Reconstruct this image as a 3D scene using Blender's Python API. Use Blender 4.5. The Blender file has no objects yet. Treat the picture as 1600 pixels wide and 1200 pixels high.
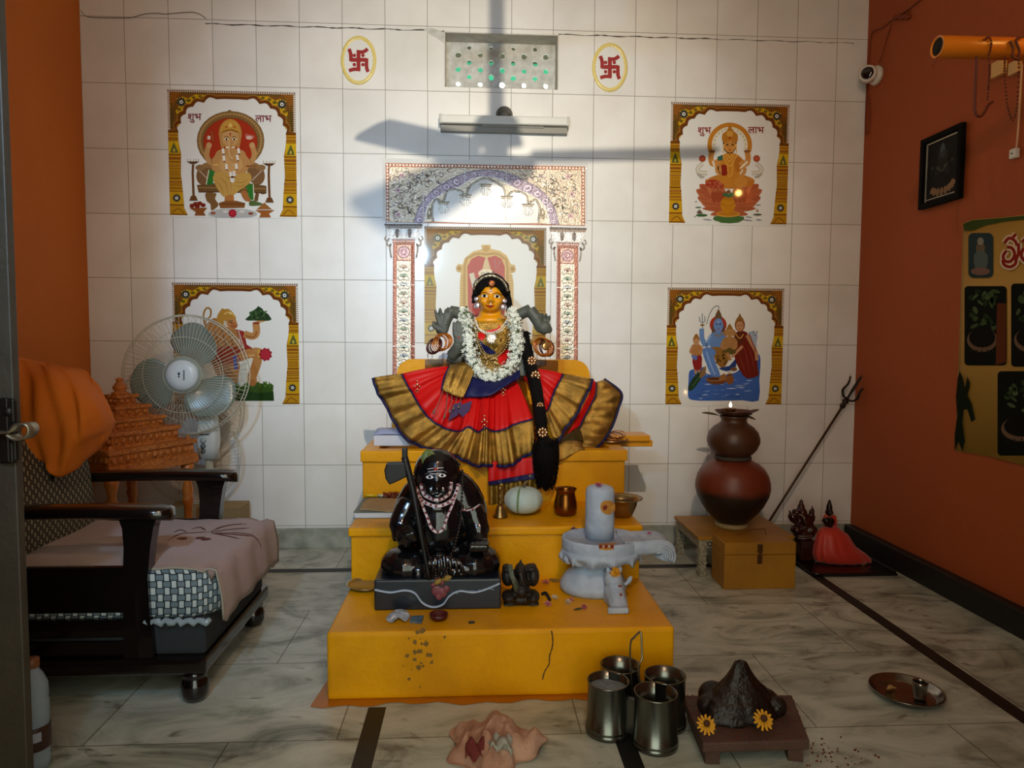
import bpy, bmesh, math, random
from mathutils import Vector, Matrix
from mathutils.bvhtree import BVHTree
R_ = random.Random(7)
scene = bpy.context.scene
COL = scene.collection
PI = math.pi

# ------------------------------------------------------------------ camera
CAM = Vector((0.0, -3.39272, 1.0161)); PITCH, YAW, ROLL, FPX = 0.0603476, 0.0544262, 0.00563195, 1074.788
_f = Vector((math.sin(YAW)*math.cos(PITCH), math.cos(YAW)*math.cos(PITCH), -math.sin(PITCH)))
_r = Vector((math.cos(YAW), -math.sin(YAW), 0)); _u = _r.cross(_f)
_r, _u = _r*math.cos(ROLL)+_u*math.sin(ROLL), _u*math.cos(ROLL)-_r*math.sin(ROLL)
cam = bpy.data.objects.new('camera', bpy.data.cameras.new('camera')); COL.objects.link(cam)
m4 = Matrix((_r, _u, -_f)).transposed().to_4x4(); m4.translation = CAM
cam.matrix_world = m4
cam.data.sensor_fit = 'HORIZONTAL'; cam.data.sensor_width = 36.0; cam.data.lens = FPX*36.0/1600.0
cam.data.clip_start = 0.02
scene.camera = cam

# ------------------------------------------------------------------ world, lights, exposure
w = bpy.data.worlds.new('daylight'); scene.world = w; w.use_nodes = True
bg = w.node_tree.nodes['Background']; bg.inputs[0].default_value = (0.92, 1.0, 0.84, 1); bg.inputs[1].default_value = 2.7
def lamp(name, kind, loc, target, power, color, **kw):
    l = bpy.data.lights.new(name, kind); o = bpy.data.objects.new(name, l); COL.objects.link(o)
    o.location = loc; l.energy = power; l.color = color
    if target: o.rotation_euler = (Vector(target)-Vector(loc)).to_track_quat('-Z', 'Y').to_euler()
    for k, v in kw.items(): setattr(l, k, v)
    return o
# warm spot above the entrance door throws the fan's shadow; wide warm fill added
lamp('warm_key_lamp', 'SPOT', (0.23, -3.30, 2.51), (0.05, 0.0, 1.65), 200, (1.0, 0.97, 0.78), spot_size=1.0, spot_blend=1.0, shadow_soft_size=0.02)
lamp('warm_wide_fill', 'SPOT', (0.23, -3.30, 2.51), (0.05, 0.0, 1.40), 80, (1.0, 0.62, 0.42), spot_size=1.8, spot_blend=1.0, shadow_soft_size=0.02)
# cool lamp in the open doorway, plus an added cool fill spot aimed low
lamp('cool_doorway_lamp', 'SPOT', (-0.54, -3.30, 1.86), (-0.20, 0.0, 1.70), 95, (0.50, 0.71, 1.0), spot_size=1.0, spot_blend=1.0, shadow_soft_size=0.05)
lamp('cool_low_fill', 'SPOT', (-0.54, -3.30, 1.84), (-0.65, 0.0, 0.55), 85, (0.36, 0.66, 1.0), spot_size=1.1, spot_blend=1.0, shadow_soft_size=0.05)
# small warm bulb near the pipe on the right wall
lamp('warm_small_bulb', 'POINT', (1.86, -1.46, 2.08), None, 1.4, (1.0, 0.55, 0.13), shadow_soft_size=0.018)
scene.view_settings.view_transform = 'Standard'; scene.view_settings.look = 'None'
scene.view_settings.gamma = 1; scene.view_settings.use_curve_mapping = False
scene.view_settings.exposure = 0.0
scene.cycles.max_bounces = 6; scene.cycles.diffuse_bounces = 3; scene.cycles.glossy_bounces = 3
scene.cycles.transmission_bounces = 6; scene.cycles.transparent_max_bounces = 8
scene.cycles.caustics_reflective = False; scene.cycles.caustics_refractive = False
scene.cycles.sample_clamp_indirect = 4.0; scene.cycles.use_denoising = True

# ------------------------------------------------------------------ measuring aids: photo pixel -> point in the room
def ray(px, py): return _f+_r*((px-800)/FPX)+_u*((600-py)/FPX)
def at(px, py, x=None, y=None, z=None):
    d = ray(px, py)
    t = (x-CAM.x)/d.x if x is not None else (y-CAM.y)/d.y if y is not None else (z-CAM.z)/d.z
    return CAM+d*t
def scale(y): return (y-CAM.y)/FPX      # metres per pixel at depth y

# ------------------------------------------------------------------ materials
def lin(c):
    if isinstance(c, str): c = tuple(int(c[i:i+2], 16)/255 for i in (0, 2, 4))
    return tuple((v/12.92 if v <= 0.04045 else ((v+0.055)/1.055)**2.4) for v in c)
MATS = {}
def mat(name, col, rough=0.5, metal=0.0, var=0.0, vscale=8.0, bump=0.0, bscale=60.0, col2=None, spec=0.5, coat=0.0, sheen=0.0, trans=0.0, detail=4.0):
    if name in MATS: return MATS[name]
    m = bpy.data.materials.new(name); m.use_nodes = True; nt = m.node_tree; b = nt.nodes['Principled BSDF']
    c = lin(col)
    b.inputs['Base Color'].default_value = (*c, 1); b.inputs['Roughness'].default_value = rough
    b.inputs['Metallic'].default_value = metal; b.inputs['Specular IOR Level'].default_value = spec
    b.inputs['Coat Weight'].default_value = coat; b.inputs['Sheen Weight'].default_value = sheen
    b.inputs['Transmission Weight'].default_value = trans
    if var > 0 or bump > 0:
        tc = nt.nodes.new('ShaderNodeTexCoord')
    if var > 0:
        n = nt.nodes.new('ShaderNodeTexNoise'); n.inputs['Scale'].default_value = vscale; n.inputs['Detail'].default_value = detail
        nt.links.new(tc.outputs['Object'], n.inputs['Vector'])
        r = nt.nodes.new('ShaderNodeValToRGB'); c2 = lin(col2) if col2 else tuple(v*0.45 for v in c)
        r.color_ramp.elements[0].position = 0.5-0.3*min(1, 1); r.color_ramp.elements[1].position = 0.62
        r.color_ramp.elements[0].color = (*[a+(d-a)*var for a, d in zip(c, c2)], 1); r.color_ramp.elements[1].color = (*c, 1)
        nt.links.new(n.outputs['Fac'], r.inputs['Fac']); nt.links.new(r.outputs['Color'], b.inputs['Base Color'])
    if bump > 0:
        n2 = nt.nodes.new('ShaderNodeTexNoise'); n2.inputs['Scale'].default_value = bscale; n2.inputs['Detail'].default_value = 5
        nt.links.new(tc.outputs['Object'], n2.inputs['Vector'])
        bp = nt.nodes.new('ShaderNodeBump'); bp.inputs['Strength'].default_value = bump; bp.inputs['Distance'].default_value = 0.01
        nt.links.new(n2.outputs['Fac'], bp.inputs['Height']); nt.links.new(bp.outputs['Normal'], b.inputs['Normal'])
    MATS[name] = m
    return m

def art_mat(name, rough=0.12, metal=0.0, bump=0.0, bscale=90, spec=0.5):
    if name in MATS: return MATS[name]
    m = mat(name, 'ffffff', rough, metal, bump=bump, bscale=bscale, spec=spec); nt = m.node_tree
    a = nt.nodes.new('ShaderNodeAttribute'); a.attribute_name = 'Col'
    nt.links.new(a.outputs['Color'], nt.nodes['Principled BSDF'].inputs['Base Color'])
    return m

# ------------------------------------------------------------------ mesh kit (world coordinates in, one mesh object out)
ORIG = {}
def smoothpath(pts, k=6, closed=False):
    P = [Vector(p) for p in pts]; n = len(P)
    if n < 3: return P
    out = []
    rng = range(n) if closed else range(n-1)
    for i in rng:
        if closed: a, b, c, d = P[i-1], P[i], P[(i+1) % n], P[(i+2) % n]
        else: a, b, c, d = P[max(i-1, 0)], P[i], P[i+1], P[min(i+2, n-1)]
        for j in range(k):
            t = j/k
            out.append(0.5*((2*b)+(c-a)*t+(2*a-5*b+4*c-d)*t*t+(3*b-a-3*c+d)*t**3))
    if not closed: out.append(P[-1].copy())
    return out

class MB:
    def __init__(s): s.v = []; s.f = []; s.c = []; s.sm = []; s.uv = None
    def add(s, vs, fs, smooth=False, col=None):
        o = len(s.v); s.v += [Vector(p) for p in vs]
        for f in fs: s.f.append([i+o for i in f]); s.sm.append(smooth); s.c.append(col)
        return s
    def box(s, c, size, rz=0.0, bev=0.0, M=None):
        bm = bmesh.new(); bmesh.ops.create_cube(bm, size=1)
        bmesh.ops.scale(bm, vec=size, verts=bm.verts)
        if bev > 0: bmesh.ops.bevel(bm, geom=bm.edges[:], offset=bev, segments=2, affect='EDGES', profile=0.5)
        T = M if M is not None else Matrix.Translation(c) @ Matrix.Rotation(rz, 4, 'Z')
        s.frombm(bm, T); return s
    def frombm(s, bm, T=Matrix(), smooth=False):
        bm.verts.index_update()
        s.add([T @ v.co for v in bm.verts], [[v.index for v in f.verts] for f in bm.faces], smooth); bm.free()
    def box2(s, a, b, bev=0.0):
        a, b = Vector(a), Vector(b)
        return s.box((a+b)/2, [abs(x) for x in (b-a)], bev=bev)
    def sph(s, c, r, rot=None, nu=16, nv=10):
        r = (r, r, r) if not hasattr(r, '__len__') else r
        M = Matrix.Translation(c) @ (rot.to_4x4() if rot else Matrix()) @ Matrix.Diagonal((*r, 1))
        bm = bmesh.new(); bmesh.ops.create_uvsphere(bm, u_segments=nu, v_segments=nv, radius=1); s.frombm(bm, M, True); return s
    def tube(s, pts, r, n=8, caps=True, closed=False, flat=None):
        P = [Vector(p) for p in pts]; k = len(P)
        rr = r if hasattr(r, '__len__') else [r]*k
        if len(rr) != k: rr = [rr[0]+(rr[-1]-rr[0])*i/(k-1) for i in range(k)] if len(rr) == 2 else [rr[min(int(i*len(rr)/k), len(rr)-1)] for i in range(k)]
        vs = []; fs = []; nprev = None
        for i in range(k):
            if closed: t = P[(i+1) % k]-P[i-1]
            else: t = P[min(i+1, k-1)]-P[max(i-1, 0)]
            t = t.normalized() if t.length > 1e-9 else Vector((0, 0, 1))
            if nprev is None:
                a = Vector((0, 0, 1)) if abs(t.z) < 0.9 else Vector((0, 1, 0))
                nn = t.cross(a).normalized()
            else:
                nn = nprev-t*nprev.dot(t); nn = nn.normalized() if nn.length > 1e-9 else nprev
            nprev = nn; b = t.cross(nn)
            for j in range(n):
                a = 2*PI*j/n
                vs.append(P[i]+(nn*math.cos(a)+b*math.sin(a)*(flat or 1))*rr[i])
        for i in range(k if closed else k-1):
            for j in range(n):
                i2 = (i+1) % k
                fs.append([i*n+j, i*n+(j+1) % n, i2*n+(j+1) % n, i2*n+j])
        if caps and not closed:
            fs.append(list(range(n))[::-1]); fs.append(list(range((k-1)*n, k*n)))
        s.add(vs, fs, True); return s
    def ring(s, c, R, r, axis=(0, 0, 1), n=28, m=8, sx=1.0):
        q = Vector(axis).to_track_quat('Z', 'Y').to_matrix()
        return s.tube([Vector(c)+q @ Vector((R*sx*math.cos(2*PI*i/n), R*math.sin(2*PI*i/n), 0)) for i in range(n)], r, m, closed=True)
    def lathe(s, prof, c=(0, 0, 0), n=28, axis=None, M=None, capb=True, capt=True, ang=2*PI, smooth=True):
        T = M if M is not None else Matrix.Translation(c) @ ((Vector(axis).to_track_quat('Z', 'Y').to_matrix().to_4x4()) if axis else Matrix())
        vs = []; fs = []; k = len(prof)
        for (r, z) in prof:
            for j in range(n): vs.append(T @ Vector((r*math.cos(2*PI*j/n), r*math.sin(2*PI*j/n), z)))
        for i in range(k-1):
            for j in range(n): fs.append([i*n+j, i*n+(j+1) % n, (i+1)*n+(j+1) % n, (i+1)*n+j])
        if capb and prof[0][0] > 1e-6: fs.append(list(range(n))[::-1])
        if capt and prof[-1][0] > 1e-6: fs.append(list(range((k-1)*n, k*n)))
        s.add(vs, fs, smooth); return s
    def prism(s, pts, d, smooth=False):
        """closed outline (list of 3-D points) extruded along vector d"""
        P = [Vector(p) for p in pts]; d = Vector(d); n = len(P)
        vs = P+[p+d for p in P]
        fs = [list(range(n)), list(range(n, 2*n))[::-1]]+[[i, i+n, (i+1) % n+n, (i+1) % n] for i in range(n)]
        s.add(vs, fs, smooth); return s
    def grid(s, rows, smooth=True, closed=False):
        o = []; nr = len(rows); nc = len(rows[0])
        for r in rows: o += r
        fs = [[i*nc+j, i*nc+(j+1) % nc, (i+1)*nc+(j+1) % nc, (i+1)*nc+j] for i in range(nr-1) for j in range(nc if closed else nc-1)]
        s.add(o, fs, smooth); return s
    def poly(s, pts, col=None):
        s.add(pts, [list(range(len(pts)))], False, col); return s
    def build(s, name, material, parent=None, origin=None, thick=0.0, sub=0, fixn=True):
        me = bpy.data.meshes.new(name)
        if parent is not None: o = ORIG[parent.name]
        elif origin is not None: o = Vector(origin)
        else:
            xs = [v.x for v in s.v]; ys = [v.y for v in s.v]; zs = [v.z for v in s.v]
            o = Vector(((min(xs)+max(xs))/2, (min(ys)+max(ys))/2, min(zs)))
        me.from_pydata([v-o for v in s.v], [], s.f)
        if fixn and not any(c is not None for c in s.c):
            bm = bmesh.new(); bm.from_mesh(me); bmesh.ops.recalc_face_normals(bm, faces=bm.faces); bm.to_mesh(me); bm.free()
        me.polygons.foreach_set('use_smooth', s.sm)
        if any(c is not None for c in s.c):
            at_ = me.color_attributes.new('Col', 'FLOAT_COLOR', 'CORNER')
            data = []
            for f, c in zip(s.f, s.c):
                data += list((*(c or (1, 1, 1)), 1.0))*len(f)
            at_.data.foreach_set('color', data)
        if s.uv:
            uvl = me.uv_layers.new(name='UVMap')
            for l in me.loops: uvl.data[l.index].uv = s.uv[l.vertex_index]
        me.materials.append(material); me.update()
        ob = bpy.data.objects.new(name, me); COL.objects.link(ob)
        if parent is not None: ob.parent = parent
        else: ob.location = o
        ORIG[ob.name] = o
        if thick: md = ob.modifiers.new('thick', 'SOLIDIFY'); md.thickness = thick; md.offset = 0
        if sub: md = ob.modifiers.new('sub', 'SUBSURF'); md.levels = sub; md.render_levels = sub
        return ob

def tag(o, label=None, cat=None, group=None, kind=None):
    if label: o['label'] = label
    if cat: o['category'] = cat
    if group: o['group'] = group
    if kind: o['kind'] = kind
    return o
def thing(name, loc, label, cat, group=None):
    o = bpy.data.objects.new(name, None); COL.objects.link(o); o.location = loc; o.empty_display_size = 0.05
    ORIG[o.name] = Vector(loc)
    return tag(o, label, cat, group)
def struct(name, mb, m, **kw):
    return tag(mb.build(name, m, **kw), kind='structure')

def remeshed(mb, voxel=0.005, smooth=4, factor=0.5):
    """fuse overlapping solids into one continuous skin; returns a new MB"""
    me = bpy.data.meshes.new('tmp'); me.from_pydata(mb.v, [], mb.f)
    bm = bmesh.new(); bm.from_mesh(me); bmesh.ops.recalc_face_normals(bm, faces=bm.faces); bm.to_mesh(me); bm.free()
    ob = bpy.data.objects.new('tmp', me); COL.objects.link(ob)
    r = ob.modifiers.new('r', 'REMESH'); r.mode = 'VOXEL'; r.voxel_size = voxel; r.use_smooth_shade = True
    if smooth: sm = ob.modifiers.new('s', 'SMOOTH'); sm.iterations = smooth; sm.factor = factor
    dg = bpy.context.evaluated_depsgraph_get(); ev = ob.evaluated_get(dg); em = ev.to_mesh()
    out = MB(); out.add([v.co.copy() for v in em.vertices], [list(p.vertices) for p in em.polygons], True)
    ev.to_mesh_clear(); bpy.data.objects.remove(ob); bpy.data.meshes.remove(me)
    return out
def bvh(*mbs):
    v = []; f = []
    for mb in mbs:
        o = len(v); v += mb.v; f += [[i+o for i in q] for q in mb.f]
    return BVHTree.FromPolygons(v, f)
def on(tree, px, py, off=0.001, y=None):
    d = ray(px, py).normalized(); h = tree.ray_cast(CAM, d)
    if h[0] is None:
        return at(px, py, y=y) if y is not None else None
    n = h[1] if h[1].dot(d) < 0 else -h[1]
    return h[0]+n*off

def copy_tree(o, parent=None):
    c = o.copy(); COL.objects.link(c); c.parent = parent
    for ch in list(o.children): copy_tree(ch, c)
    return c

class Art:
    """flat print: coloured pieces laid on a plane, traced in the frame of one crop of the photo"""
    def __init__(s, crop, place, step=2e-5, normal=Vector((0, -1, 0))):
        s.x0, s.y0, s.x1, s.y1, s.w = crop; s.k = (s.x1-s.x0)/s.w; s.place = place; s.mb = MB(); s.L = 1; s.step = step; s.n = normal
    def P(s, p): return s.place(s.x0+p[0]*s.k, s.y0+p[1]*s.k)+s.n*(s.L*s.step)
    def poly(s, pts, col, smooth=0, up=True):
        if smooth: pts = [(q.x, q.y) for q in smoothpath([(p[0], p[1], 0) for p in pts], smooth, True)]
        s.mb.poly([s.P(p) for p in pts], lin(col))
        if up: s.L += 1
        return s
    def ell(s, cx, cy, rx, ry, col, rot=0.0, n=28, up=True):
        c, q = math.cos(rot), math.sin(rot)
        return s.poly([(cx+rx*math.cos(a)*c-ry*math.sin(a)*q, cy+rx*math.cos(a)*q+ry*math.sin(a)*c) for a in [2*PI*i/n for i in range(n)]], col, up=up)
    def line(s, pts, w, col, smooth=4, up=True, taper=False):
        P = [(p[0], p[1], 0) for p in pts]
        P = smoothpath(P, smooth) if smooth and len(P) > 2 else [Vector(p) for p in P]
        n = len(P); L = []; Rr = []
        for i in range(n):
            t = P[min(i+1, n-1)]-P[max(i-1, 0)]; t.normalize(); nn = Vector((-t.y, t.x, 0))
            ww = w/2*((1-abs(2*i/(n-1)-1))*0.9+0.1 if taper else 1)
            L.append(P[i]+nn*ww); Rr.append(P[i]-nn*ww)
        o = [s.P(p) for p in L+Rr]; c = lin(col)
        s.mb.add(o, [[i, i+1, n+i+1, n+i] for i in range(n-1)], False, c)
        if up: s.L += 1
        return s
    def rect(s, x0, y0, x1, y1, col, up=True): return s.poly([(x0, y0), (x1, y0), (x1, y1), (x0, y1)], col, up=up)
    def flower(s, cx, cy, r, col, n=8, inner=0.55, up=True):
        return s.poly([(cx+r*(1 if i % 2 else inner)*math.cos(PI*i/n), cy+r*(1 if i % 2 else inner)*math.sin(PI*i/n)) for i in range(2*n)], col, up=up)
    def text(s, body, cx, cy, h, col, bold=0.0):
        cu = bpy.data.curves.new('t', 'FONT'); cu.body = body; cu.align_x = 'CENTER'; cu.size = 1; cu.offset = bold
        ob = bpy.data.objects.new('t', cu); COL.objects.link(ob)
        dg = bpy.context.evaluated_depsgraph_get(); me = bpy.data.meshes.new_from_object(ob.evaluated_get(dg))
        c = lin(col)
        s.mb.add([s.P((cx+v.co.x*h, cy-v.co.y*h)) for v in me.vertices], [list(p.vertices) for p in me.polygons], False, c)
        bpy.data.objects.remove(ob); s.L += 1
        return s
# ------------------------------------------------------------------ setting
XL, XR, YF, ZC = -1.834, 1.934, -3.36, 2.98
TX0, TZ0 = -1.648, 0.0985                       # tile grid origin
def W(px, py, y=0.0): return at(px, py, y=y)

def tile_material():
    m = bpy.data.materials.new('glazed_wall_tile'); m.use_nodes = True; nt = m.node_tree; b = nt.nodes['Principled BSDF']; L = nt.links
    g = nt.nodes.new('ShaderNodeNewGeometry'); sp = nt.nodes.new('ShaderNodeSeparateXYZ'); L.new(g.outputs['Position'], sp.inputs[0])
    cb = nt.nodes.new('ShaderNodeCombineXYZ')
    for i, (k, off) in enumerate((('X', -TX0+4.0), ('Z', -TZ0+3.0))):
        a = nt.nodes.new('ShaderNodeMath'); a.operation = 'ADD'; a.inputs[1].default_value = off; L.new(sp.outputs[k], a.inputs[0]); L.new(a.outputs[0], cb.inputs[i])
    n0 = nt.nodes.new('ShaderNodeTexNoise'); n0.inputs['Scale'].default_value = 2.0; L.new(g.outputs['Position'], n0.inputs['Vector'])
    mx = nt.nodes.new('ShaderNodeMix'); mx.data_type = 'VECTOR'; mx.inputs['Factor'].default_value = 0.004
    L.new(cb.outputs[0], mx.inputs['A']); L.new(n0.outputs['Color'], mx.inputs['B'])
    br = nt.nodes.new('ShaderNodeTexBrick'); br.offset = 0.0; br.squash = 1.0
    L.new(mx.outputs['Result'], br.inputs['Vector'])
    br.inputs['Scale'].default_value = 1.0; br.inputs['Brick Width'].default_value = 0.2; br.inputs['Row Height'].default_value = 0.3
    br.inputs['Mortar Size'].default_value = 0.0017; br.inputs['Mortar Smooth'].default_value = 0.25; br.inputs['Bias'].default_value = 0.0
    br.inputs['Color1'].default_value = (*lin('efefec'), 1); br.inputs['Color2'].default_value = (*lin('e7e8e6'), 1); br.inputs['Mortar'].default_value = (*lin('a09d95'), 1)
    n = nt.nodes.new('ShaderNodeTexNoise'); n.inputs['Scale'].default_value = 3.5; n.inputs['Detail'].default_value = 6; L.new(g.outputs['Position'], n.inputs['Vector'])
    r = nt.nodes.new('ShaderNodeValToRGB'); r.color_ramp.elements[0].position = 0.35; r.color_ramp.elements[1].position = 0.6
    r.color_ramp.elements[0].color = (0.90, 0.89, 0.87, 1); r.color_ramp.elements[1].color = (1, 1, 1, 1); L.new(n.outputs['Fac'], r.inputs['Fac'])
    mu = nt.nodes.new('ShaderNodeMix'); mu.data_type = 'RGBA'; mu.blend_type = 'MULTIPLY'; mu.inputs['Factor'].default_value = 1
    L.new(br.outputs['Color'], mu.inputs['A']); L.new(r.outputs['Color'], mu.inputs['B']); L.new(mu.outputs['Result'], b.inputs['Base Color'])
    rr = nt.nodes.new('ShaderNodeMapRange'); rr.inputs['To Min'].default_value = 0.31; rr.inputs['To Max'].default_value = 0.7
    L.new(br.outputs['Fac'], rr.inputs['Value']); L.new(rr.outputs['Result'], b.inputs['Roughness'])
    bp = nt.nodes.new('ShaderNodeBump'); bp.inputs['Strength'].default_value = 0.35; bp.inputs['Distance'].default_value = 0.003; bp.invert = True
    L.new(br.outputs['Fac'], bp.inputs['Height']); L.new(bp.outputs['Normal'], b.inputs['Normal'])
    return m
def floor_material():
    m = bpy.data.materials.new('marble_floor_slabs'); m.use_nodes = True; nt = m.node_tree; b = nt.nodes['Principled BSDF']; L = nt.links
    g = nt.nodes.new('ShaderNodeNewGeometry')
    mp = nt.nodes.new('ShaderNodeMapping'); mp.inputs['Location'].default_value = (4.13, 4.3+0.385-0.004, 0); L.new(g.outputs['Position'], mp.inputs['Vector'])
    br = nt.nodes.new('ShaderNodeTexBrick'); br.offset = 0.43; br.offset_frequency = 2; L.new(mp.outputs['Vector'], br.inputs['Vector'])
    br.inputs['Scale'].default_value = 1.0; br.inputs['Brick Width'].default_value = 0.63; br.inputs['Row Height'].default_value = 0.43
    br.inputs['Mortar Size'].default_value = 0.0022; br.inputs['Mortar Smooth'].default_value = 0.3; br.inputs['Bias'].default_value = 0.0
    br.inputs['Color1'].default_value = (1, 1, 1, 1); br.inputs['Color2'].default_value = (0.88, 0.88, 0.86, 1); br.inputs['Mortar'].default_value = (0.33, 0.31, 0.27, 1)
    # veins: stretched warped noise, dull green-grey with brown bruises
    mp2 = nt.nodes.new('ShaderNodeMapping'); mp2.inputs['Rotation'].default_value = (0, 0, 0.5); mp2.inputs['Scale'].default_value = (1.0, 1.9, 1); L.new(g.outputs['Position'], mp2.inputs['Vector'])
    n = nt.nodes.new('ShaderNodeTexNoise'); n.inputs['Scale'].default_value = 3.2; n.inputs['Detail'].default_value = 9; n.inputs['Roughness'].default_value = 0.62; n.inputs['Distortion'].default_value = 1.3; L.new(mp2.outputs['Vector'], n.inputs['Vector'])
    r = nt.nodes.new('ShaderNodeValToRGB'); e = r.color_ramp.elements
    e[0].position = 0.30; e[0].color = (*lin('585c50'), 1); e[1].position = 0.66; e[1].color = (*lin('cccec2'), 1)
    x = e.new(0.43); x.color = (*lin('9da092'), 1); x = e.new(0.52); x.color = (*lin('b9bcae'), 1)
    L.new(n.outputs['Fac'], r.inputs['Fac'])
    n2 = nt.nodes.new('ShaderNodeTexNoise'); n2.inputs['Scale'].default_value = 9; n2.inputs['Detail'].default_value = 8; n2.inputs['Distortion'].default_value = 0.8; L.new(mp2.outputs['Vector'], n2.inputs['Vector'])
    r2 = nt.nodes.new('ShaderNodeValToRGB'); r2.color_ramp.elements[0].position = 0.62; r2.color_ramp.elements[0].color = (0, 0, 0, 1); r2.color_ramp.elements[1].position = 0.72; r2.color_ramp.elements[1].color = (0.75, 0.75, 0.75, 1); L.new(n2.outputs['Fac'], r2.inputs['Fac'])
    mu = nt.nodes.new('ShaderNodeMix'); mu.data_type = 'RGBA'; L.new(r2.outputs['Color'], mu.inputs['Factor']); L.new(r.outputs['Color'], mu.inputs['A']); mu.inputs['B'].default_value = (*lin('4c3a26'), 1)
    m2 = nt.nodes.new('ShaderNodeMix'); m2.data_type = 'RGBA'; m2.blend_type = 'MULTIPLY'; m2.inputs['Factor'].default_value = 1
    L.new(mu.outputs['Result'], m2.inputs['A']); L.new(br.outputs['Color'], m2.inputs['B']); L.new(m2.outputs['Result'], b.inputs['Base Color'])
    rr = nt.nodes.new('ShaderNodeMapRange'); rr.inputs['To Min'].default_value = 0.28; rr.inputs['To Max'].default_value = 0.5
    L.new(n.outputs['Fac'], rr.inputs['Value']); L.new(rr.outputs['Result'], b.inputs['Roughness'])
    return m
M_TILE = tile_material(); M_FLOOR = floor_material()
M_ORANGE = mat('orange_wall_paint', 'ce7018', 0.75, var=0.25, vscale=2.0, col2='9a4512', bump=0.25, bscale=160)
M_RUST = mat('rust_wall_paint', 'a54c18', 0.75, var=0.3, vscale=1.6, col2='8a3a10', bump=0.3, bscale=150)
M_CEIL = mat('ceiling_paint', 'd8d2c4', 0.9)
M_MARB = mat('green_marble_skirting', 'aeb1a4', 0.35, var=0.9, vscale=14, col2='666e62', detail=8)
M_BLACK = mat('black_granite', '0c0c0b', 0.5, var=0.5, vscale=40, col2='1c1a18')
M_PLASTER = mat('grey_cement', 'd2d3ce', 0.9, var=0.7, vscale=26, col2='94948c', bump=0.6, bscale=80, detail=8)

# back wall with the ventilator opening
hx0, hx1 = W(694.5, 90).x, W(872.5, 90).x; hz1, hz0 = W(780, 52).z, W(780, 138).z; HD = 0.115
mb = MB(); xs = [XL-.2, hx0, hx1, XR+.2]; zs = [-.05, hz0, hz1, ZC+.1]
for i in range(3):
    for j in range(3):
        if (i, j) == (1, 1): continue
        mb.box2((xs[i], 0, zs[j]), (xs[i+1], HD+.03, zs[j+1]))
struct('wall_back', mb, M_TILE)
mb = MB(); mb.box2((XL-.15, YF-.25, -.1), (XL, .0, ZC)); struct('wall_left', mb, M_ORANGE)
mb = MB(); mb.box2((XR, YF-.25, -.1), (XR+.15, .0, ZC)); struct('wall_right', mb, M_RUST)
mb = MB(); mb.box2((XL-.2, -3.9, -.12), (XR+.2, .145, 0)); struct('floor', mb, M_FLOOR)
mb = MB(); mb.box2((XL-.2, YF-.25, ZC), (XR+.2, .145, ZC+.1)); struct('ceiling', mb, M_CEIL)
mb = MB(); mb.box2((XL, YF-.23, 0), (-.60, YF, ZC)); mb.box2((.60, YF-.23, 0), (XR, YF, ZC)); mb.box2((-.60, YF-.23, 2.1), (.60, YF, ZC))
struct('wall_front', mb, M_ORANGE)
# reveal of the opening and the pierced cement block
mb = MB()
for a, b in (((hx0, .001, hz1-.004), (hx1, HD, hz1-.0005)), ((hx0+.0005, .001, hz0), (hx0+.004, HD, hz1)), ((hx1-.004, .001, hz0), (hx1-.0005, HD, hz1))): mb.box2(a, b)
struct('trim_1', mb, mat('grey_reveal_plaster', 'cfcbc0', 0.9, var=0.5, vscale=20, bump=0.4))
mb = MB()
yb = HD-.012
def B(x, y): return W(480+x/2.5, y/2.5, yb)
ncx, ncz = 11, 8
gx0, gx1 = hx0+.002, hx1-.002
c0x = B(590, 330).x; pitchx = (B(932, 330).x-c0x)/8; pz = (B(700, 187).z-B(700, 330).z)/5
zz0 = B(700, 330).z-pz/2
nz = int((hz1-zz0)/pz)+1
mb.box2((gx0, yb, hz0), (gx1, yb+.012, zz0))
for i in range(nz):
    z0, z1 = zz0+i*pz, min(zz0+(i+1)*pz, hz1-.001)
    last = 0
    mb.box2((gx0, yb, z0), (c0x-pitchx/2, yb+.012, z1)); mb.box2((c0x+8.5*pitchx, yb, z0), (gx1, yb+.012, z1))
    for j in range(9):
        x0, x1 = c0x+(j-.5)*pitchx, c0x+(j+.5)*pitchx
        if (i+j) % 2 or i > 5: mb.box2((x0, yb, z0), (x1, yb+.012, z1)); continue
        cx, cz = (x0+x1)/2, (z0+z1)/2; n = 12; r = R_.uniform(.0125, .0155)
        if i == 5: r *= .75
        vs = []; fs = []
        for yy in (yb, yb+.012):
            for k in range(n):
                a = 2*PI*k/n+PI/n; ca, sa = math.cos(a), math.sin(a); q = min((x1-x0)/2/abs(ca), (z1-z0)/2/abs(sa))
                if k % 3 == 1 or k % 3 == 0: pass
                vs.append((cx+ca*q, yy, cz+sa*q)); rr = r*R_.uniform(.82, 1.12); vs.append((cx+ca*rr, yy, cz+sa*rr))
        # corners of the cell
        for k in range(n):
            k2 = (k+1) % n
            fs.append([2*k, 2*k2, 2*k2+1, 2*k+1]); fs.append([2*n+2*k, 2*n+2*k+1, 2*n+2*k2+1, 2*n+2*k2]); fs.append([2*k+1, 2*k2+1, 2*n+2*k2+1, 2*n+2*k+1])
        mb.add(vs, fs)
        for (sx, sz) in ((1, 1), (-1, 1), (-1, -1), (1, -1)):     # close the corner gaps of the ring
            X, Z = cx+sx*(x1-x0)/2, cz+sz*(z1-z0)/2
            near = sorted([v for v in vs[0:2*n:2]], key=lambda v: (v[0]-X)**2+(v[2]-Z)**2)[:2]
            mb.poly([(X, yb, Z), near[0], near[1]])
struct('window_1', mb, M_PLASTER)
mb = MB(); zt = zz0+pz*1.05
mb.box2((hx0-.3, .36, zt+.088), (hx1+.3, .364, zt+.105+pz*2.6))
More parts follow.
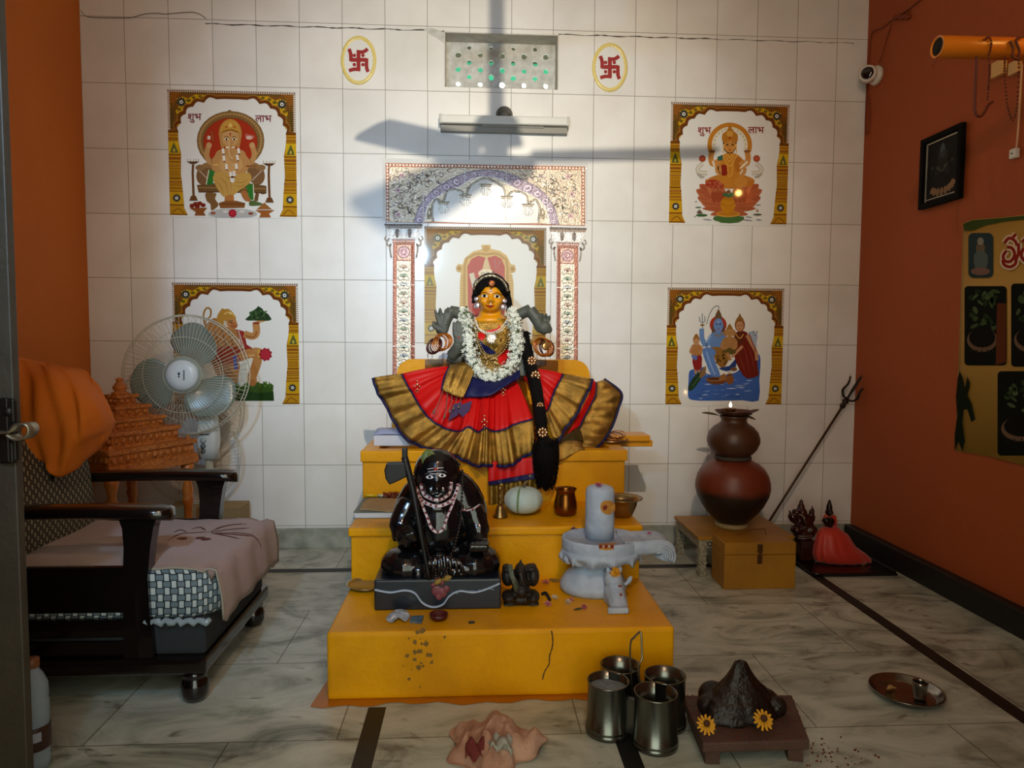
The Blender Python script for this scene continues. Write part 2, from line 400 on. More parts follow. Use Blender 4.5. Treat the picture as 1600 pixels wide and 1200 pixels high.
tag(mb.build('shade_net', mat('teal_net', '57d8b4', 0.8)), 'teal net hung outside, seen through the ventilator holes', 'net')
mb = MB(); mb.box2((hx0-.4, .20, zt+.10+pz*2.5), (hx1+.4, .5, zt+.12+pz*2.5)); struct('trim_2', mb, mat('dark_eave', '4c4436', 0.9))
# ragged crack along the top row of tiles, with a chipped plaster corner left of the ventilator
mb = MB()
for x0, x1 in ((321, 694), (873, 1335)):
    n = int((x1-x0)/6); top = []; bot = []
    for i in range(n+1):
        X = W(x0+(x1-x0)*i/n, 45).x; z = TZ0+2.4+.002*math.sin(i*.7)
        hgt = R_.uniform(.001, .0035)*(1.0 if x0 < 500 or i < 40 else .6)
        top.append(Vector((X, -.0006, z+hgt))); bot.append(Vector((X, -.0006, z-hgt)))
    mb.grid([top, bot], smooth=False)
P = [(660, 45), (675, 43.5), (694, 50), (694, 68), (684, 60), (672, 54)]
struct('trim_3', mb, mat('dark_crack', '4a463e', 0.95))
mb = MB(); mb.prism([W(x, y, -.0012) for x, y in P], (0, .001, 0)); struct('trim_4', mb, M_PLASTER)
# skirting
mb = MB(); mb.box2((XL, -.018, .0), (XR, .0, TZ0), bev=.003); struct('baseboard_back', mb, M_MARB)
mb = MB(); mb.box2((XR-.045, YF, .0), (XR, -.018, .098), bev=.006); struct('baseboard_right', mb, M_BLACK)
mb = MB(); mb.box2((XL, YF, .0), (XL+.018, -.018, .098), bev=.004); struct('baseboard_left', mb, M_BLACK)
# black stone strips let into the floor
mb = MB(); mb.box2((XL+.02, -.372, .0), (XR-.05, -.328, .0012)); struct('trim_5', mb, M_BLACK)
for i, X in enumerate((-.268, .385, 1.500, -1.42)):
    mb = MB(); y1 = -.372 if X > 1 or X < -1 else -1.52
    mb.box2((X-.0245, YF, .0), (X+.0245, y1, .0012)); struct('trim_%d' % (6+i), mb, M_BLACK)

# side door swung open from the left wall, its bolt towards the viewer
yd = -1.95
xd = at(24, 400, y=yd+.022).x
d = MB(); d.box2((XL+.004, yd, .012), (xd, yd+.022, 2.06), bev=.003)
door = struct('door_1', d, mat('worn_grey_door_paint', '3e372b', 0.55, var=0.7, vscale=9, col2='2a2218', bump=0.2))
b = MB(); q = lambda x, y: at(x, y, y=yd-.004)
b.box(q(13, 690)+Vector((0, .002, 0)), (.036, .014, .08), bev=.004); b.box(q(13, 642), (.032, .014, .05), bev=.004)
b.sph(q(15, 643), (.012, .012, .012)); b.box(q(10, 672), (.018, .016, .13), bev=.003); b.box(q(12, 707), (.030, .014, .045), bev=.004)
tag(b.build('bolt_plate', mat('dark_iron', '2a2520', 0.45, 0.8), door))
b = MB(); pts = smoothpath([q(4, 673), q(26, 673), q(38, 662), q(53, 661), q(58, 671), q(50, 682), q(36, 684), q(24, 677)], 5)
vs = [[p+Vector((0, -.030+k*.034, 0)) for p in pts] for k in (0, 1)]
b.grid(vs); hb = b.build('bolt_loop', mat('steel_strap', '9a9078', 0.35, 0.9), door, thick=.004); tag(hb, 'bright steel bolt loop')
# ------------------------------------------------------------------ printed tile murals on the back wall
M_PANEL = mat('mural_tile_glaze', 'e6e8e5', 0.10)
M_PRINT = art_mat('printed_glaze', 0.05)
M_RELIEF = art_mat('relief_glaze', 0.28, 0.45, bump=0.35, bscale=140)
PY = -0.0032
def WP(px, py): return W(px, py, PY)

def mural_frame(a, xa, xb, za, zb, glare_grey=0.0):
    """scalloped arch, spandrels and two pillars printed round every mural (u, v run over the panel)"""
    def mix(c, t=glare_grey):
        c = tuple(int(c[i:i+2], 16)/255 for i in (0, 2, 4)); g = (0.62, 0.60, 0.56)
        return tuple(p+(q-p)*t for p, q in zip(c, g))
    sv = (a.x0, a.y0, a.k, a.place)
    a.x0 = a.y0 = 0; a.k = 1; a.place = lambda u, v: Vector((xa+(xb-xa)*u, PY, za+(zb-za)*v))
    cus = [(.082, .34), (.105, .262), (.142, .19), (.20, .133), (.285, .10), (.385, .07)]
    arch = []
    for (x0, y0), (x1, y1) in zip(cus, cus[1:]):
        dx, dy = x1-x0, y1-y0; l = math.hypot(dx, dy); nx, ny = dy/l, -dx/l
        if nx > 0: nx, ny = -nx, -ny
        for k in range(6):
            t = k/6; b = .27*l*math.sin(PI*t); arch.append((x0+dx*t+nx*b, y0+dy*t+ny*b))
    arch.append(cus[-1]); arch.append((.44, .066)); half = arch
    arch = half+[(1-x, y) for x, y in half[::-1]]
    inn_ = [(.075, .325)]+[(x, min(y, .325)) for x, y in arch]+[(.925, .325)]; out_ = []
    for x, y in inn_:
        dx, dy = x-.5, y-.325; t = min(.5/abs(dx) if abs(dx) > 1e-6 else 9, .325/abs(dy) if dy < -1e-6 else 9); out_.append((.5+dx*t, .325+dy*t))
    k = len(inn_); vs = [a.P(p) for p in out_+inn_]; a.mb.add(vs, [[i, i+1, k+i+1, k+i] for i in range(k-1)], False, lin(mix('7d5022')))
    for p, q in zip(out_, out_[1:]):
        if abs(p[1]) > 1e-6 and abs(q[1]) < 1e-6 or abs(q[1]) > 1e-6 and abs(p[1]) < 1e-6: a.poly([p, (0 if p[0] < .5 else 1, 0), q], mix('7d5022'), up=False)
    a.L += 1
    for m in (lambda p: p, lambda p: (1-p[0], p[1])):
        F = lambda pts: [m(p) for p in pts]
        a.poly(F([(.022, .02), (.10, .02), (.06, .07), (.07, .16), (.045, .30), (.022, .31)]), mix('6a4a1c'))
        a.poly(F([(.06, .285), (.075, .22), (.062, .165), (.085, .14), (.075, .07), (.12, .055), (.16, .07), (.22, .035), (.30, .04), (.22, .082), (.155, .118), (.115, .165), (.09, .225), (.085, .29)]), mix('c9a01c'), up=False)
        a.poly(F([(.02, .02), (.11, .02), (.085, .04), (.06, .09), (.045, .15), (.02, .15)]), mix('8f5a20'))
        for (x, y, r) in ((.165, .085, .018), (.205, .062, .016), (.255, .05, .014), (.088, .155, .017), (.075, .20, .016), (.07, .25, .014)):
            q = m((x, y)); a.ell(q[0], q[1], r, r*.75, mix('6a5c1e'), n=8, up=False)
        a.L += 1
        for k in range(9):
            q = m((.13+.027*k, .028+.004*math.sin(k*2.))); a.ell(q[0], q[1], .010, .008, mix('5c5228'), n=7, up=False)
            q = m((.034+.003*math.sin(k*2.), .115+.022*k)); a.ell(q[0], q[1], .008, .010, mix('4d4a26'), n=7, up=False)
        a.L += 1
        q = m((.108, .098)); a.flower(*q, .042, mix('3d4336'), 10, .7); a.ell(*q, .021, .021, mix('20242a'), n=14); a.ell(*q, .015, .015, 'dcdcd8', n=12); a.ell(*q, .006, .006, '2a2a2c', n=8)
        # pillar
        a.poly(F([(0, .325), (.080, .325), (.078, .37), (.085, .44), (.098, .50), (.096, .56), (.092, .66), (.10, .74), (.105, .80), (.112, .905), (.112, .925), (.14, .985), (0, .985)]), mix('b9881f'))
        for (v0, v1, u1, c) in ((.325, .338, .08, '6b3c16'), (.352, .362, .078, '9a6420'), (.376, .392, .078, '94601e'), (.398, .402, .078, '7a4a18'), (.405, .50, .082, 'd0aa1e'),
                                (.505, .515, .096, '7a4a18'), (.53, .548, .095, '8a5220'), (.562, .57, .095, '6e4016'), (.585, .603, .094, '8c5a20'), (.615, .62, .093, '7a4a18'), (.69, .70, .094, '6e4016'),
                                (.715, .735, .099, '83481a'), (.745, .75, .1, '6e4016'), (.765, .78, .102, '9a661e'), (.795, .80, .106, '6e4016'), (.802, .898, .106, 'c79a1c'), (.90, .91, .112, '7a4a18')):
            a.poly(F([(.0, v0), (u1, v0), (u1, v1), (.0, v1)]), mix(c), up=False)
        a.L += 1
        a.poly(F([(.012, .495), (.025, .455), (.043, .41), (.062, .455), (.078, .495)]), mix('5f6330')); q = m((.044, .475)); a.ell(*q, .008, .014, mix('c9b04a'), n=8)
        for k in range(7): q = m((.012+.0125*k, .655)); a.poly([(q[0]-.0028, .63), (q[0]+.0028, .63), (q[0]+.0028, .682), (q[0]-.0028, .682)], mix('8a5c1a'), up=False)
        for k in range(6): q = m((.012+.014*k, .593)); a.poly([(q[0]-.004, .588), (q[0]+.004, .588), (q[0], .601)], mix('d8b040'), up=False)
        for k in range(6): q = m((.012+.014*k, .725)); a.ell(*q, .0042, .0065, mix('cf9c3a'), n=8, up=False)
        a.L += 1
        q = m((.055, .85)); a.flower(*q, .036, mix('3d4336'), 10, .7); a.ell(*q, .019, .019, mix('20242a'), n=14); a.ell(*q, .013, .013, 'dcdcd8', n=12); a.ell(*q, .005, .005, '2a2a2c', n=8)
        a.line(F([(.02, .965), (.05, .94), (.075, .935), (.11, .97)]), .007, mix('7a4a18')); a.line(F([(.004, .978), (.135, .978)]), .008, mix('6e4016'), 0)
    off = [(.5+(x-.5)*1.035, y-.012) for x, y in arch]; a.line(off, .026, mix('6b3c18'), 0); a.line([(.5+(x-.5)*1.062, y-.024) for x, y in arch], .005, mix('a87838'), 0)
    # chequered edge
    a.rect(0, 0, 1, .020, mix('d9d3c8')); a.rect(0, .0, .018, .315, mix('d9d3c8'), up=False); a.rect(.982, .0, 1, .315, mix('d9d3c8'))
    for k in range(57): u = .004+k/57; a.rect(u, .003, u+.006, .020, mix('6e4a34'), up=False)
    for k in range(17): v = .022+k*.0172; a.rect(.002, v, .018, v+.005, mix('6e4a34'), up=False); a.rect(.982, v, .998, v+.005, mix('6e4a34'), up=False)
    a.L += 1; a.rect(0, .009, 1, .012, mix('6e4a34'))
    a.x0, a.y0, a.k, a.place = sv

def panel(c0, c1, r0, r1, label, crop, draw, glare_grey=0.0, frame=True):
    xa, xb = TX0+.2*c0+.003, TX0+.2*c1-.003; za, zb = TZ0+.3*(8-r0)-.004, TZ0+.3*(8-r1)+.003
    t = thing('tile_mural', ((xa+xb)/2, 0, zb), label, 'mural', 'tile murals on the white wall')
    b = MB(); b.box2((xa, -.003, zb), (xb, -.0002, za)); b.build('tile_panel', M_PANEL, t)
    a = Art(crop, WP); a.L = 10
    if frame: mural_frame(a, xa, xb, za, zb, glare_grey)
    draw(a); a.mb.build('print', M_PRINT, t)
    return t

def ganesha(a):
    a.ell(602, 490, 288, 252, '82643a'); a.poly([(545, 252), (575, 238), (592, 226), (612, 238), (650, 250)], '82643a')
    for k in range(64):
        t = 2*PI*k/64; a.ell(602+262*math.cos(t), 490+228*math.sin(t), 11, 10, 'b08d5a', n=7, up=False)
    a.L += 1; a.ell(600, 500, 236, 208, '6e4f2c'); a.ell(600, 500, 230, 202, 'a5341f')
    for s in (1, -1):
        X = lambda x: 602+s*(x-602)
        a.ell(X(385), 775, 72, 95, '7a5a3c', .35*s); a.line([(X(330), 740), (X(420), 830)], 9, 'b4a48e'); a.ell(X(345), 720, 42, 26, '8d6d48'); a.ell(X(420), 700, 60, 25, '92704a')
        # rear arms and what they raise
        a.line([(X(500), 610), (X(440), 680), (X(400), 620), (X(412), 545)], 44, 'bb8d58'); a.ell(X(418), 530, 24, 26, 'c39a68')
    a.line([(420, 450), (415, 480)], 26, 'd8ccb8'); a.line([(440, 410), (455, 500)], 10, '8a5a34'); a.poly([(725, 430), (810, 450), (790, 480), (735, 470)], 'b8685a'); a.ell(760, 465, 28, 16, 'd8b4a8')
    a.poly([(315, 868), (480, 850), (740, 850), (908, 875), (908, 940), (880, 948), (820, 930), (330, 932)], '6c5030', 0); a.line([(330, 890), (900, 900)], 10, '927248', 0); a.line([(330, 925), (900, 935)], 7, '4a3420', 0)
    a.poly([(390, 935), (480, 940), (470, 985), (500, 1040), (440, 1085), (430, 1030), (400, 1005)], '7c5a34', 3); a.poly([(815, 935), (845, 940), (835, 1005), (800, 1005)], '6c4e2e')
    a.ell(600, 430, 98, 125, 'b4863a'); a.ell(600, 425, 84, 110, 'c79c50')
    for s in (-1, 1): a.poly([(600+s*40, 430), (600+s*90, 420), (600+s*88, 500), (600+s*70, 560), (600+s*45, 520)], 'b5854c', 3)
    a.poly([(480, 590), (540, 560), (600, 555), (660, 560), (725, 590), (745, 690), (715, 770), (490, 770), (462, 690)], 'b98d56', 3); a.ell(608, 695, 98, 85, 'c69b64')
    a.ell(600, 465, 72, 78, 'c29862'); a.poly([(530, 420), (535, 370), (560, 345), (575, 320), (600, 308), (628, 322), (645, 348), (668, 372), (672, 425), (600, 405)], 'c2923e', 2); a.line([(532, 418), (600, 398), (670, 420)], 12, '8a5c22'); a.ell(600, 360, 14, 18, 'e0c070'); a.ell(565, 375, 8, 8, 'a8402a'); a.ell(637, 375, 8, 8, 'a8402a')
    a.line([(600, 470), (598, 560), (604, 620), (628, 655), (662, 650)], 46, 'b98a54'); a.line([(592, 480), (588, 560), (596, 620), (622, 645)], 14, 'd0aa78'); a.line([(560, 545), (590, 552)], 12, 'efe6d2'); a.line([(640, 545), (612, 552)], 10, 'efe6d2')
    for x in (568, 633): a.ell(x, 478, 18, 10, 'e8dcc8'); a.ell(x, 479, 9, 9, '2a1c12'); a.line([(x-22, 462), (x, 455), (x+22, 462)], 5, '5a3a1c')
    a.poly([(592, 425), (608, 425), (602, 460)], 'a02a1c')
    a.line([(505, 600), (465, 690), (480, 750), (560, 790)], 46, 'b98a54'); a.line([(700, 600), (738, 690), (720, 740), (660, 780)], 46, 'b98a54'); a.rect(735, 700, 825, 715, '8a5a34'); a.rect(455, 690, 500, 702, 'd8b060')
    a.poly([(422, 735), (468, 750), (460, 800), (452, 862), (392, 868), (412, 800)], '2f7430', 0); a.line([(418, 740), (395, 865)], 8, 'dcd8c0', 0)
    a.poly([(732, 872), (800, 858), (806, 1000), (765, 990)], '2f7430', 0); a.line([(796, 862), (802, 1000)], 7, 'dcd8c0', 0); a.poly([(770, 1000), (830, 1010), (885, 1035), (800, 1046), (760, 1040)], '55683a', 2)
    a.poly([(452, 800), (500, 755), (570, 762), (606, 800), (660, 780), (755, 762), (782, 815), (752, 862), (690, 905), (640, 945), (600, 978), (540, 965), (500, 915), (470, 860)], 'bd964e', 3)
    for p in ([(470, 830), (520, 880), (545, 950)], [(500, 800), (560, 850), (585, 960)], [(620, 830), (690, 850), (760, 820)], [(630, 870), (690, 880), (740, 850)], [(560, 790), (600, 830), (610, 920)]): a.line(p, 7, '94702e', taper=True)
    a.poly([(560, 965), (625, 950), (632, 1000), (640, 1032), (560, 1034), (552, 1000)], 'b0733c', 2); a.poly([(690, 925), (735, 915), (760, 970), (778, 1005), (730, 1005), (700, 965)], 'a56a38', 2)
    a.poly([(500, 1022), (560, 1002), (650, 1002), (728, 1022), (722, 1062), (516, 1066)], '85552c', 0); a.line([(505, 1030), (725, 1030)], 6, '5c3618', 0)
    for x, y, h in ((540, 580, 1), (546, 640, 1), (568, 712, 1), (605, 778, 1), (672, 578, 1), (662, 635, 1), (652, 710, 1), (632, 772, 1)): a.line([(x-3, y-22), (x+3, y+22)], 20, 'e6e4de', 0); a.ell(x+4, y+28, 9, 7, '7a4426', n=8)
    a.ell(618, 825, 20, 24, 'dcd8d0'); a.ell(618, 800, 14, 10, '5a3420')
    for dx, dy in ((285, 0), (932, 16)):
        a.poly([(dx-56, 668+dy), (dx+52, 668+dy), (dx+22, 688+dy), (dx-22, 688+dy)], '5c3a22'); a.line([(dx, 690+dy), (dx-4, 770+dy), (dx+4, 980+dy)], 20, '6b4628', 2); a.poly([(dx-34, 1002+dy), (dx-18, 960+dy), (dx+22, 960+dy), (dx+40, 1002+dy)], '6b4628')
        for q in (-50, -24, 4, 26, 46): a.line([(dx+q, 668+dy), (dx+q, 645+dy)], 5, 'a89878', 0, up=False)
        a.L += 1
    a.poly([(412, 1110), (500, 1075), (740, 1075), (830, 1110), (770, 1142), (480, 1142)], 'b4b4b2', 2); a.ell(455, 1108, 22, 12, '9a5a3a'); a.ell(775, 1112, 22, 12, '8a4a3a'); a.ell(560, 1095, 22, 10, 'd8d4cc'); a.ell(700, 1095, 24, 10, 'd8d4cc')
    a.flower(620, 1110, 40, 'a01f2a', 9, .75); a.ell(620, 1108, 18, 18, 'b8303c')
    a.poly([(252, 1062), (405, 1062), (375, 1100), (392, 1128), (295, 1128), (308, 1100)], '8a5028', 0)
    for x, y in ((275, 1045), (305, 1030), (340, 1025), (370, 1040), (320, 1050)): a.ell(x, y, 22, 18, '7c2c1c', n=10)
    a.poly([(825, 1075), (890, 1018), (955, 1075)], '9a6432', 0); a.poly([(812, 1082), (978, 1082), (930, 1112), (948, 1144), (846, 1144), (862, 1112)], '9a5c2c', 0)
    a.text('शुभ', 295, 315, 84, '7a1f2a', .012); a.text('लाभ', 882, 330, 84, '7a1f2a', .012)

def lakshmi(a):
    for s in (1, -1):
        X = lambda x: 595+s*(x-595)
        for (tx, ty, bw) in ((300, 838, 60), (312, 905, 60), (330, 790, 62), (385, 745, 60), (430, 735, 55), (350, 955, 55)):
            bx, by = 590, 985; dx, dy = tx-bx, ty-by; l = math.hypot(dx, dy); nx, ny = -dy/l*bw, dx/l*bw
            a.poly([(X(p), q) for p, q in ((bx, by), (bx+dx*.55+nx, by+dy*.55+ny), (tx, ty), (bx+dx*.55-nx, by+dy*.55-ny))], R_.choice(['b0623f', 'a8583a', 'bb7048']), 4)
            a.line([(X(bx+dx*.3), by+dy*.3), (X(tx-dx*.08), ty-dy*.08)], 5, '8a4228', 0)
        a.poly([(X(p), q) for p, q in ((590, 990), (480, 985), (358, 1000), (400, 1022), (500, 1030))], 'a85a38', 3); a.poly([(X(p), q) for p, q in ((590, 1010), (500, 1020), (425, 1060), (500, 1072), (590, 1060))], 'ad5e3c', 3)
        for k in range(4): a.poly([(X(460+k*38), 960), (X(432+k*36), 890), (X(450+k*36), 850), (X(490+k*32), 900)], '9a4a2e', 3)
    arc = lambda r, ry, a0=-.32: [(600+r*math.cos(t), 440-ry*math.sin(t)) for t in [a0+(PI-2*a0)*i/30 for i in range(31)]]
    a.line(arc(178, 180), 42, 'c4822c', 0); a.line(arc(143, 146), 34, 'e2dcc6', 0)
    for x, y in arc(143, 146)[1::2]: a.ell(x, y, 5, 5, '6a6848', n=7, up=False)
    a.L += 1
    a.ell(590, 1098, 140, 30, '3d6638'); a.poly([(455, 1078), (590, 1070), (730, 1080), (680, 1130), (520, 1132)], '47703c', 2); a.ell(350, 1066, 52, 13, '41633c'); a.poly([(305, 1045), (330, 1015), (358, 1045), (330, 1052)], '6a5a4c', 2); a.ell(320, 996, 28, 7, '56705a'); a.ell(848, 1060, 40, 9, '58604e'); a.poly([(832, 1035), (845, 1005), (860, 1035)], 'a07868'); a.ell(855, 975, 24, 6, '8a8c96')
    for x, y, l in ((400, 1105, 42), (770, 1083, 30), (760, 1110, 45), (860, 1108, 26), (290, 1078, 8), (300, 945, 10)): a.ell(x, y, l, 6, '8f93a4', .12)
    for s in (1, -1):
        X = lambda x: 598+s*(x-598)
        a.line([(X(545), 545), (X(455), 610), (X(432), 560), (X(440), 500)], 48, 'c68a45'); a.ell(X(440), 495, 30, 14, '8a5a34')
        a.line([(X(360), 605), (X(318), 640), (X(322), 680), (X(400), 690)], 34, 'a8a292'); a.line([(X(360), 605), (X(318), 640), (X(322), 680), (X(400), 690)], 24, 'dcd8cc'); a.poly([(X(300), 690), (X(350), 710), (X(380), 725), (X(340), 735)], 'b0ac9e', 2)
        a.flower(X(356), 560, 34, 'a4482e', 8, .8); a.ell(X(356), 560, 18, 16, 'b85a3c')
    a.poly([(400, 745), (520, 700), (690, 700), (815, 745), (790, 800), (600, 830), (420, 800)], 'bf7f36', 3)
    a.poly([(500, 560), (560, 515), (600, 505), (650, 515), (710, 560), (722, 630), (690, 690), (655, 800), (540, 800), (520, 690), (480, 630)], 'c4832f', 2)
    a.poly([(520, 620), (575, 625), (580, 700), (530, 710)], '8a2a1c', 2); a.poly([(488, 545), (540, 525), (535, 575), (495, 580)], '2f6656', 0); a.poly([(640, 560), (700, 560), (690, 660), (655, 680)], 'b56f26', 2)
    a.line([(500, 580), (485, 660), (510, 690), (505, 620)], 34, 'c98e4c'); a.line([(690, 590), (735, 660), (700, 730), (730, 760)], 34, 'c98e4c')
    a.poly([(442, 580), (462, 590), (470, 640), (450, 620)], 'e8dcc4', 2); a.poly([(752, 580), (760, 600), (700, 650), (690, 640)], 'e8dcc4', 2)
    a.ell(600, 430, 62, 85, '2e2018'); a.ell(601, 445, 52, 62, 'cb9048')
    a.poly([(530, 390), (535, 340), (570, 315), (585, 285), (600, 262), (618, 285), (632, 315), (668, 342), (672, 392), (655, 420), (600, 398), (548, 420)], 'b5782a', 2); a.ell(600, 340, 30, 26, 'cf9c44'); a.ell(600, 375, 10, 12, 'a03a20')
    for x in (578, 626): a.ell(x, 438, 13, 6, '2a1a10'); a.line([(x-15, 424), (x, 418), (x+15, 424)], 4, '4a2c14')
    a.ell(600, 485, 13, 5, '9c3020'); a.line([(600, 440), (597, 464), (606, 466)], 4, 'a06c30'); a.line([(545, 430), (545, 510)], 10, 'd8b060'); a.line([(656, 430), (660, 510)], 10, 'd8b060')
    for r in (26, 52, 84): a.line([(600-r*.8, 520), (598, 520+r*1.3), (600+r*.8, 520)], 7, 'e0b050')
    a.line([(575, 600), (585, 700), (600, 720), (620, 690), (625, 600)], 7, 'dca848')
    a.ell(450, 785, 68, 38, 'a03a26'); a.ell(520, 805, 30, 24, 'a44a30')
    for k in range(26): a.ell(450+R_.uniform(-55, 75), 790+R_.uniform(-30, 26), 6, 5, 'c87858', n=6, up=False)
    a.L += 1; a.ell(770, 785, 42, 26, 'b5742c'); a.ell(700, 770, 60, 46, 'c88a3a')
    a.ell(585, 1055, 106, 28, 'd09a44'); a.ell(585, 1052, 92, 20, 'b87a24'); a.ell(583, 975, 66, 78, 'c2821e'); a.poly([(540, 905), (630, 905), (618, 935), (552, 935)], 'b5761c'); a.line([(525, 960), (585, 985), (645, 960)], 8, '9a5e16')
    a.poly([(530, 880), (560, 865), (590, 878), (620, 862), (640, 885), (590, 910)], '3f6c46', 2); a.poly([(560, 870), (590, 835), (612, 868)], '7c5436', 2)
    a.text('शुभ', 372, 336, 86, '8e2a1e', .012); a.text('लाभ', 834, 333, 86, '8e2a1e', .012)

def shiva(a):
    a.poly([(275, 820), (320, 800), (410, 780), (430, 840), (560, 860), (700, 830), (860, 700), (878, 660), (918, 672), (925, 760), (915, 900), (908, 1090), (760, 1085), (460, 1090), (300, 1082), (262, 1040), (268, 900)], '3d66b4', 2)
    for k in range(46):
        x, y = R_.uniform(290, 850), R_.uniform(850, 1070); l = R_.uniform(30, 110); a.line([(x, y), (x+l*.5, y+R_.uniform(-6, 6)), (min(x+l, 905), y+R_.uniform(-5, 5))], R_.uniform(5, 13), R_.choice(['8fabdc', '2c4f9e', '6d90d0', 'a8bee4', '3358a8']), 3, up=False, taper=True); a.L += .2
    a.L = int(a.L)+1
    a.poly([(812, 470), (840, 455), (880, 460), (900, 500), (888, 560), (888, 640), (850, 620), (820, 540)], 'a3b2c8', 2); a.line([(860, 470), (862, 448)], 7, '55585c'); a.line([(892, 472), (896, 448)], 7, '55585c'); a.ell(876, 490, 5, 5, '2a2c30')
    # standing boy with a peacock
    a.poly([(262, 975), (300, 890), (378, 812), (415, 830), (340, 950), (285, 1002)], '23402c', 2); a.line([(300, 960), (390, 840)], 8, '3e6a44'); a.poly([(380, 820), (425, 770), (420, 850), (370, 885)], '8a6a48', 2)
    a.line([(325, 790), (335, 845)], 22, 'b48a60'); a.line([(365, 790), (362, 830)], 22, 'b48a60'); a.poly([(305, 675), (382, 670), (390, 740), (380, 800), (318, 802)], '8c2826', 2); a.poly([(295, 665), (345, 670), (340, 720), (302, 700)], '6476b4', 2)
    a.poly([(300, 580), (340, 570), (378, 582), (392, 640), (380, 672), (305, 672), (282, 640)], 'b07a48', 2); a.line([(305, 590), (282, 640), (310, 660)], 18, 'b9895c'); a.line([(378, 590), (395, 630), (360, 650)], 18, 'b9895c'); a.ell(338, 545, 28, 38, 'bb9068'); a.poly([(306, 540), (318, 500), (338, 475), (360, 500), (372, 540), (340, 515)], '9a6a34', 2)
    # trident and bow string
    a.line([(393, 290), (398, 600)], 8, '7d8894', 0); a.line([(366, 320), (372, 362), (395, 372), (416, 362), (414, 315)], 8, '7d8894')
    a.line([(432, 390), (455, 310), (490, 245), (530, 220), (552, 245)], 6, '58626c')
    # blue seated figure
    a.ell(538, 395, 77, 80, 'a63a2a'); a.line([(500, 400), (490, 480)], 26, '5a4a3c'); a.line([(582, 400), (590, 480)], 26, '5a4a3c')
    a.poly([(468, 480), (520, 455), (560, 455), (612, 480), (605, 570), (580, 615), (470, 605), (460, 540)], '6489c2', 2)
    a.line([(475, 500), (430, 580), (392, 520), (388, 430)], 44, '6a90c8'); a.line([(470, 490), (425, 560)], 16, '8fb0dc'); a.rect(375, 390, 412, 405, '8a6a3c')
    a.ell(540, 398, 44, 62, '6a8fca'); a.poly([(505, 350), (515, 300), (530, 270), (540, 248), (555, 275), (568, 305), (578, 350), (540, 332)], '6a5338', 2)
    for x in (522, 556): a.ell(x, 392, 9, 4, '1c2438'); a.line([(x-11, 382), (x+11, 381)], 4, '2c3a5c', 0)
    a.ell(540, 432, 11, 4, '8a4a5c'); a.line([(540, 360), (540, 378)], 6, 'c8d0e0', 0); a.line([(500, 470), (540, 500), (580, 468)], 12, '8a7a58')
    a.poly([(455, 605), (560, 600), (640, 640), (625, 740), (575, 790), (520, 740), (490, 660)], '93682f', 2)
    for k in range(14): a.ell(R_.uniform(510, 610), R_.uniform(640, 750), 7, 12, '3c3418', R_.uniform(0, 2), n=7, up=False)
    a.L += 1; a.poly([(400, 612), (470, 602), (520, 645), (498, 690), (530, 780), (555, 850), (520, 872), (470, 850), (430, 750), (400, 670)], '5f86c8', 2); a.line([(430, 640), (470, 760), (510, 850)], 16, '86a8e0')
    a.poly([(540, 790), (640, 770), (700, 700), (700, 780), (620, 820)], '24407c', 2)
    # lady in a maroon sari
    a.poly([(690, 480), (735, 455), (800, 462), (835, 560), (885, 650), (900, 800), (905, 860), (800, 885), (735, 810), (690, 700), (675, 600)], '6c2219', 2)
    for p in ([(760, 560), (800, 700), (830, 860)], [(720, 640), (760, 760), (800, 870)], [(800, 560), (850, 700), (880, 850)]): a.line(p, 9, '8a3c2c', taper=True)
    a.poly([(692, 480), (735, 458), (775, 490), (760, 560), (705, 570)], '5c2c1c', 2); a.line([(800, 490), (850, 580), (885, 650), (892, 720)], 30, 'b98a62'); a.line([(760, 590), (700, 650), (660, 690)], 26, 'b98a62'); a.line([(820, 480), (885, 640)], 10, '8a3c2c')
    a.ell(736, 395, 46, 66, '7c3a22'); a.ell(735, 408, 36, 46, 'bf8e64'); a.poly([(692, 385), (705, 340), (722, 320), (735, 288), (750, 320), (768, 342), (778, 388), (735, 352)], '8f6530', 2)
    for x in (721, 750): a.ell(x, 402, 7, 3, '22140e')
    a.ell(736, 432, 9, 3, '9a3424'); a.line([(700, 480), (735, 520), (770, 480)], 9, 'c89a4a')
    # child with an elephant's head
    a.poly([(580, 530), (620, 505), (665, 505), (705, 530), (690, 640), (600, 640)], 'a97a48', 2); a.poly([(600, 610), (680, 610), (700, 650), (640, 670), (600, 650)], '5c5228', 2); a.line([(620, 650), (650, 720)], 28, 'b0824e'); a.line([(585, 540), (570, 600), (620, 610)], 24, 'b0824e'); a.line([(700, 540), (700, 600), (665, 610)], 24, 'b0824e')
    for s in (-1, 1): a.ell(642+s*40, 470, 16, 28, 'a67644')
    a.ell(642, 468, 34, 40, 'b58856'); a.line([(642, 470), (640, 530), (655, 560)], 20, 'b0824e'); a.poly([(608, 450), (622, 415), (642, 385), (664, 415), (678, 450), (642, 430)], '9a6c30', 2)
    for x in (628, 657): a.ell(x, 465, 5, 3, '1c120c')
    # offerings
    a.poly([(425, 885), (610, 895), (575, 938), (470, 935)], '70452a', 2); a.ell(515, 892, 92, 20, '8f6640'); a.ell(505, 888, 70, 12, '58331e'); a.poly([(545, 900), (560, 860), (600, 840), (612, 900)], '9a6a3c', 2); a.ell(645, 895, 36, 46, '875630'); a.ell(643, 835, 22, 14, 'd0c4b0'); a.ell(645, 850, 26, 8, '5c3a20'); a.ell(680, 800, 30, 18, '7a5238')

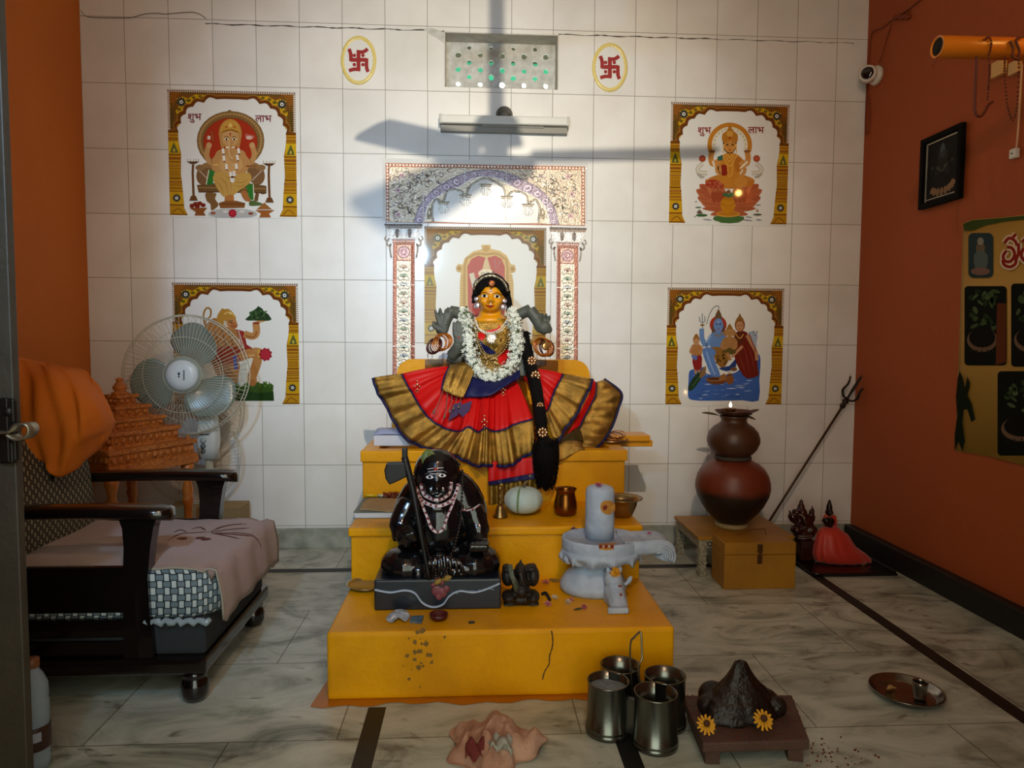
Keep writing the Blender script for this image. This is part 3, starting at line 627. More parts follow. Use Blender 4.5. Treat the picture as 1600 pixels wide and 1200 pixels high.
def hanuman(a):
    a.line([(352, 420), (345, 330), (372, 280), (405, 295), (402, 350), (372, 380), (360, 420), (400, 520)], 15, 'a07438')
    a.poly([(640, 922), (780, 915), (940, 935), (936, 1000), (945, 1070), (560, 1072), (560, 960)], '35541f', 0); a.poly([(600, 1000), (700, 985), (820, 1005), (940, 990), (945, 1070), (560, 1072)], '223f1a', 0)
    for k in range(70): x = R_.uniform(600, 935); a.line([(x, R_.uniform(925, 960)), (x+R_.uniform(-8, 8), R_.uniform(900, 935))], 7, R_.choice(['54792c', '456a26', '6b8c3c']), 0, up=False)
    a.L += 1
    a.poly([(400, 380), (470, 370), (540, 440), (630, 465), (650, 560), (720, 650), (640, 740), (690, 860), (600, 930), (480, 880), (420, 760), (370, 600), (350, 480)], 'a8743f', 2)
    a.poly([(420, 640), (560, 600), (700, 640), (660, 730), (560, 760), (440, 740)], '8c3a28', 2); a.poly([(595, 690), (620, 680), (640, 800), (605, 800)], '3c4c98', 0); a.poly([(660, 760), (715, 750), (690, 930), (640, 930)], 'cfd2cc', 2)
    for p in ([(440, 480), (480, 620)], [(500, 470), (540, 620)], [(560, 480), (600, 600)]): a.line(p, 9, '7a4c26')
    a.poly([(622, 460), (690, 478), (712, 590), (775, 630), (715, 648), (680, 620), (650, 540)], '97312a', 0); a.line([(640, 470), (690, 620)], 9, 'c8bca8')
    a.line([(690, 500), (760, 520), (795, 490), (790, 400)], 60, 'bb8650'); a.line([(700, 515), (770, 530), (800, 480)], 16, '9a6636'); a.poly([(768, 410), (800, 388), (885, 378), (870, 392), (810, 408)], 'c4935c', 2); a.rect(768, 400, 820, 418, '8a3c2a')
    a.poly([(698, 376), (735, 345), (742, 318), (790, 285), (812, 263), (845, 285), (860, 310), (895, 330), (926, 376), (900, 388), (720, 386)], '2f452b', 0)
    for k in range(22): a.ell(R_.uniform(740, 885), R_.uniform(300, 375), R_.uniform(8, 20), R_.uniform(5, 11), R_.choice(['4e6a3e', '213520', '3f5a36', '62784c']), R_.uniform(0, 3), n=8, up=False)
    a.L += 1
    a.line([(650, 700), (740, 665), (800, 690), (795, 760), (758, 860), (765, 925)], 78, 'b57f48'); a.line([(700, 690), (780, 680)], 18, 'cf9e66'); a.poly([(735, 900), (775, 890), (790, 930), (770, 945), (738, 935)], 'a86f3c', 2)
    a.line([(770, 635), (830, 645), (840, 690)], 40, 'bb8650'); a.rect(805, 630, 832, 700, 'c8a04a'); a.flower(872, 675, 60, '9e2230', 9, .8); a.ell(872, 675, 38, 42, 'b22e3c')
    a.poly([(458, 360), (478, 315), (505, 282), (520, 290), (560, 288), (605, 330), (622, 372), (600, 392), (545, 380), (535, 430), (500, 450), (470, 420)], 'b5873a', 2); a.line([(520, 330), (570, 315), (612, 350)], 12, 'd8b468'); a.ell(575, 325, 10, 10, 'e4cc8c')
    a.poly([(540, 380), (600, 370), (622, 380), (630, 420), (618, 455), (580, 460), (545, 430)], 'bb8550', 2); a.ell(602, 428, 34, 26, 'b06c40'); a.line([(580, 436), (625, 440)], 5, '7a3a22'); a.line([(560, 398), (592, 404)], 7, '241610', 0); a.line([(555, 388), (595, 388)], 6, '6a4420', 0); a.ell(528, 410, 12, 22, 'c8c4b4')

def shrine_print(a):
    a.poly([(582, 840), (590, 812), (625, 816), (640, 770), (700, 720), (768, 703), (762, 672), (832, 670), (832, 700), (900, 715), (950, 750), (980, 812), (1012, 822), (1012, 850), (985, 880), (1000, 950), (1000, 1400), (600, 1400), (605, 950), (612, 880)], 'd3b274', 0)
    a.line([(640, 1300), (640, 830), (680, 760), (740, 735), (800, 742), (870, 735), (930, 770), (955, 840), (955, 1300)], 18, 'b8935a', 2)
    for y in range(900, 1300, 18): a.line([(610, y), (650, y)], 5, 'b08a50', 0, up=False); a.line([(945, y), (995, y)], 5, 'b08a50', 0, up=False)
    a.L += 1; a.poly([(668, 1350), (660, 830), (690, 775), (740, 750), (800, 768), (865, 750), (910, 772), (935, 830), (938, 1350)], 'b8544e', 1)
    a.poly([(800, 752), (815, 790), (832, 850), (850, 900), (850, 1300), (760, 1300), (745, 900), (770, 850), (785, 790)], 'd6bd92', 0)
    for x, y in ((600, 845), (992, 850)): a.ell(x, y, 24, 28, 'c8a468'); a.ell(x, y, 12, 14, 'a8844a')
    a.ell(797, 700, 26, 24, 'c09a58'); a.line([(690, 880), (720, 1000)], 36, 'd6cbb4'); a.line([(860, 780), (870, 850), (905, 790)], 8, 'a8787a', 0)

C1 = (250, 130, 475, 350, 1227); C2 = (1035, 150, 1250, 360, 1229); C3 = (1030, 440, 1240, 645, 1229); C4 = (255, 430, 480, 650, 1227); C5 = (590, 240, 930, 480, 1600)
panel(1, 4, 1, 3, 'square tile picture of an elephant-headed god on a red-backed throne, upper left of wall', C1, ganesha)
panel(13, 16, 1, 3, 'square tile picture of a golden goddess seated on a pink lotus, upper right of wall', C2, lakshmi)
panel(1, 4, 4, 6, 'square tile picture of a monkey god lifting a green hill, behind the fan', C4, hanuman)
panel(13, 16, 4, 6, 'square tile picture of a blue god and his family by blue water, above the pots', C3, shiva)
panel(7, 10, 3.06, 5.02, 'tile picture of a gilded red throne arch behind the goddess statue', C5, shrine_print, .38)  # frame colours greyed to paint in the glare on this picture

# ------------------------------------------------------------------ arch-and-pillar relief tiles round the centre picture
arc_t = thing('arch_tile_relief', (W(759, 350).x, 0, W(759, 600).z), 'metallic floral relief tile arch with two pillars behind the goddess statue', 'tile arch')
a = Art(C5, WP); a.L = 12
xa, xb = WP(603, 255).x, WP(915, 255).x
b = MB(); b.box2((TX0+1.2+.003, -.0028, TZ0+1.5+.003), (TX0+2.2-.003, -.0002, TZ0+1.8-.003)); b.build('tile_panel', M_PANEL, arc_t)
a.poly([(58, 68), (1525, 95), (1525, 530), (62, 505)], '9c6a52')
outer = [(q.x, q.y) for q in smoothpath([(268, 505, 0), (310, 385, 0), (400, 275, 0), (520, 200, 0), (650, 142, 0), (800, 120, 0), (950, 142, 0), (1100, 208, 0), (1225, 290, 0), (1300, 400, 0), (1332, 522, 0)], 5)]
inner = [(q.x, q.y) for q in smoothpath([(345, 505, 0), (372, 380, 0), (470, 300, 0), (600, 245, 0), (690, 190, 0), (800, 170, 0), (915, 195, 0), (1005, 255, 0), (1130, 305, 0), (1225, 380, 0), (1268, 518, 0)], 5)]
lobes = [(q.x, q.y) for q in smoothpath([(408, 500, 0), (400, 400, 0), (430, 335, 0), (482, 352, 0), (510, 285, 0), (570, 265, 0), (625, 285, 0), (648, 318, 0), (672, 250, 0), (730, 208, 0), (798, 178, 0), (865, 210, 0), (925, 250, 0), (948, 320, 0), (980, 285, 0), (1050, 280, 0), (1095, 315, 0), (1108, 362, 0), (1160, 340, 0), (1192, 400, 0), (1182, 512, 0)], 4)]
a.poly([(86, 98), (1497, 122), (1497, 527)]+[(x, min(y, 525)) for x, y in outer[::-1]]+[(86, 503)], 'c2b39e')
for k in range(62): x = 70+k*24; y0 = 68+27*(x-58)/1467; a.ell(x, y0+14, 6.5, 7, 'e4dccf', n=8, up=False)
for k in range(17): y = 104+k*24.5; a.ell(72, y, 6.5, 7, 'e4dccf', n=8, up=False); a.ell(1511, y+22, 6.5, 7, 'e4dccf', n=8, up=False)
a.L += 1
oy = lambda x: min((abs(px-x), py) for px, py in outer)[1]
for k in range(760):
    x = R_.uniform(100, 1485); y = R_.uniform(112, 500); top = 98+24*(x-86)/1411+14
    if y < top+6 or (268 < x < 1332 and y > oy(x)-16): continue
    t = R_.uniform(0, 6.28); r = R_.uniform(16, 36)
    if x > 1455 or y > 490: continue
    c = R_.choice(['7a6a56', '8a7c68', '625648', '6a6460', 'e4dccc', '5e6254', '70686e'])
    a.line([(x+r*math.cos(t+q)*q/2.2, y+r*math.sin(t+q)*q/2.2*.8) for q in (.4, .9, 1.5, 2.2, 3.0)], 8, c, 3, up=False, taper=True)
    if k % 3 == 0: a.ell(x, y, 9, 6, R_.choice(['a08a6c', '8c7c84', 'b49a8c']), t, n=8, up=False)
a.L += 1
for cx, cy in ((150, 270), (1430, 300), (150, 450), (1420, 460), (180, 160), (1400, 170)):
    a.flower(cx, cy, 26, 'b59a9a', 6, .6); a.ell(cx, cy, 9, 9, '8a6a6a', n=8)
n = len(outer)
a.mb.add([a.P(p) for p in outer+inner], [[i, i+1, n+i+1, n+i] for i in range(n-1)], False, lin('a2939c')); a.L += 1
for i in range(1, n-1, 3):
    ox, oy_ = outer[i]; ix, iy = inner[i]; mx, my = (ox+ix)/2, (oy_+iy)/2; l = math.hypot(ox-ix, oy_-iy)/2*.8
    t = math.atan2(oy_-iy, ox-ix); a.ell(mx, my, l, l*.85, '85737e', t, n=12); a.ell(mx-3, my-2, l*.7, l*.55, 'c2b2bc', t, n=12); a.ell(mx, my, l*.4, l*.25, '8a7884', t, n=10)
a.line(outer, 6, '6e6470', 0); a.line(inner, 7, 'd9d2d4', 0)
a.poly(inner[:1]+inner[1:]+[(1268, 518)]+lobes[::-1], 'cdbfa9'); face = Art(C5, WP); face.L = a.L; face.poly(lobes+[(795, 515)], 'e6e6e2'); face.mb.build('arch_opening', art_mat('satin_print', .3), arc_t)
a.line(lobes, 17, '6e6254', 0); a.line(lobes, 7, 'a59a88', 0)
for cx, cy in ((485, 352), (645, 300), (795, 222), (950, 310), (1106, 368)):
    a.rect(cx-46, cy, cx+46, cy+10, '807668'); a.rect(cx-38, cy+10, cx+38, cy+26, 'a89c8a'); a.ell(cx, cy+58, 42, 34, 'b9b6b0'); a.ell(cx, cy+56, 36, 28, 'd9d7d0')
    for q in (-24, -9, 9, 24): a.line([(cx+q*.7, cy+32), (cx+q*1.2, cy+58), (cx+q*.5, cy+86)], 4, '908a80', 3, up=False)
    a.L += 1
for x, x2 in ((340, 336), (643, 640), (947, 944), (1250, 1247)): a.line([(x, 75+x*.018), (x2, 505+x*.012)], 4, 'c9c2b4', 0)
for x, s in ((378, 1), (1215, -1)): a.line([(x, 480), (x+s*-10, 440), (x+s*6, 405), (x+s*14, 450), (x+s*4, 470)], 9, '7a6c58'); a.ell(x, 465, 14, 20, '8a7a64')
a.mb.build('relief_arch', M_RELIEF, arc_t)
CX2 = TX0+.2*8.5
def pillar(side):
    plc = WP if side < 0 else (lambda px, py: Vector((2*((xa+xb)/2)-WP(px, py).x, PY, WP(px, py).z-.006)))
    a = Art((595, 340, 765, 600, 785), plc); a.L = 12
    a.poly([(26, 45), (300, 45), (300, 60), (26, 58)], '5f544c'); a.poly([(30, 60), (300, 62), (296, 78), (34, 76)], '8c7c70'); a.poly([(40, 78), (292, 80), (268, 152), (70, 150)], 'cbc6c0')
    for x in (80, 118, 165, 208, 250): a.poly([(x-14, 86), (x+14, 86), (x+9, 140), (x-9, 140)], 'e2deda' if x in (80, 165, 250) else '6c625c', 2)
    for s in (-1, 1):
        X = lambda x: 166+s*(x-166); a.line([(X(60), 150), (X(42), 185), (X(58), 205), (X(72), 190), (X(66), 225), (X(76), 290)], 12, '7a7068'); a.line([(X(40), 130), (X(28), 155), (X(44), 165)], 9, '7a7068')
    a.poly([(80, 156), (248, 156), (244, 186), (86, 186)], '8d6a60'); a.line([(82, 170), (247, 170)], 6, 'c9a99c', 0)
    a.poly([(88, 186), (244, 186), (246, 1180), (84, 1180)], '8f5c4a'); a.poly([(98, 190), (112, 190), (112, 1180), (96, 1180)], 'a97260', up=False); a.poly([(222, 190), (234, 190), (236, 1180), (222, 1180)], '7a4a3a')
    a.rect(118, 198, 216, 304, 'c5a595'); a.ell(166, 250, 44, 44, '6c4a4a'); a.ell(166, 250, 38, 38, 'bd9c9e'); a.flower(166, 250, 32, '9a7478', 10, .6); a.ell(166, 250, 12, 12, 'c8a8aa')
    a.poly([(115, 312), (216, 312), (214, 1180), (115, 1180)], 'd6ccb8')
    y = 345; k = 0
    while y < 1150:
        c = ('8a6a5c', '4c6a56', '5e6e78', '54624c')[k % 4]
        for t in range(7):
            q = PI*(.12+.76*t/6); a.line([(165, y+22), (165+26*math.cos(q), y+22-24*math.sin(q)), (165+42*math.cos(q), y+24-34*math.sin(q))], 7, c, 3, up=False, taper=True)
        a.ell(165, y+20, 8, 7, 'a07a6c', n=8, up=False)
        for s in (-1, 1): a.line([(165, y+34), (165+s*28, y+44), (165+s*42, y+30), (165+s*34, y+22)], 5, '6a6050', 3, up=False)
        a.L += 1; y += 64; k += 1
    a.line([(84, 484), (248, 484)], 5, 'dcd8d0', 0); a.line([(84, 928), (248, 928)], 5, 'dcd8d0', 0)
    a.mb.build('relief_pillar', M_RELIEF, arc_t)
pillar(-1); pillar(1)

# ------------------------------------------------------------------ oval plaques with the auspicious mark
def plaque(cx, cy, side):
    crop = (520, 20, 1000, 300, 1600); px, py = 520+cx*.3, 20+cy*.3
    t = thing('oval_plaque', W(px, py+38), 'yellow-rimmed oval plaque with a red swastika and dots, %s the ventilator' % ('left of' if side < 0 else 'right of'), 'plaque', 'swastika plaques beside the ventilator')
    q = lambda r, ry, y, s=0: [W(520+(cx+r*math.cos(2*PI*i/96)*(1+s*abs(math.sin(2*PI*i/96*14)))) * .3, 20+(cy+ry*math.sin(2*PI*i/96)*(1+s*abs(math.sin(2*PI*i/96*14))))*.3, y) for i in range(96)]
    b = MB(); b.poly(q(80, 114, -.0035)); b.grid([q(80, 114, -.0035)+q(80, 114, -.0035)[:1], q(80, 114, .0)+q(80, 114, .0)[:1]]); b.build('plaque_face', M_PANEL, t)
    b = MB(); o = q(93, 128, -.001); o2 = q(88, 123, -.006); i2 = q(78, 110, -.006, .04); i1 = q(72, 103, -.0034, .06)
    b.grid([x+x[:1] for x in (o, o2, i2, i1)]); b.build('oval_rim', mat('yellow_plaque_rim', 'e2cf78', 0.25, var=0.4, vscale=50, col2='f0e6b4'), t)
    a = Art(crop, lambda x, y: W(x, y, -.0038)); c = '9c2b2c'; X, Y = cx-134, cy-247
    for p in ([(134, 196), (134, 300)], [(92, 245), (178, 245)], ): a.line([(x+X, y+Y) for x, y in p], 21, c, 0)
    for p in ([(124, 202), (158, 204), (182, 188)], [(176, 238), (176, 284), (184, 308)], [(144, 296), (110, 294), (84, 302)], [(94, 252), (93, 214), (84, 188)]):
        a.line([(x+X, y+Y) for x, y in p], 19, c, 3)
    for x, y in ((112, 222), (157, 222), (112, 270), (157, 270)): a.ell(x+X, y+Y, 9.5, 9.5, c, n=14)
    a.mb.build('swastika_mark', art_mat('plaque_print', .3), t)
plaque(134, 247, -1); plaque(1443, 284, 1)
# ------------------------------------------------------------------ ceiling fan (its shadow falls on the tiles)
M_FANMETAL = mat('cream_fan_enamel', 'd9d4c6', 0.35)
cf = thing('ceiling_fan', (.165, -1.633, 2.211), 'three-bladed ceiling fan hanging from a rod in mid room', 'ceiling fan')
b = MB(); b.tube([(.165, -1.633, 2.30), (.165, -1.633, 2.95)], .019, 10); b.lathe([(.02, 2.86), (.06, 2.93), (.065, 2.98)], (.165, -1.633, 0), 20); b.build('down_rod', M_FANMETAL, cf)
b = MB(); b.lathe([(.0, 2.15), (.06, 2.152), (.09, 2.165), (.10, 2.185), (.094, 2.20), (.06, 2.207), (.032, 2.212), (.030, 2.236), (.068, 2.238), (.060, 2.262), (.050, 2.288), (.034, 2.302), (.020, 2.306)], (.165, -1.633, 0), 28); b.build('motor_housing', M_FANMETAL, cf)
for k in range(3):
    a = .22+k*2*PI/3; u = Vector((math.cos(a), math.sin(a), 0)); v = Vector((-math.sin(a), math.cos(a), -.45)).normalized(); c = Vector((.165, -1.633, 2.205))
    b = MB(); o = [c+u*x+v*y for x, y in ((.08, -.058), (.08, .058), (.35, .062), (.585, .064), (.605, .040), (.600, -.03), (.575, -.062), (.35, -.060))]
    b.prism(o, (0, 0, .003)); b.box(c+u*.12, (.12, .035, .006), rz=a); b.build('fan_blade', M_FANMETAL, cf)

# ------------------------------------------------------------------ tube light batten below the ventilator
tl = thing('tube_light', W(788, 205), 'unlit white tube light batten on the tiles below the ventilator', 'light')
y0 = -.055
b = MB(); p0, p1 = at(688, 178, y=y0), at(888, 178, y=y0)
hgt = .040
b.box2((p0.x, y0, p0.z-hgt), (p1.x, y0+.03, p0.z), bev=.006); b.build('diffuser', mat('frosted_tube_cover', 'd6d8d2', 0.35), tl)
b = MB(); b.box2((p0.x, -.030, at(788, 207, y=-.03).z), (p1.x, -.004, at(788, 197, y=-.03).z), bev=.002); b.box2((at(752, 195, y=-.032).x, -.034, at(788, 199, y=-.034).z), (at(850, 195, y=-.032).x, -.006, at(788, 192, y=-.034).z), bev=.003); b.build('reflection_strip', mat('grey_reflection_strip', '87857c', .45), tl)  # solid grey strip stands in for the fixture's reflection in the tiles
b = MB(); b.box2((p0.x+.01, y0+.03, p0.z-hgt+.012), (p1.x-.01, -.004, p0.z-.012)); b.build('batten', mat('grey_batten', 'b8b8b0', 0.5), tl)
for X in (p0.x, p1.x):
    b = MB(); b.box2((X-.006, y0-.002, p0.z-hgt-.002), (X+.006, y0+.032, p0.z+.002), bev=.003); b.build('end_cap', mat('clear_end_cap', 'c4c6c0', 0.3), tl)
b = MB(); c = W(788, 179, -.02); b.ring(c, .034, .006, (0, 1, 0)); b.lathe([(.03, 0), (.026, .012), (.012, .016)], c+Vector((0, .02, 0)), 20, axis=(0, -1, 0)); b.build('cable_rosette', mat('dark_rosette', '55524a', 0.5), tl)

# ------------------------------------------------------------------ loose wire at the top left, wire at top right
b = MB(); b.tube(smoothpath([W(x, y, -.006) for x, y in ((126, 16), (133, 24), (145, 27), (190, 28), (205, 27.5), (225, 22), (245, 20.5), (258, 22), (280, 20), (300, 19), (312, 22), (322, 29))], 5), .0014, 6)
tag(b.build('loose_wire', mat('thin_grey_wire', '6a655a', 0.6)), 'thin grey wire running along the top left tiles', 'wire')
def RW(px, py, d=0.006): return at(px, py, x=XR-d)
M_RED = mat('rust_painted_cable', '7c3210', 0.6)
b = MB(); b.tube(smoothpath([RW(1440, -2), RW(1415, 18), RW(1398, 28), RW(1388, 36), RW(1378, 44), RW(1366, 48), RW(1360, 58), RW(1357, 90), RW(1355, 130), RW(1352, 195), RW(1354, 210), RW(1358, 195), RW(1357, 150)], 5), .0035, 6)
b.tube(smoothpath([RW(1393, 38), RW(1384, 65), RW(1374, 98)], 5), .003, 6)
for q in range(7): b.sph(RW(1400+q*3.2, 27-1.0*(q % 3)), (.014, .016, .011), nu=8, nv=6)
tag(b.build('camera_cable', M_RED), 'painted-over cable looping down to the security camera', 'cable')

# ------------------------------------------------------------------ security camera
c0 = RW(1372, 118, 0); cc = thing('security_camera', c0, 'small white dome security camera on the right wall corner', 'camera')
M_WP = mat('white_plastic', 'd8d4ca', 0.35)
b = MB(); b.lathe([(.045, 0), (.045, .014), (.038, .026)], c0, 26, axis=(-1, 0, 0)); b.build('mount', M_WP, cc)
tgt = at(1357, 117, x=XR-.10); ax = (Vector((-.62, -.75, -.10))).normalized()
b = MB(); ce = c0+Vector((-.055, -.012, .0)); b.tube([c0+Vector((-.02, 0, 0)), ce], [.034, .032], 16); b.lathe([(.034, -.03), (.0385, -.02), (.040, .012), (.037, .026), (.029, .030)], ce, 26, axis=ax); b.build('camera_body', M_WP, cc)
b = MB(); b.lathe([(.029, .026), (.028, .031), (.018, .034), (.001, .035)], ce, 24, axis=ax); b.build('lens', mat('black_lens_glass', '080808', 0.08, coat=1.0), cc)

# ------------------------------------------------------------------ orange pipe with bead chains on the right wall
M_PIPE = mat('orange_pipe_paint', 'd9801c', 0.35, var=.3, vscale=12, col2='c46e14')
pa, pb = at(1462, 73, x=XR-.10), None
pa = at(1462, 73, y=-1.0); pa.x = min(pa.x, XR-.06)
# the pipe sticks straight out of the wall; its open end faces the room
pp = at(1464, 73, y=-1.30); pq = Vector((XR-.001, -1.30, pp.z))
pipe = thing('hanging_pipe', pp, 'orange painted pipe sticking out of the right wall, near the ceiling', 'pipe')
d = (pq-pp); u = d.normalized(); rp = 16.5*scale(-1.3)
b = MB(); M = Matrix.Translation(pp) @ u.to_track_quat('Z', 'Y').to_matrix().to_4x4()
b.lathe([(rp, 0), (rp, d.length)], M=M, n=26, capb=False); b.lathe([(rp*.82, d.length), (rp*.82, .0), (rp, 0)], M=M, n=26, capb=False, capt=False); b.build('pipe_tube', M_PIPE, pipe)
b = MB(); b.lathe([(rp*.83, .003), (.0005, .004)], M=M, n=24); b.build('pipe_shade_disc', mat('pipe_dark_inside', '0c0a08', .9), pipe)  # black disc stands in for the darkness inside the pipe
b = MB(); b.tube(smoothpath([pp+Vector((0, 0, -rp)), pp+Vector((-.004, 0, -rp-.014)), pp+Vector((-.012, 0, -rp-.03))], 4), .003, 6); b.build('rag_end', M_RED, pipe)
def onpipe(px, dz=0.0):
    return Vector((at(px, 76, y=-1.30).x, -1.30, pp.z+dz))
M_BEAD = mat('dark_red_beads', '5a1c0c', 0.55)
def loopcord(name, pts, r, label, beads=False, m=None):
    b = MB(); P = smoothpath(pts, 8)
    if beads:
        L = 0; last = P[0]
        for p in P:
            if (p-last).length > r*1.7 or p is P[0]: b.sph(p, r, nu=7, nv=5); last = p
    else: b.tube(P, r, 7)
    tag(b.build(name, m or M_BEAD), label, 'cord')
yy = lambda px: onpipe(px).y
Q = lambda px, py, o=-.034: at(px, py, y=yy(px)+o)
loopcord('bead_string', [Q(1538, 62), Q(1545, 58), Q(1549, 66), Q(1547, 80), Q(1545, 88), Q(1546, 110), Q(1544, 140), Q(1543, 158)], .0034, 'dark red bead string hanging over the orange pipe', True)
loopcord('dark_rope', [Q(1526, 88), Q(1525, 120), Q(1523, 160), Q(1524, 176), Q(1530, 182), Q(1537, 177), Q(1544, 164), Q(1551, 159)], .0042, 'thick dark cord looping below the orange pipe')
loopcord('thread_loop', [Q(1570, 90), Q(1570, 120), Q(1574, 165), Q(1584, 188), Q(1590, 150), Q(1592, 95)], .0034, 'dark red thread loop nearest the right edge of the photo', True)
loopcord('pipe_wrapping', [Q(1578, 64), Q(1583, 75), Q(1582, 88), Q(1590, 92), Q(1593, 80), Q(1588, 62), Q(1600, 57)], .0036, 'dark thread wound round the orange pipe')
def tagbox(name, px, py, wpx, hpx, col, label, cat, x=XR-.012, dep=.02):
    p = at(px, py, x=x); s = scale(p.y); b = MB()
    b.box(p, (dep, wpx*s*1.6, hpx*s), bev=.002); tag(b.build(name, mat(name+'_plastic', col, .4)), label, cat); return p
tagbox('switch_box', 1561, 107, 15, 24, 'd8a860', 'cream switch box on the rust wall beneath the orange pipe', 'switch')
tagbox('junction_box', 1586, 106, 12, 20, 'd0a060', 'cream junction box beside a hanging wire under the pipe', 'box')
p2 = at(1585, 240, x=XR-.012); tb = thing('bell_push', p2, 'small white bell push hanging on a pale wire', 'switch'); s = scale(p2.y)
b = MB(); b.box(p2, (.018, .030, .034), bev=.003); b.build('push_body', M_WP, tb); b = MB(); b.sph(p2+Vector((-.010, 0, 0)), .003, nu=8, nv=6); b.build('push_button', mat('dark_button', '2a2622', .5), tb)
b = MB(); b.tube(smoothpath([at(1597, 100, x=XR-.01), at(1594, 150, x=XR-.008), at(1591, 200, x=XR-.008), at(1588, 232, x=XR-.010)], 6), .0035, 6); b.build('pale_wire', mat('pale_wire_pvc', 'c8a078', .5), tb)

# ------------------------------------------------------------------ framed picture on the right wall
def wallquad(px, d):
    return [at(x, y, x=XR-d) for x, y in px]
fq = [at(1444, 216, x=XR-.006), at(1509, 196, x=XR-.006), at(1508, 308, x=XR-.006), at(1443, 329, x=XR-.006)]
ya, yb_ = (fq[0].y+fq[3].y)/2, (fq[1].y+fq[2].y)/2; zt, zb_ = (fq[0].z+fq[1].z)/2, (fq[2].z+fq[3].z)/2
pf = thing('picture_frame', (XR-.01, (ya+yb_)/2, zb_), 'black framed dark picture hung on the rust right wall', 'picture')
fw = .022; D = XR-.006
b = MB()
for (y0, y1, z0, z1) in ((ya, yb_, zt-fw, zt), (ya, yb_, zb_, zb_+fw), (ya, ya-fw, zb_+fw, zt-fw), (yb_+fw, yb_, zb_+fw, zt-fw)): b.box2((D, y0, z0), (D-.022, y1, z1), bev=.003)
b.build('frame', mat('black_frame', '060504', .8, spec=.15), pf)
b = MB(); b.box2((D, ya-fw, zb_+fw), (D-.008, yb_+fw, zt-fw)); b.build('picture_mount', mat('dark_print', '0a0806', .6, spec=.2), pf)
b = MB(); iy0, iy1, iz0, iz1 = ya-fw, yb_+fw, zb_+fw, zt-fw
for (y0, y1, z0, z1) in ((iy0-.004, iy0-.012, iz0+.005, iz1-.004), (iy0-.012, iy1+.02, iz1-.009, iz1-.004), (iy0-.012, iy1+.02, iz0+.010, iz0+.013)): b.box2((D-.008, y0, z0), (D-.010, y1, z1))
b.build('silver_line', mat('silver_line', 'c8c4b0', .3, .6), pf)
fa = Art((0, 0, 1, 1, 1), lambda u, v: Vector((D-.0085, iy0+(iy1-iy0)*u, iz1+(iz0-iz1)*v)), normal=Vector((-1, 0, 0)))
fa.ell(.52, .30, .16, .10, '2c2a28'); fa.ell(.50, .25, .09, .08, '3a3a3c'); fa.poly([(.42, .22), (.5, .08), (.58, .2)], '4a5458', 2); fa.poly([(.3, .62), (.38, .38), (.5, .34), (.66, .4), (.72, .62), (.5, .68)], '2a2622', 3)
for s in (-.2, 0, .2): fa.line([(.36+s*.2, .45), (.5, .55), (.64+s*.2, .45)], .02, '4c4a44')
for k in range(8):
    t = .2+k*.34; fa.ell(.52+.33*math.cos(t), .76+.12*math.sin(t), .07, .05, '8a6a4c', t, n=10)
fa.ell(.5, .68, .2, .12, '1c1814'); fa.ell(.22, .45, .05, .03, '3c3630'); fa.ell(.8, .42, .05, .03, '3c3630')
fa.mb.build('print', art_mat('framed_print', .6, spec=.15), pf)

# ------------------------------------------------------------------ poster on the right wall
pc = [at(1505, 349, x=XR-.003), at(1640, 329, x=XR-.003), at(1640, 735, x=XR-.003), at(1493, 705, x=XR-.003)]
ps = thing('wall_poster', (XR, (pc[0].y+pc[1].y)/2, pc[3].z), 'mustard cloth poster with plant photos and red lettering on the right wall', 'poster')
top = smoothpath([pc[0], at(1520, 343, x=XR-.004), at(1545, 341, x=XR-.006), at(1580, 338, x=XR-.005), pc[1]], 5); bot = smoothpath([pc[3], at(1540, 712, x=XR-.005), at(1580, 722, x=XR-.007), pc[2]], 6)
n = 24
def resamp(P, n):
    L = [0]
    for p, q in zip(P, P[1:]): L.append(L[-1]+(q-p).length)
    out = []
    for i in range(n):
        s = L[-1]*i/(n-1); k = max(j for j in range(len(L)) if L[j] <= s+1e-9); k = min(k, len(P)-2); f = (s-L[k])/max(L[k+1]-L[k], 1e-9); out.append(P[k].lerp(P[k+1], f))
    return out
b = MB(); b.grid([resamp(top, n), resamp(bot, n)]); b.build('poster_sheet', mat('mustard_cloth_print', 'b08634', .6, var=.25, vscale=6, col2='94702c'), ps, thick=.001)
pa_ = Art((1490, 330, 1640, 740, 150), lambda x, y: at(x, y, x=XR-.0085), step=3e-5, normal=Vector((-1, 0, 0)))
def rrect(x0, y0, x1, y1, c, r=8):
    o = []
    for cx, cy, a0 in ((x1-r, y0+r, -PI/2), (x1-r, y1-r, 0), (x0+r, y1-r, PI/2), (x0+r, y0+r, PI)):
        for k in range(5): t = a0+k*PI/8; o.append((cx+r*math.cos(t), cy+r*math.sin(t)))
    pa_.poly(o, c)
X = lambda x: x-1490
Yp = lambda y: y-330
pa_.poly([(X(1505), Yp(350)), (X(1520), Yp(344)), (X(1560), Yp(341)), (X(1600), Yp(337)), (X(1640), Yp(334)), (X(1640), Yp(340)), (X(1600), Yp(343)), (X(1570), Yp(346)), (X(1540), Yp(352)), (X(1520), Yp(360)), (X(1506), Yp(360))], '3a4a1c')
rrect(X(1513), Yp(364), X(1552), Yp(434), '2c3a3c'); pa_.ell(X(1532), Yp(388), 7, 10, '6a5a44'); pa_.poly([(X(1522), Yp(398)), (X(1532), Yp(392)), (X(1543), Yp(398)), (X(1541), Yp(420)), (X(1524), Yp(420))], '54605c', 2); pa_.ell(X(1532), Yp(424), 15, 6, '7a5a50'); pa_.ell(X(1532), Yp(377), 5, 6, '8a8478')
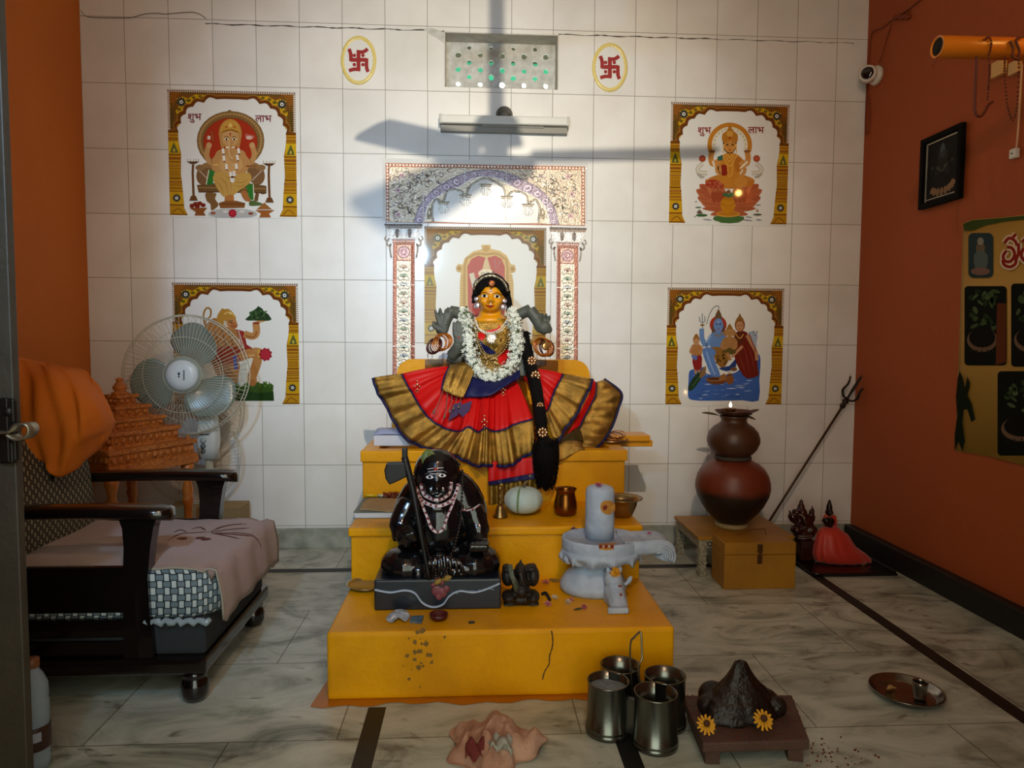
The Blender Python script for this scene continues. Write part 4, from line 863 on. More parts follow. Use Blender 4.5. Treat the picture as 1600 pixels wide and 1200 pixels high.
def potphoto(x0, y0, x1, y1):
    rrect(X(x0), Yp(y0), X(x1), Yp(y1), '0d110a', 6)
    w_, h_ = x1-x0, y1-y0
    for k in range(26):
        x, y = x0+w_*R_.uniform(.15, .8), y0+h_*R_.uniform(.06, .52); pa_.ell(X(x), Yp(y), R_.uniform(2, 5), R_.uniform(4, 9), R_.choice(['2e3f22', '3c4e2c', '22301a', '4a5a3a']), R_.uniform(0, 3), n=7, up=False)
    pa_.L += 1; pa_.ell(X(x0+w_*.42), Yp(y0+h_*.68), w_*.36, h_*.15, '6b5340'); pa_.ell(X(x0+w_*.42), Yp(y0+h_*.65), w_*.31, h_*.125, '100e0a')
    for k in range(5): pa_.line([(X(x0+w_*(.15+.13*k)), Yp(y0+h_*.80)), (X(x0+w_*(.17+.13*k)), Yp(y0+h_*.84))], 2, '2a2018', 0)
potphoto(1507, 447, 1573, 571); pa_.poly([(X(1558), Yp(474)), (X(1572), Yp(474)), (X(1572), Yp(566)), (X(1556), Yp(570))], '5c2e14'); potphoto(1580, 443, 1655, 573); potphoto(1559, 580, 1650, 712)
pa_.poly([(X(x), Yp(y)) for x, y in ((1497, 590), (1500, 580), (1505, 592), (1508, 606), (1512, 588), (1516, 600), (1512, 618), (1518, 630), (1524, 655), (1518, 660), (1512, 640), (1506, 640), (1504, 660), (1508, 690), (1504, 705), (1498, 690), (1492, 704), (1492, 680), (1496, 650), (1494, 620))], '141d0e', 1)
# Telugu words on the poster: each letter drawn in strokes, cream halo below red
def strokes(pts_list, w, c):
    for p in pts_list: pa_.line([(X(x), Yp(y)) for x, y in p], w, c)
SRI = [[(1573, 392), (1568, 400), (1571, 408), (1580, 408), (1586, 398), (1582, 388), (1574, 386)], [(1570, 380), (1577, 372), (1586, 376), (1590, 384)], [(1583, 371), (1588, 366)], [(1586, 398), (1588, 410), (1580, 417), (1570, 414), (1567, 406)], [(1592, 380), (1592, 396), (1587, 407)]]
NEXT = [[(1600, 388), (1596, 398), (1602, 408), (1612, 404), (1612, 392), (1604, 386)], [(1598, 378), (1606, 372), (1616, 378)], [(1612, 404), (1620, 412), (1628, 400)]]
for S in (SRI, NEXT): strokes(S, 10, 'd8c4a8')
for S in (SRI, NEXT): strokes(S, 5, '8a2416')
pa_.mb.build('poster_print', art_mat('poster_ink', .8, spec=.1), ps)
# ------------------------------------------------------------------ the three-step yellow altar
Z1, Z2, Z3 = 0.197, 0.385, 0.590
YA, YB, YC = -1.478, -1.062, -0.690
AX0, AX1 = -0.415, 0.580
def altar_paint():
    m = mat('yellow_oil_paint', 'e6a004', 0.42, bump=0.22, bscale=34, spec=0.25); nt = m.node_tree; L = nt.links; b = nt.nodes['Principled BSDF']
    tc = nt.nodes['Texture Coordinate']
    n = nt.nodes.new('ShaderNodeTexNoise'); n.inputs['Scale'].default_value = 3.0; n.inputs['Detail'].default_value = 8; L.new(tc.outputs['Object'], n.inputs['Vector'])
    r = nt.nodes.new('ShaderNodeValToRGB'); e = r.color_ramp.elements; e[0].position = .34; e[0].color = (*lin('cc8a02'), 1); e[1].position = .56; e[1].color = (*lin('eaa402'), 1)
    L.new(n.outputs['Fac'], r.inputs['Fac'])
    n2 = nt.nodes.new('ShaderNodeTexNoise'); n2.inputs['Scale'].default_value = 6.5; n2.inputs['Detail'].default_value = 10; n2.inputs['Roughness'].default_value = .7; L.new(tc.outputs['Object'], n2.inputs['Vector'])
    r2 = nt.nodes.new('ShaderNodeValToRGB'); r2.color_ramp.elements[0].position = .66; r2.color_ramp.elements[0].color = (0, 0, 0, 1); r2.color_ramp.elements[1].position = .76; r2.color_ramp.elements[1].color = (.5, .5, .5, 1); L.new(n2.outputs['Fac'], r2.inputs['Fac'])
    mx = nt.nodes.new('ShaderNodeMix'); mx.data_type = 'RGBA'; L.new(r2.outputs['Color'], mx.inputs['Factor']); L.new(r.outputs['Color'], mx.inputs['A']); mx.inputs['B'].default_value = (*lin('6b4c12'), 1)
    L.new(mx.outputs['Result'], b.inputs['Base Color'])
    return m
M_YEL = altar_paint()
altar = thing('altar', ((AX0+AX1)/2, YA/2, 0), 'three-step yellow painted masonry altar against the tiled wall', 'altar')
def slab(x0, x1, y0, y1, z0, z1, bev, jit=0.0):
    bm = bmesh.new(); bmesh.ops.create_cube(bm, size=1); bmesh.ops.scale(bm, vec=(x1-x0, y1-y0, z1-z0), verts=bm.verts)
    bmesh.ops.translate(bm, vec=((x0+x1)/2, (y0+y1)/2, (z0+z1)/2), verts=bm.verts)
    bmesh.ops.bevel(bm, geom=bm.edges[:], offset=bev, segments=3, affect='EDGES', profile=.6)
    b = MB(); b.frombm(bm); return b
b = slab(AX0, AX1, YA, -.002, .0005, Z1, .012)
b.build('lower_step', M_YEL, altar)
b = slab(AX0-.004, AX1-.004, YB, -.003, Z1-.02, Z2-.028, .006); b.v += []
b2 = slab(AX0-.012, AX1+.004, YB-.012, -.003, Z2-.030, Z2, .008); o = len(b.v); b.v += b2.v; b.f += [[i+o for i in f] for f in b2.f]; b.sm += b2.sm; b.c += b2.c
b.build('middle_step', M_YEL, altar)
b = slab(AX0-.024, AX1+.022, YC, -.004, Z2-.02, Z3-.040, .006)
for (x0, x1, y0, y1) in ((AX0-.030, AX1+.030, YC-.012, YC+.055), (AX0-.030, AX0+.03, YC+.05, -.004), (AX1-.03, AX1+.030, YC+.05, -.004)):
    b2 = slab(x0, x1, y0, y1, Z3-.044, Z3, .005); o = len(b.v); b.v += b2.v; b.f += [[i+o for i in f] for f in b2.f]; b.sm += b2.sm; b.c += b2.c
b.build('upper_step', M_YEL, altar)
# rounded backrest slab; glossy middle piece with a dark reflection put into its brown
pts = []
bl, br_ = at(620, 600, y=-.17).x, at(921, 600, y=-.17).x; zt = at(770, 562, y=-.17).z; z0 = Z3-.05
r = .07
for a0, cx in ((PI, bl+r), (PI/2, br_-r)):
    for k in range(7): t = a0-k*PI/12; pts.append((cx+r*math.cos(t), -.17, zt-r+r*math.sin(t)))
pts = [(bl-.03, -.17, z0)]+pts+[(br_+.03, -.17, z0)]
b = MB(); b.prism(pts, (0, .10, 0)); b.build('backrest', M_YEL, altar)
b = MB(); b.box2((at(664, 580, y=-.172).x, -.174, zt-.10), (at(872, 580, y=-.172).x, -.1702, zt-.002)); b.build('glossy_middle', mat('brown_reflection_tint', '7a4a12', .12), altar)
# thin poured skirt of paint on the floor round the foot
b = MB()
fl = []
for i in range(31):
    x = AX0-.04+(AX1-AX0+.06)*i/30; fl.append(Vector((x, YA-.03-.008*math.sin(i*1.7)-.006*math.sin(i*.6), .0016)))
b.prism([Vector((AX0-.02, YA+.15, .0016))]+fl+[Vector((AX1+.012, YA+.2, .0016))], (0, 0, .0006)); b.build('paint_spill', mat('orange_paint_spill', 'b56c08', .4, var=.4, vscale=8, col2='94560a'), altar)
# long crack in the front face
b = MB(); P = [(862, 985), (864, 1000), (863, 1012), (859, 1025), (858, 1038), (851, 1050), (848, 1062)]
Lp = []; Rp = []
for k, p in enumerate(smoothpath([at(x, y, y=YA-.0012) for x, y in P], 4)):
    w_ = .0018+.0012*abs(math.sin(k*1.9)); Lp.append(p-Vector((w_, 0, 0))); Rp.append(p+Vector((w_*.6, 0, 0)))
b.grid([Lp, Rp]); b.build('crack', mat('dark_paint_crack', '5c3c08', .7), altar)
# dark grime patch on the front face
b = MB()
for k in range(26):
    x, y = R_.gauss(655, 12), R_.gauss(1020, 20); p = at(x, y, y=YA-.0008); r = R_.uniform(.002, .008)
    b.poly([p+Vector((r*math.cos(t)*R_.uniform(.6, 1.3), -.00001*k, r*math.sin(t)*R_.uniform(.6, 1.3))) for t in [2*PI*i/9 for i in range(9)]])
tag(b.build('grime', mat('olive_grime', '77560f', .5), altar), kind='stuff')

# yellow plank at the right of the top step
b = MB(); p = at(1000, 690, z=Z3+.012)
b.box2((AX1-.05, -.46, Z3+.0006), (at(1014, 695, y=-.44).x, -.33, Z3+.026), bev=.003); b.box2((AX1+.034, -.44, Z3-.026), (at(1018, 700, y=-.42).x, -.35, Z3+.0010), bev=.003)
tag(b.build('wooden_plank', mat('yellow_plank_paint', 'd9920c', .35)), 'yellow painted plank sticking out right of the top altar step', 'plank')
# ------------------------------------------------------------------ goddess statue
def sub(b, other): o = len(b.v); b.v += other.v; b.f += [[i+o for i in f] for f in other.f]; b.sm += other.sm; b.c += other.c; return b
def decal(mb, tree, pts, off, smooth=4, y=None, n=None):
    P = smoothpath([(p[0], p[1], 0) for p in pts], smooth, True) if smooth else [Vector((p[0], p[1], 0)) for p in pts]
    cx = sum(p.x for p in P)/len(P); cy = sum(p.y for p in P)/len(P)
    rings = []
    for s in (1.0, .66, .33):
        q = [on(tree, cx+(p.x-cx)*s, cy+(p.y-cy)*s, off, y) for p in P]
        q = [x if x is not None else at(cx, cy, y=y if y is not None else -.45) for x in q]; rings.append(q+q[:1])
    c = on(tree, cx, cy, off, y) or rings[-1][0]
    mb.grid(rings, smooth=True); o = len(mb.v); k = len(P)
    mb.add(rings[-1][:-1]+[c], [[i, (i+1) % k, k] for i in range(k)], True)
def sline(tree, pts, off=.001, k=6, y=None):
    out = []
    for p in smoothpath([(p[0], p[1], 0) for p in pts], k):
        h = on(tree, p.x, p.y, off, y)
        if h is not None: out.append(h)
    return out
YG = -0.44
S = scale(YG)
def G(px, py, dy=0.0): return at(px, py, y=YG+dy)
god = thing('goddess_statue', (G(768, 650).x, YG-.05, Z3-.04), 'enthroned goddess statue with yellow face, jasmine garland and spread red silk sari', 'statue')
M_TURM = mat('turmeric_yellow_paint', 'dd920a', .38, var=.12, vscale=30)
M_STONE = mat('grey_green_stone', '51544a', .55, var=.6, vscale=26, col2='2c2f28', bump=.25, bscale=90)
M_HAIR = mat('black_hair', '050302', .7, spec=.15, bump=.6, bscale=220)
M_GOLD = mat('gold_brocade', 'c89c48', .27, .8, var=.85, vscale=20, col2='3e2e14', bump=.5, bscale=260)  # shimmer of the cloth put into the colour as dark and bright mottling
M_RED = MATS['rust_painted_cable']
M_SILK = mat('red_silk', 'c8100e', .5, spec=.25, var=.2, vscale=14, col2='8c0a0c')
M_NAVY = mat('navy_silk', '0d1144', .55, spec=.3)
M_PEARL = mat('pearl_beads', 'e4dac8', .25, .1)
M_ORN = mat('rose_gold_ornament', 'c49a72', .3, .85)
M_SILV = mat('silver_ornament', 'cfc4c8', .28, .8)
# head, neck and shoulders: one skin
b = MB()
b.sph(G(767, 462), (21.5*S, 24*S, 27*S)); b.sph(G(767, 470, -.006), (19*S, 21*S, 17*S)); b.sph(G(767, 473, -.026), (15.5*S, 13*S, 14.5*S))
b.tube([G(767, 480, .035), G(767, 497, .035)], [17*S, 20*S], 16); b.sph(G(767, 501, .02), (29*S, 22*S, 9*S))
for s in (-1, 1): b.sph(G(767+s*21, 466, .01), (4*S, 8*S, 9*S)); b.sph(G(767+s*10, 471, -.040), (7*S, 7*S, 6*S))
hm = remeshed(b, .004, 5); b = hm
n = MB(); n.tube([G(767, 459, -.058), G(766.8, 466, -.066), G(766.5, 470.5, -.074)], [2.2*S, 3.2*S, 4.2*S], 10); n.sph(G(763.5, 471, -.064), 2.6*S); n.sph(G(769.8, 471, -.064), 2.6*S)
sub(b, n); b = remeshed(b, .0028, 3); head_mb = b; b.build('head', M_TURM, god); th = bvh(b)
H = lambda x, y: (715+x/13.34, 410+y/13.34)
hl = lambda P: [H(*p) for p in P]
M_EYEW = mat('eye_white_paint', 'e8e0d4', .3); M_PUP = mat('black_eye_paint', '0c0806', .25); M_BROW = mat('brown_brow_paint', '5c220a', .4)
for P in ([(485, 700), (520, 678), (565, 668), (610, 686), (630, 712), (590, 728), (530, 722)], [(750, 705), (790, 680), (830, 675), (870, 697), (888, 733), (840, 742), (790, 728)]):
    b = MB(); decal(b, th, hl(P), .0008, 3); b.build('eye_white', M_EYEW, god)
for c in ((563, 698), (822, 710)):
    b = MB(); decal(b, th, hl([(c[0]+30*math.cos(t), c[1]+30*math.sin(t)) for t in [2*PI*i/10 for i in range(10)]]), .0016, 2); b.build('pupil', M_PUP, god)
for P in ([(480, 700), (520, 672), (565, 662), (612, 680), (634, 714)], [(748, 706), (790, 674), (832, 669), (874, 692), (894, 738)]): b = MB(); b.tube(sline(th, hl(P), .0012), .0009, 6); b.build('eyelid_line', M_PUP, god)
for P in ([(462, 684), (500, 642), (570, 624), (640, 650), (666, 668)], [(722, 668), (760, 646), (830, 636), (880, 662), (922, 708)]): b = MB(); b.tube(sline(th, hl(P), .0012), [.0012]+[.0017]*3+[.001], 6); b.build('eyebrow', M_BROW, god)
l_ = MB(); decal(l_, th, hl([(575, 888), (635, 886), (668, 896), (690, 890), (715, 894), (772, 884), (740, 918), (690, 946), (640, 930)]), .0012, 3); l_.build('lips', mat('red_lip_paint', '961c12', .35), god)
b = MB(); p = on(th, *H(690, 855), .003); b.sph(p, .0035, nu=10, nv=7); b.sph(p+Vector((0, -.001, -.005)), .0028, nu=10, nv=7); b.build('nose_stud', M_PEARL, god)
# hair
b = MB(); b.sph(G(767, 456, .022), (29*S, 22*S, 30*S)); b.sph(G(767, 446, .0), (25*S, 25*S, 18*S)); b.sph(G(755, 452, -.012), (17*S, 18*S, 13*S), Matrix.Rotation(.5, 3, 'Y')); b.sph(G(780, 452, -.012), (17*S, 18*S, 13*S), Matrix.Rotation(-.5, 3, 'Y'))
b.tube(smoothpath([G(786, 448, .01), G(792, 462, .008), G(795, 476, .004), G(793, 488, .0)], 4), [8*S, 6*S, 6*S, 3*S], 8); b.tube(smoothpath([G(748, 448, .01), G(742, 462, .014), G(739, 474, .016)], 4), [8*S, 5*S, 3*S], 8)
hair = remeshed(b, .0045, 3)
# open the hair over the face: drop what lies in front of the forehead
face_c = G(767, 466, -.02)
for v in hair.v:
    d = v-CAM; px = 800+FPX*(d.dot(_r))/(d.dot(_f)); py = 600-FPX*(d.dot(_u))/(d.dot(_f))
    e = ((px-767)/19.5)**2+((py-472)/25.0)**2
    if e < 1 and v.y < YG+.02: v.y = YG+.035
hair.build('hair', M_HAIR, god); thh = bvh(hair, head_mb)
# tiara, forehead jewel, flowers in the hair, ear ornaments
b = MB(); P = sline(thh, hl([(350, 560), (400, 450), (480, 370), (560, 318), (720, 296), (880, 355), (985, 470), (1030, 590)]), .003, 8); b.tube(P, .0062, 8, flat=.6)
for i, p in enumerate(P[::2]): b.sph(p+Vector((0, -.005, .0035*(-1)**i)), .0032, nu=8, nv=6)
b.tube([on(thh, *H(740, 300), .002, YG), on(thh, *H(745, 230), .006, YG), G(770.8, 423)], [.003, .004, .001], 7); b.build('tiara', mat('antique_silver', 'a89a82', .35, .8, var=.5, vscale=120), god)
b = MB(); c = on(thh, *H(710, 440), .004); b.lathe([(.0005, .006), (.008, .0055), (.0135, .003), (.0145, 0), (.012, -.002)], c, 22, axis=(0, -1, .12)); b.ring(c+Vector((0, -.004, 0)), .010, .0012, (0, -1, .12)); b.sph(c+Vector((0, -.006, 0)), .003)
b.tube([on(thh, *H(700, 500), .002), on(thh, *H(696, 570), .003)], [.005, .003], 8); b.build('forehead_jewel', mat('copper_jewel', '9a5a34', .35, .8, var=.5, vscale=160), god)
b = MB(); b.sph(on(thh, *H(696, 592), .004), .0045); b.build('forehead_pearl', M_PEARL, god)
def blossom(b, c, r, nrm, petals=5, cup=.35):
    nrm = Vector(nrm).normalized(); q = nrm.to_track_quat('Z', 'Y').to_matrix(); ph = R_.uniform(0, 6.28)
    for k in range(petals):
        t = ph+2*PI*k/petals; f = lambda rr, dt, h: Vector(c)+q @ Vector((rr*math.cos(t+dt), rr*math.sin(t+dt), h))
        b.add([Vector(c), f(r*.55, -.38, r*cup*.5), f(r, 0, r*cup), f(r*.55, .38, r*cup*.5)], [[0, 1, 2, 3]], False)
b = MB()
for (x, y) in ((470, 240), (520, 190), (580, 175), (640, 185), (690, 200), (540, 230), (480, 210)): blossom(b, at(*H(x, y), y=YG+.006)+Vector((0, R_.uniform(-.01, .01), 0)), .011, (R_.uniform(-.6, .3), -1, .6), 6)
b.sph(at(*H(570, 215), y=YG+.016), (.018, .012, .007)); b.build('hair_flowers', mat('cream_petals', 'e6dcc4', .6), god)
b = MB()
for (x, y) in ((390, 370), (370, 420), (400, 460), (430, 400), (350, 450)): b.sph(at(*H(x, y), y=YG-.01), (.0075, .006, .0075), nu=9, nv=6); blossom(b, at(*H(x, y), y=YG-.016), .010, (-.4, -1, .3), 6)
b.build('hair_ornament', mat('dull_silver_flower', '8d8c7e', .45, .5), god)
for s, (u, v) in ((0, ((385, 765), (392, 900))), (1, ((985, 805), (970, 935)))):
    b = MB()
    for (c, r) in ((u, .0095), (v, .0135)):
        p = at(*H(*c), y=YG-.028 if s == 0 else YG-.022); b.lathe([(.0005, .004), (r*.35, .0045), (r*.45, .002), (r*.7, .004), (r*.85, .002), (r, .002), (r, -.003)], p, 22, axis=(-.35 if s == 0 else .35, -1, 0)); b.ring(p+Vector((0, -.003, 0)), r*.6, .0012, (-.35 if s == 0 else .35, -1, 0))
    b.build('earring', M_SILV, god)
# torso under brocade
b = MB(); b.sph(G(767, 535, .02), (40*S, 24*S, 46*S)); b.sph(G(767, 513, .02), (36*S, 22*S, 16*S)); b.sph(G(753, 535, -.03), (15*S, 13*S, 14*S)); b.sph(G(781, 535, -.03), (15*S, 13*S, 14*S)); b.sph(G(767, 580, .02), (42*S, 30*S, 30*S))
tm = remeshed(b, .005, 4); tm.build('blouse', mat('old_gold_blouse', '8a6a24', .4, .5, var=.5, vscale=70, col2='5e4416', bump=.4, bscale=240), god); tt = bvh(tm)
def patch(name, m, polys, off=.002):
    for P in polys: b = MB(); decal(b, tt, P, off, 2, YG-.05); b.build(name, m, god)
patch('blouse_patch', M_SILK, [[(744, 521), (758, 521), (755, 532), (748, 529)], [(760, 517), (782, 506), (783, 515), (764, 521)], [(779, 551), (797, 545), (797, 562), (787, 571), (779, 567)]])
patch('sash', M_NAVY, [[(744, 528), (760, 540), (776, 551), (765, 553), (752, 546)]], .003)
patch('gold_fold', M_GOLD, [[(776, 518), (786, 500), (795, 505), (796, 535), (781, 553), (772, 548), (783, 535)], [(744, 500), (790, 498), (782, 510), (765, 516), (748, 514)]], .0025)
# necklaces
def beadline(b, pts, r, gap, off=.004, alt=None):
    P = sline(tt, pts, off, 14, YG-.06); last = None
    for p in P:
        if last is None or (p-last).length >= gap: b.sph(p, r, nu=8, nv=6); last = p
b = MB(); beadline(b, [(742, 497), (747, 511), (757, 519), (770, 520), (784, 511), (795, 496)], .0042, .0075, .005); b.build('pearl_necklace', M_PEARL, god); b = MB(); beadline(b, [(744, 500), (749, 514), (758, 523), (771, 524), (786, 514), (796, 499)], .0036, .0075, .006)
b.build('pearl_necklace', M_PEARL, god)
b = MB(); beadline(b, [(742, 508), (746, 530), (753, 548), (766, 560), (783, 551), (794, 530), (797, 502)], .0042, .0072, .006); b.build('gold_necklace', mat('pale_gold_beads', 'd2b478', .3, .8), god); b = MB(); beadline(b, [(744, 508), (748, 530), (756, 547), (766, 556), (781, 547), (791, 530), (794, 504)], .0030, .0062, .007)
c = on(tt, 766, 566, .010)
for k in range(34):
    t = R_.uniform(0, 6.28); r = math.sqrt(R_.random()); b.sph(c+Vector((.034*r*math.cos(t), -.004*(1-r), .028*r*math.sin(t)-.004)), R_.uniform(.003, .0055), nu=8, nv=6)
for k in range(7): b.tube([c+Vector((-.024+.008*k, 0, -.022)), c+Vector((-.024+.008*k, 0, -.040+.002*abs(k-3)))], .0018, 6)
b.build('gold_necklace', mat('pale_gold_beads', 'd2b478', .3, .8), god)
b = MB(); c = on(tt, 767, 530, .010); b.lathe([(.0005, .004), (.006, .004), (.010, .002), (.018, .003), (.020, 0), (.018, -.003)], c, 6, axis=(0, -1, .2), smooth=False)
for k in range(12): b.sph(c+Vector((.020*math.cos(k*PI/6), -.001, .020*math.sin(k*PI/6))), .0036, nu=8, nv=6)
b.build('white_pendant', M_PEARL, god)
# jasmine garland
gp = [(724, 486), (728, 505), (733, 525), (734, 545), (739, 566), (751, 583), (766, 590), (784, 585), (799, 571), (806, 550), (807, 527), (805, 506), (800, 487)]
gd = [.0, -.03, -.055, -.07, -.085, -.10, -.105, -.10, -.085, -.07, -.055, -.03, .0]
path = smoothpath([G(x, y, d) for (x, y), d in zip(gp, gd)], 10)
core = MB(); core.tube(path, .014, 8); core.build('garland_string', mat('garland_green', '54663a', .7), god)
b = MB(); lf = MB()
for i in range(900):
    k = R_.uniform(0, len(path)-1.01); p = path[int(k)].lerp(path[int(k)+1], k % 1); t = (path[int(k)+1]-path[int(k)]).normalized()
    a = Vector((R_.gauss(0, 1), R_.gauss(0, 1)-.9, R_.gauss(0, 1))); a = (a-t*a.dot(t)).normalized(); r = R_.uniform(.018, .034); c = p+a*r
    if i % 5 == 0: q = a.cross(t); lf.add([p+a*.012, c+q*.006, c+a*.008, c-q*.006], [[0, 1, 2, 3]])
    else: blossom(b, c, R_.uniform(.008, .012), a+Vector((R_.uniform(-.4, .4), R_.uniform(-.4, .4), R_.uniform(-.4, .4))), 5)
g = b.build('jasmine_garland', mat('jasmine_white', 'f0f2e2', .6), god); lf.build('garland_leaves', mat('garland_leaf', '62783e', .6), god)

# ---- stone arms and hands
def hand(b, wrist, d, nrm, L, spread=.16, curl=0.3, thumb=1, fr=.0085):
    d = Vector(d).normalized(); nrm = Vector(nrm).normalized(); sd = d.cross(nrm).normalized(); nrm = sd.cross(d)
    R = Matrix((sd, nrm, d)).transposed()
    b.sph(Vector(wrist)+d*L*.26, (L*.22, L*.11, L*.30), R)
    for k, ln in enumerate((.44, .50, .46, .36)):
        o = (k-1.5); base = Vector(wrist)+d*L*.46+sd*o*L*.11; dr = (d+sd*o*spread).normalized(); l1 = L*ln
        m1 = base+dr*l1*.5+nrm*curl*l1*.12; e = m1+dr*l1*.5*(1-curl*.5)+nrm*curl*l1*.45
        b.tube([base-dr*L*.1, base, m1, e], [fr*1.1, fr*1.1, fr, fr*.65], 8); b.sph(e, fr*.66, nu=8, nv=6)
    tb = Vector(wrist)+d*L*.18+sd*thumb*-L*.20; t1 = tb+(d*.7-sd*thumb*.7).normalized()*L*.22; t2 = t1+(d+nrm*.2)*L*.16
    b.tube([tb+sd*thumb*L*.1, tb, t1, t2], [fr*1.4, fr*1.3, fr*1.05, fr*.7], 8)
b = MB()       # left of the picture: raised rear arm with its hand, front hand in blessing
b.tube([G(735, 500, .03), G(716, 489, .0), G(703, 486, -.01)], [.030, .027, .024], 12); b.tube([G(706, 484, -.01), G(697, 500, -.02), G(691, 520, -.02)], [.023, .024, .022], 12)
hand(b, G(693, 522, -.03), (-.02, 0, 1), (0, -1, 0), .112, .20, .15, 1, .0088); b.sph(G(686, 512, -.02), (.016, .015, .030)); b.tube([G(686, 500, -.02), G(687, 481, -.02)], [.012, .003], 8)
sub_arm = remeshed(b, .0030, 2); sub_arm.build('rear_arm', M_STONE, god)
b = MB(); b.tube([G(736, 520, .03), G(722, 556, .02), G(708, 556, -.01)], [.034, .034, .028], 12); b.tube([G(706, 556, -.02), G(714, 546, -.04), G(717, 538, -.05)], [.026, .026, .023], 12); hand(b, G(717, 540, -.055), (.02, 0.05, 1), (0, -1, 0), .106, .08, .12, -1, .0095); b.tube([G(700, 555, .0), G(722, 562, .0)], [.030, .034], 10)
fm = remeshed(b, .0030, 2); fm.build('front_arm', M_STONE, god)
b = MB(); decal(b, bvh(fm), [(717, 525), (719.5, 527), (717.5, 529), (715, 527)], .001, 2, YG-.07); b.build('palm_dot', mat('faded_red_powder', '8a3a34', .8), god)
b = MB(); b.tube([G(800, 500, .03), G(815, 490, .0), G(829, 484, -.01)], [.028, .025, .026], 12); b.tube([G(828, 484, -.012), G(838, 498, -.02), G(846, 512, -.02)], [.026, .026, .024], 12)
hand(b, G(850, 522, -.025), (-.05, .1, 1), (.1, -1, 0), .098, .20, .8, 1, .0090); b.sph(G(850, 512, -.025), (.032, .020, .028)); b.sph(G(858, 515, -.022), (.014, .015, .017))
remeshed(b, .0030, 2).build('rear_arm', M_STONE, god)
b = MB(); b.tube([G(800, 520, .03), G(818, 556, .02), G(822, 570, -.02)], [.034, .033, .026], 12); hand(b, G(820, 560, -.04), (-.3, -.3, -1), (0, -1, 0), .085, .06, .3, 1, .009)
remeshed(b, .004, 4).build('front_arm', M_STONE, god)
M_BANG = mat('orange_glass_bangle', 'b5641a', .2, .3, coat=.5); M_BANGD = mat('maroon_bangle', '4c1f18', .3, .4)
def bangles(cx, cy, n, ax, rpx, m, dx, dy, dep, sq=.85):
    for k in range(n):
        b = MB(); b.ring(G(cx+dx*k+R_.uniform(-.6, .6), cy+dy*k+R_.uniform(-.6, .6), dep+.004*k), rpx*S*R_.uniform(.92, 1.04), .0023, Vector(ax)+Vector((R_.uniform(-.12, .12), 0, R_.uniform(-.12, .12))), 26, 6); b.build('bangle', m, god)
bangles(696, 533, 7, (-.5, -1, .15), 12.5, M_BANG, -1.6, .6, -.07); bangles(682, 539, 7, (-.7, -1, .3), 11.5, M_BANGD, -1.0, .5, -.05)
bangles(845, 541, 8, (.45, -1, .2), 14, M_BANG, .9, .3, -.05); bangles(853, 543, 4, (.6, -1, .2), 13, M_BANGD, .8, .4, -.02)
b = MB(); c = G(853, 541, -.04); b.lathe([(.0005, .003), (.012, .003), (.018, 0)], c, 18, axis=(.2, -1, .1)); b.build('gold_coin_bangle', mat('bright_gold_foil', 'd9a860', .25, .85), god)
b = MB()
for (x, y0, y1) in ((691, 552, 567), (693, 551, 562), (668, 553, 558), (675, 554, 559), (839, 553, 566), (852, 555, 572)): b.tube([G(x, y0, -.05), G(x+.3, y1, -.05)], .0012, 6)
b.build('hanging_thread', M_BANGD, god)

# ---- sari: pleated fan of red silk with a wide gold border
def fan(stations, nv_red, nv_gold, ripple, freq, parts=('sari_skirt', 'gold_border', 'hem_piping'), seam=True):
    """stations: (waist px,py,y), (border px,py,y), (hem px,py,y)"""
    W_ = smoothpath([at(a[0], a[1], y=a[2]) for a, _, _ in stations], 10); B_ = smoothpath([at(b[0], b[1], y=b[2]) for _, b, _ in stations], 10); H_ = smoothpath([at(c[0], c[1], y=c[2]) for _, _, c in stations], 10)
    n = len(W_)
    def pt(i, v):        # v 0..1 waist-border, 1..2 border-hem
        if v <= 1: p = W_[i].lerp(B_[i], v); bulge = math.sin(PI*min(v, 1))*.016
        else: p = B_[i].lerp(H_[i], v-1); bulge = math.sin(PI*(v-1))*.006
        u = i/(n-1)*freq*2*PI; amp = ripple*(.25+.75*v/2)
        w_ = (math.sin(u)+.45*math.sin(2.3*u+1.1)+.35*math.sin(4.1*u+v*1.3))
        return p+Vector((0, -bulge-amp*w_, bulge*.3))
    r = MB(); r.grid([[pt(i, v) for i in range(n)] for v in [k/nv_red for k in range(nv_red+1)]]); r.build(parts[0], M_SILK, god, thick=.002)
    g = MB(); g.grid([[pt(i, v)+Vector((0, -.0012, 0)) for i in range(n)] for v in [1+k/nv_gold for k in range(nv_gold+1)]]); g.build(parts[1], M_GOLD, god, thick=.002)
    e = MB(); e.tube([pt(i, 2.0)+Vector((0, -.002, -.001)) for i in range(n)], .0058, 8, flat=.6); e.tube([pt(i, 1.0)+Vector((0, -.002, 0)) for i in range(n)], .0040, 7, flat=.6); e.build(parts[2], M_NAVY, god)
y0 = -.475
fan([((700, 572, y0), (628, 584, -.50), (583, 590, -.47)), ((703, 577, y0-.01), (637, 602, -.53), (591, 613, -.50)), ((710, 583, y0-.02), (651, 627, -.57), (607, 643, -.545)), ((718, 589, y0-.03), (669, 651, -.61), (629, 677, -.59)),
     ((727, 593, y0-.04), (692, 668, -.65), (657, 698, -.64)), ((737, 596, y0-.05), (716, 674, -.68), (692, 705, -.70)), ((746, 598, y0-.055), (732, 667, -.70), (714, 714, -.722)), ((754, 600, y0-.06), (746, 675, -.71), (738, 726, -.735)),
     ((762, 600, y0-.06), (758, 668, -.71), (757, 726, -.735)), ((770, 600, y0-.06), (769, 674, -.71), (774, 728, -.74)), ((780, 598, y0-.055), (783, 672, -.71), (792, 727, -.74)), ((792, 596, y0-.05), (803, 664, -.70), (813, 718, -.735)), ((806, 592, y0-.04), (833, 655, -.69), (836, 705, -.72))], 12, 8, .018, 5)
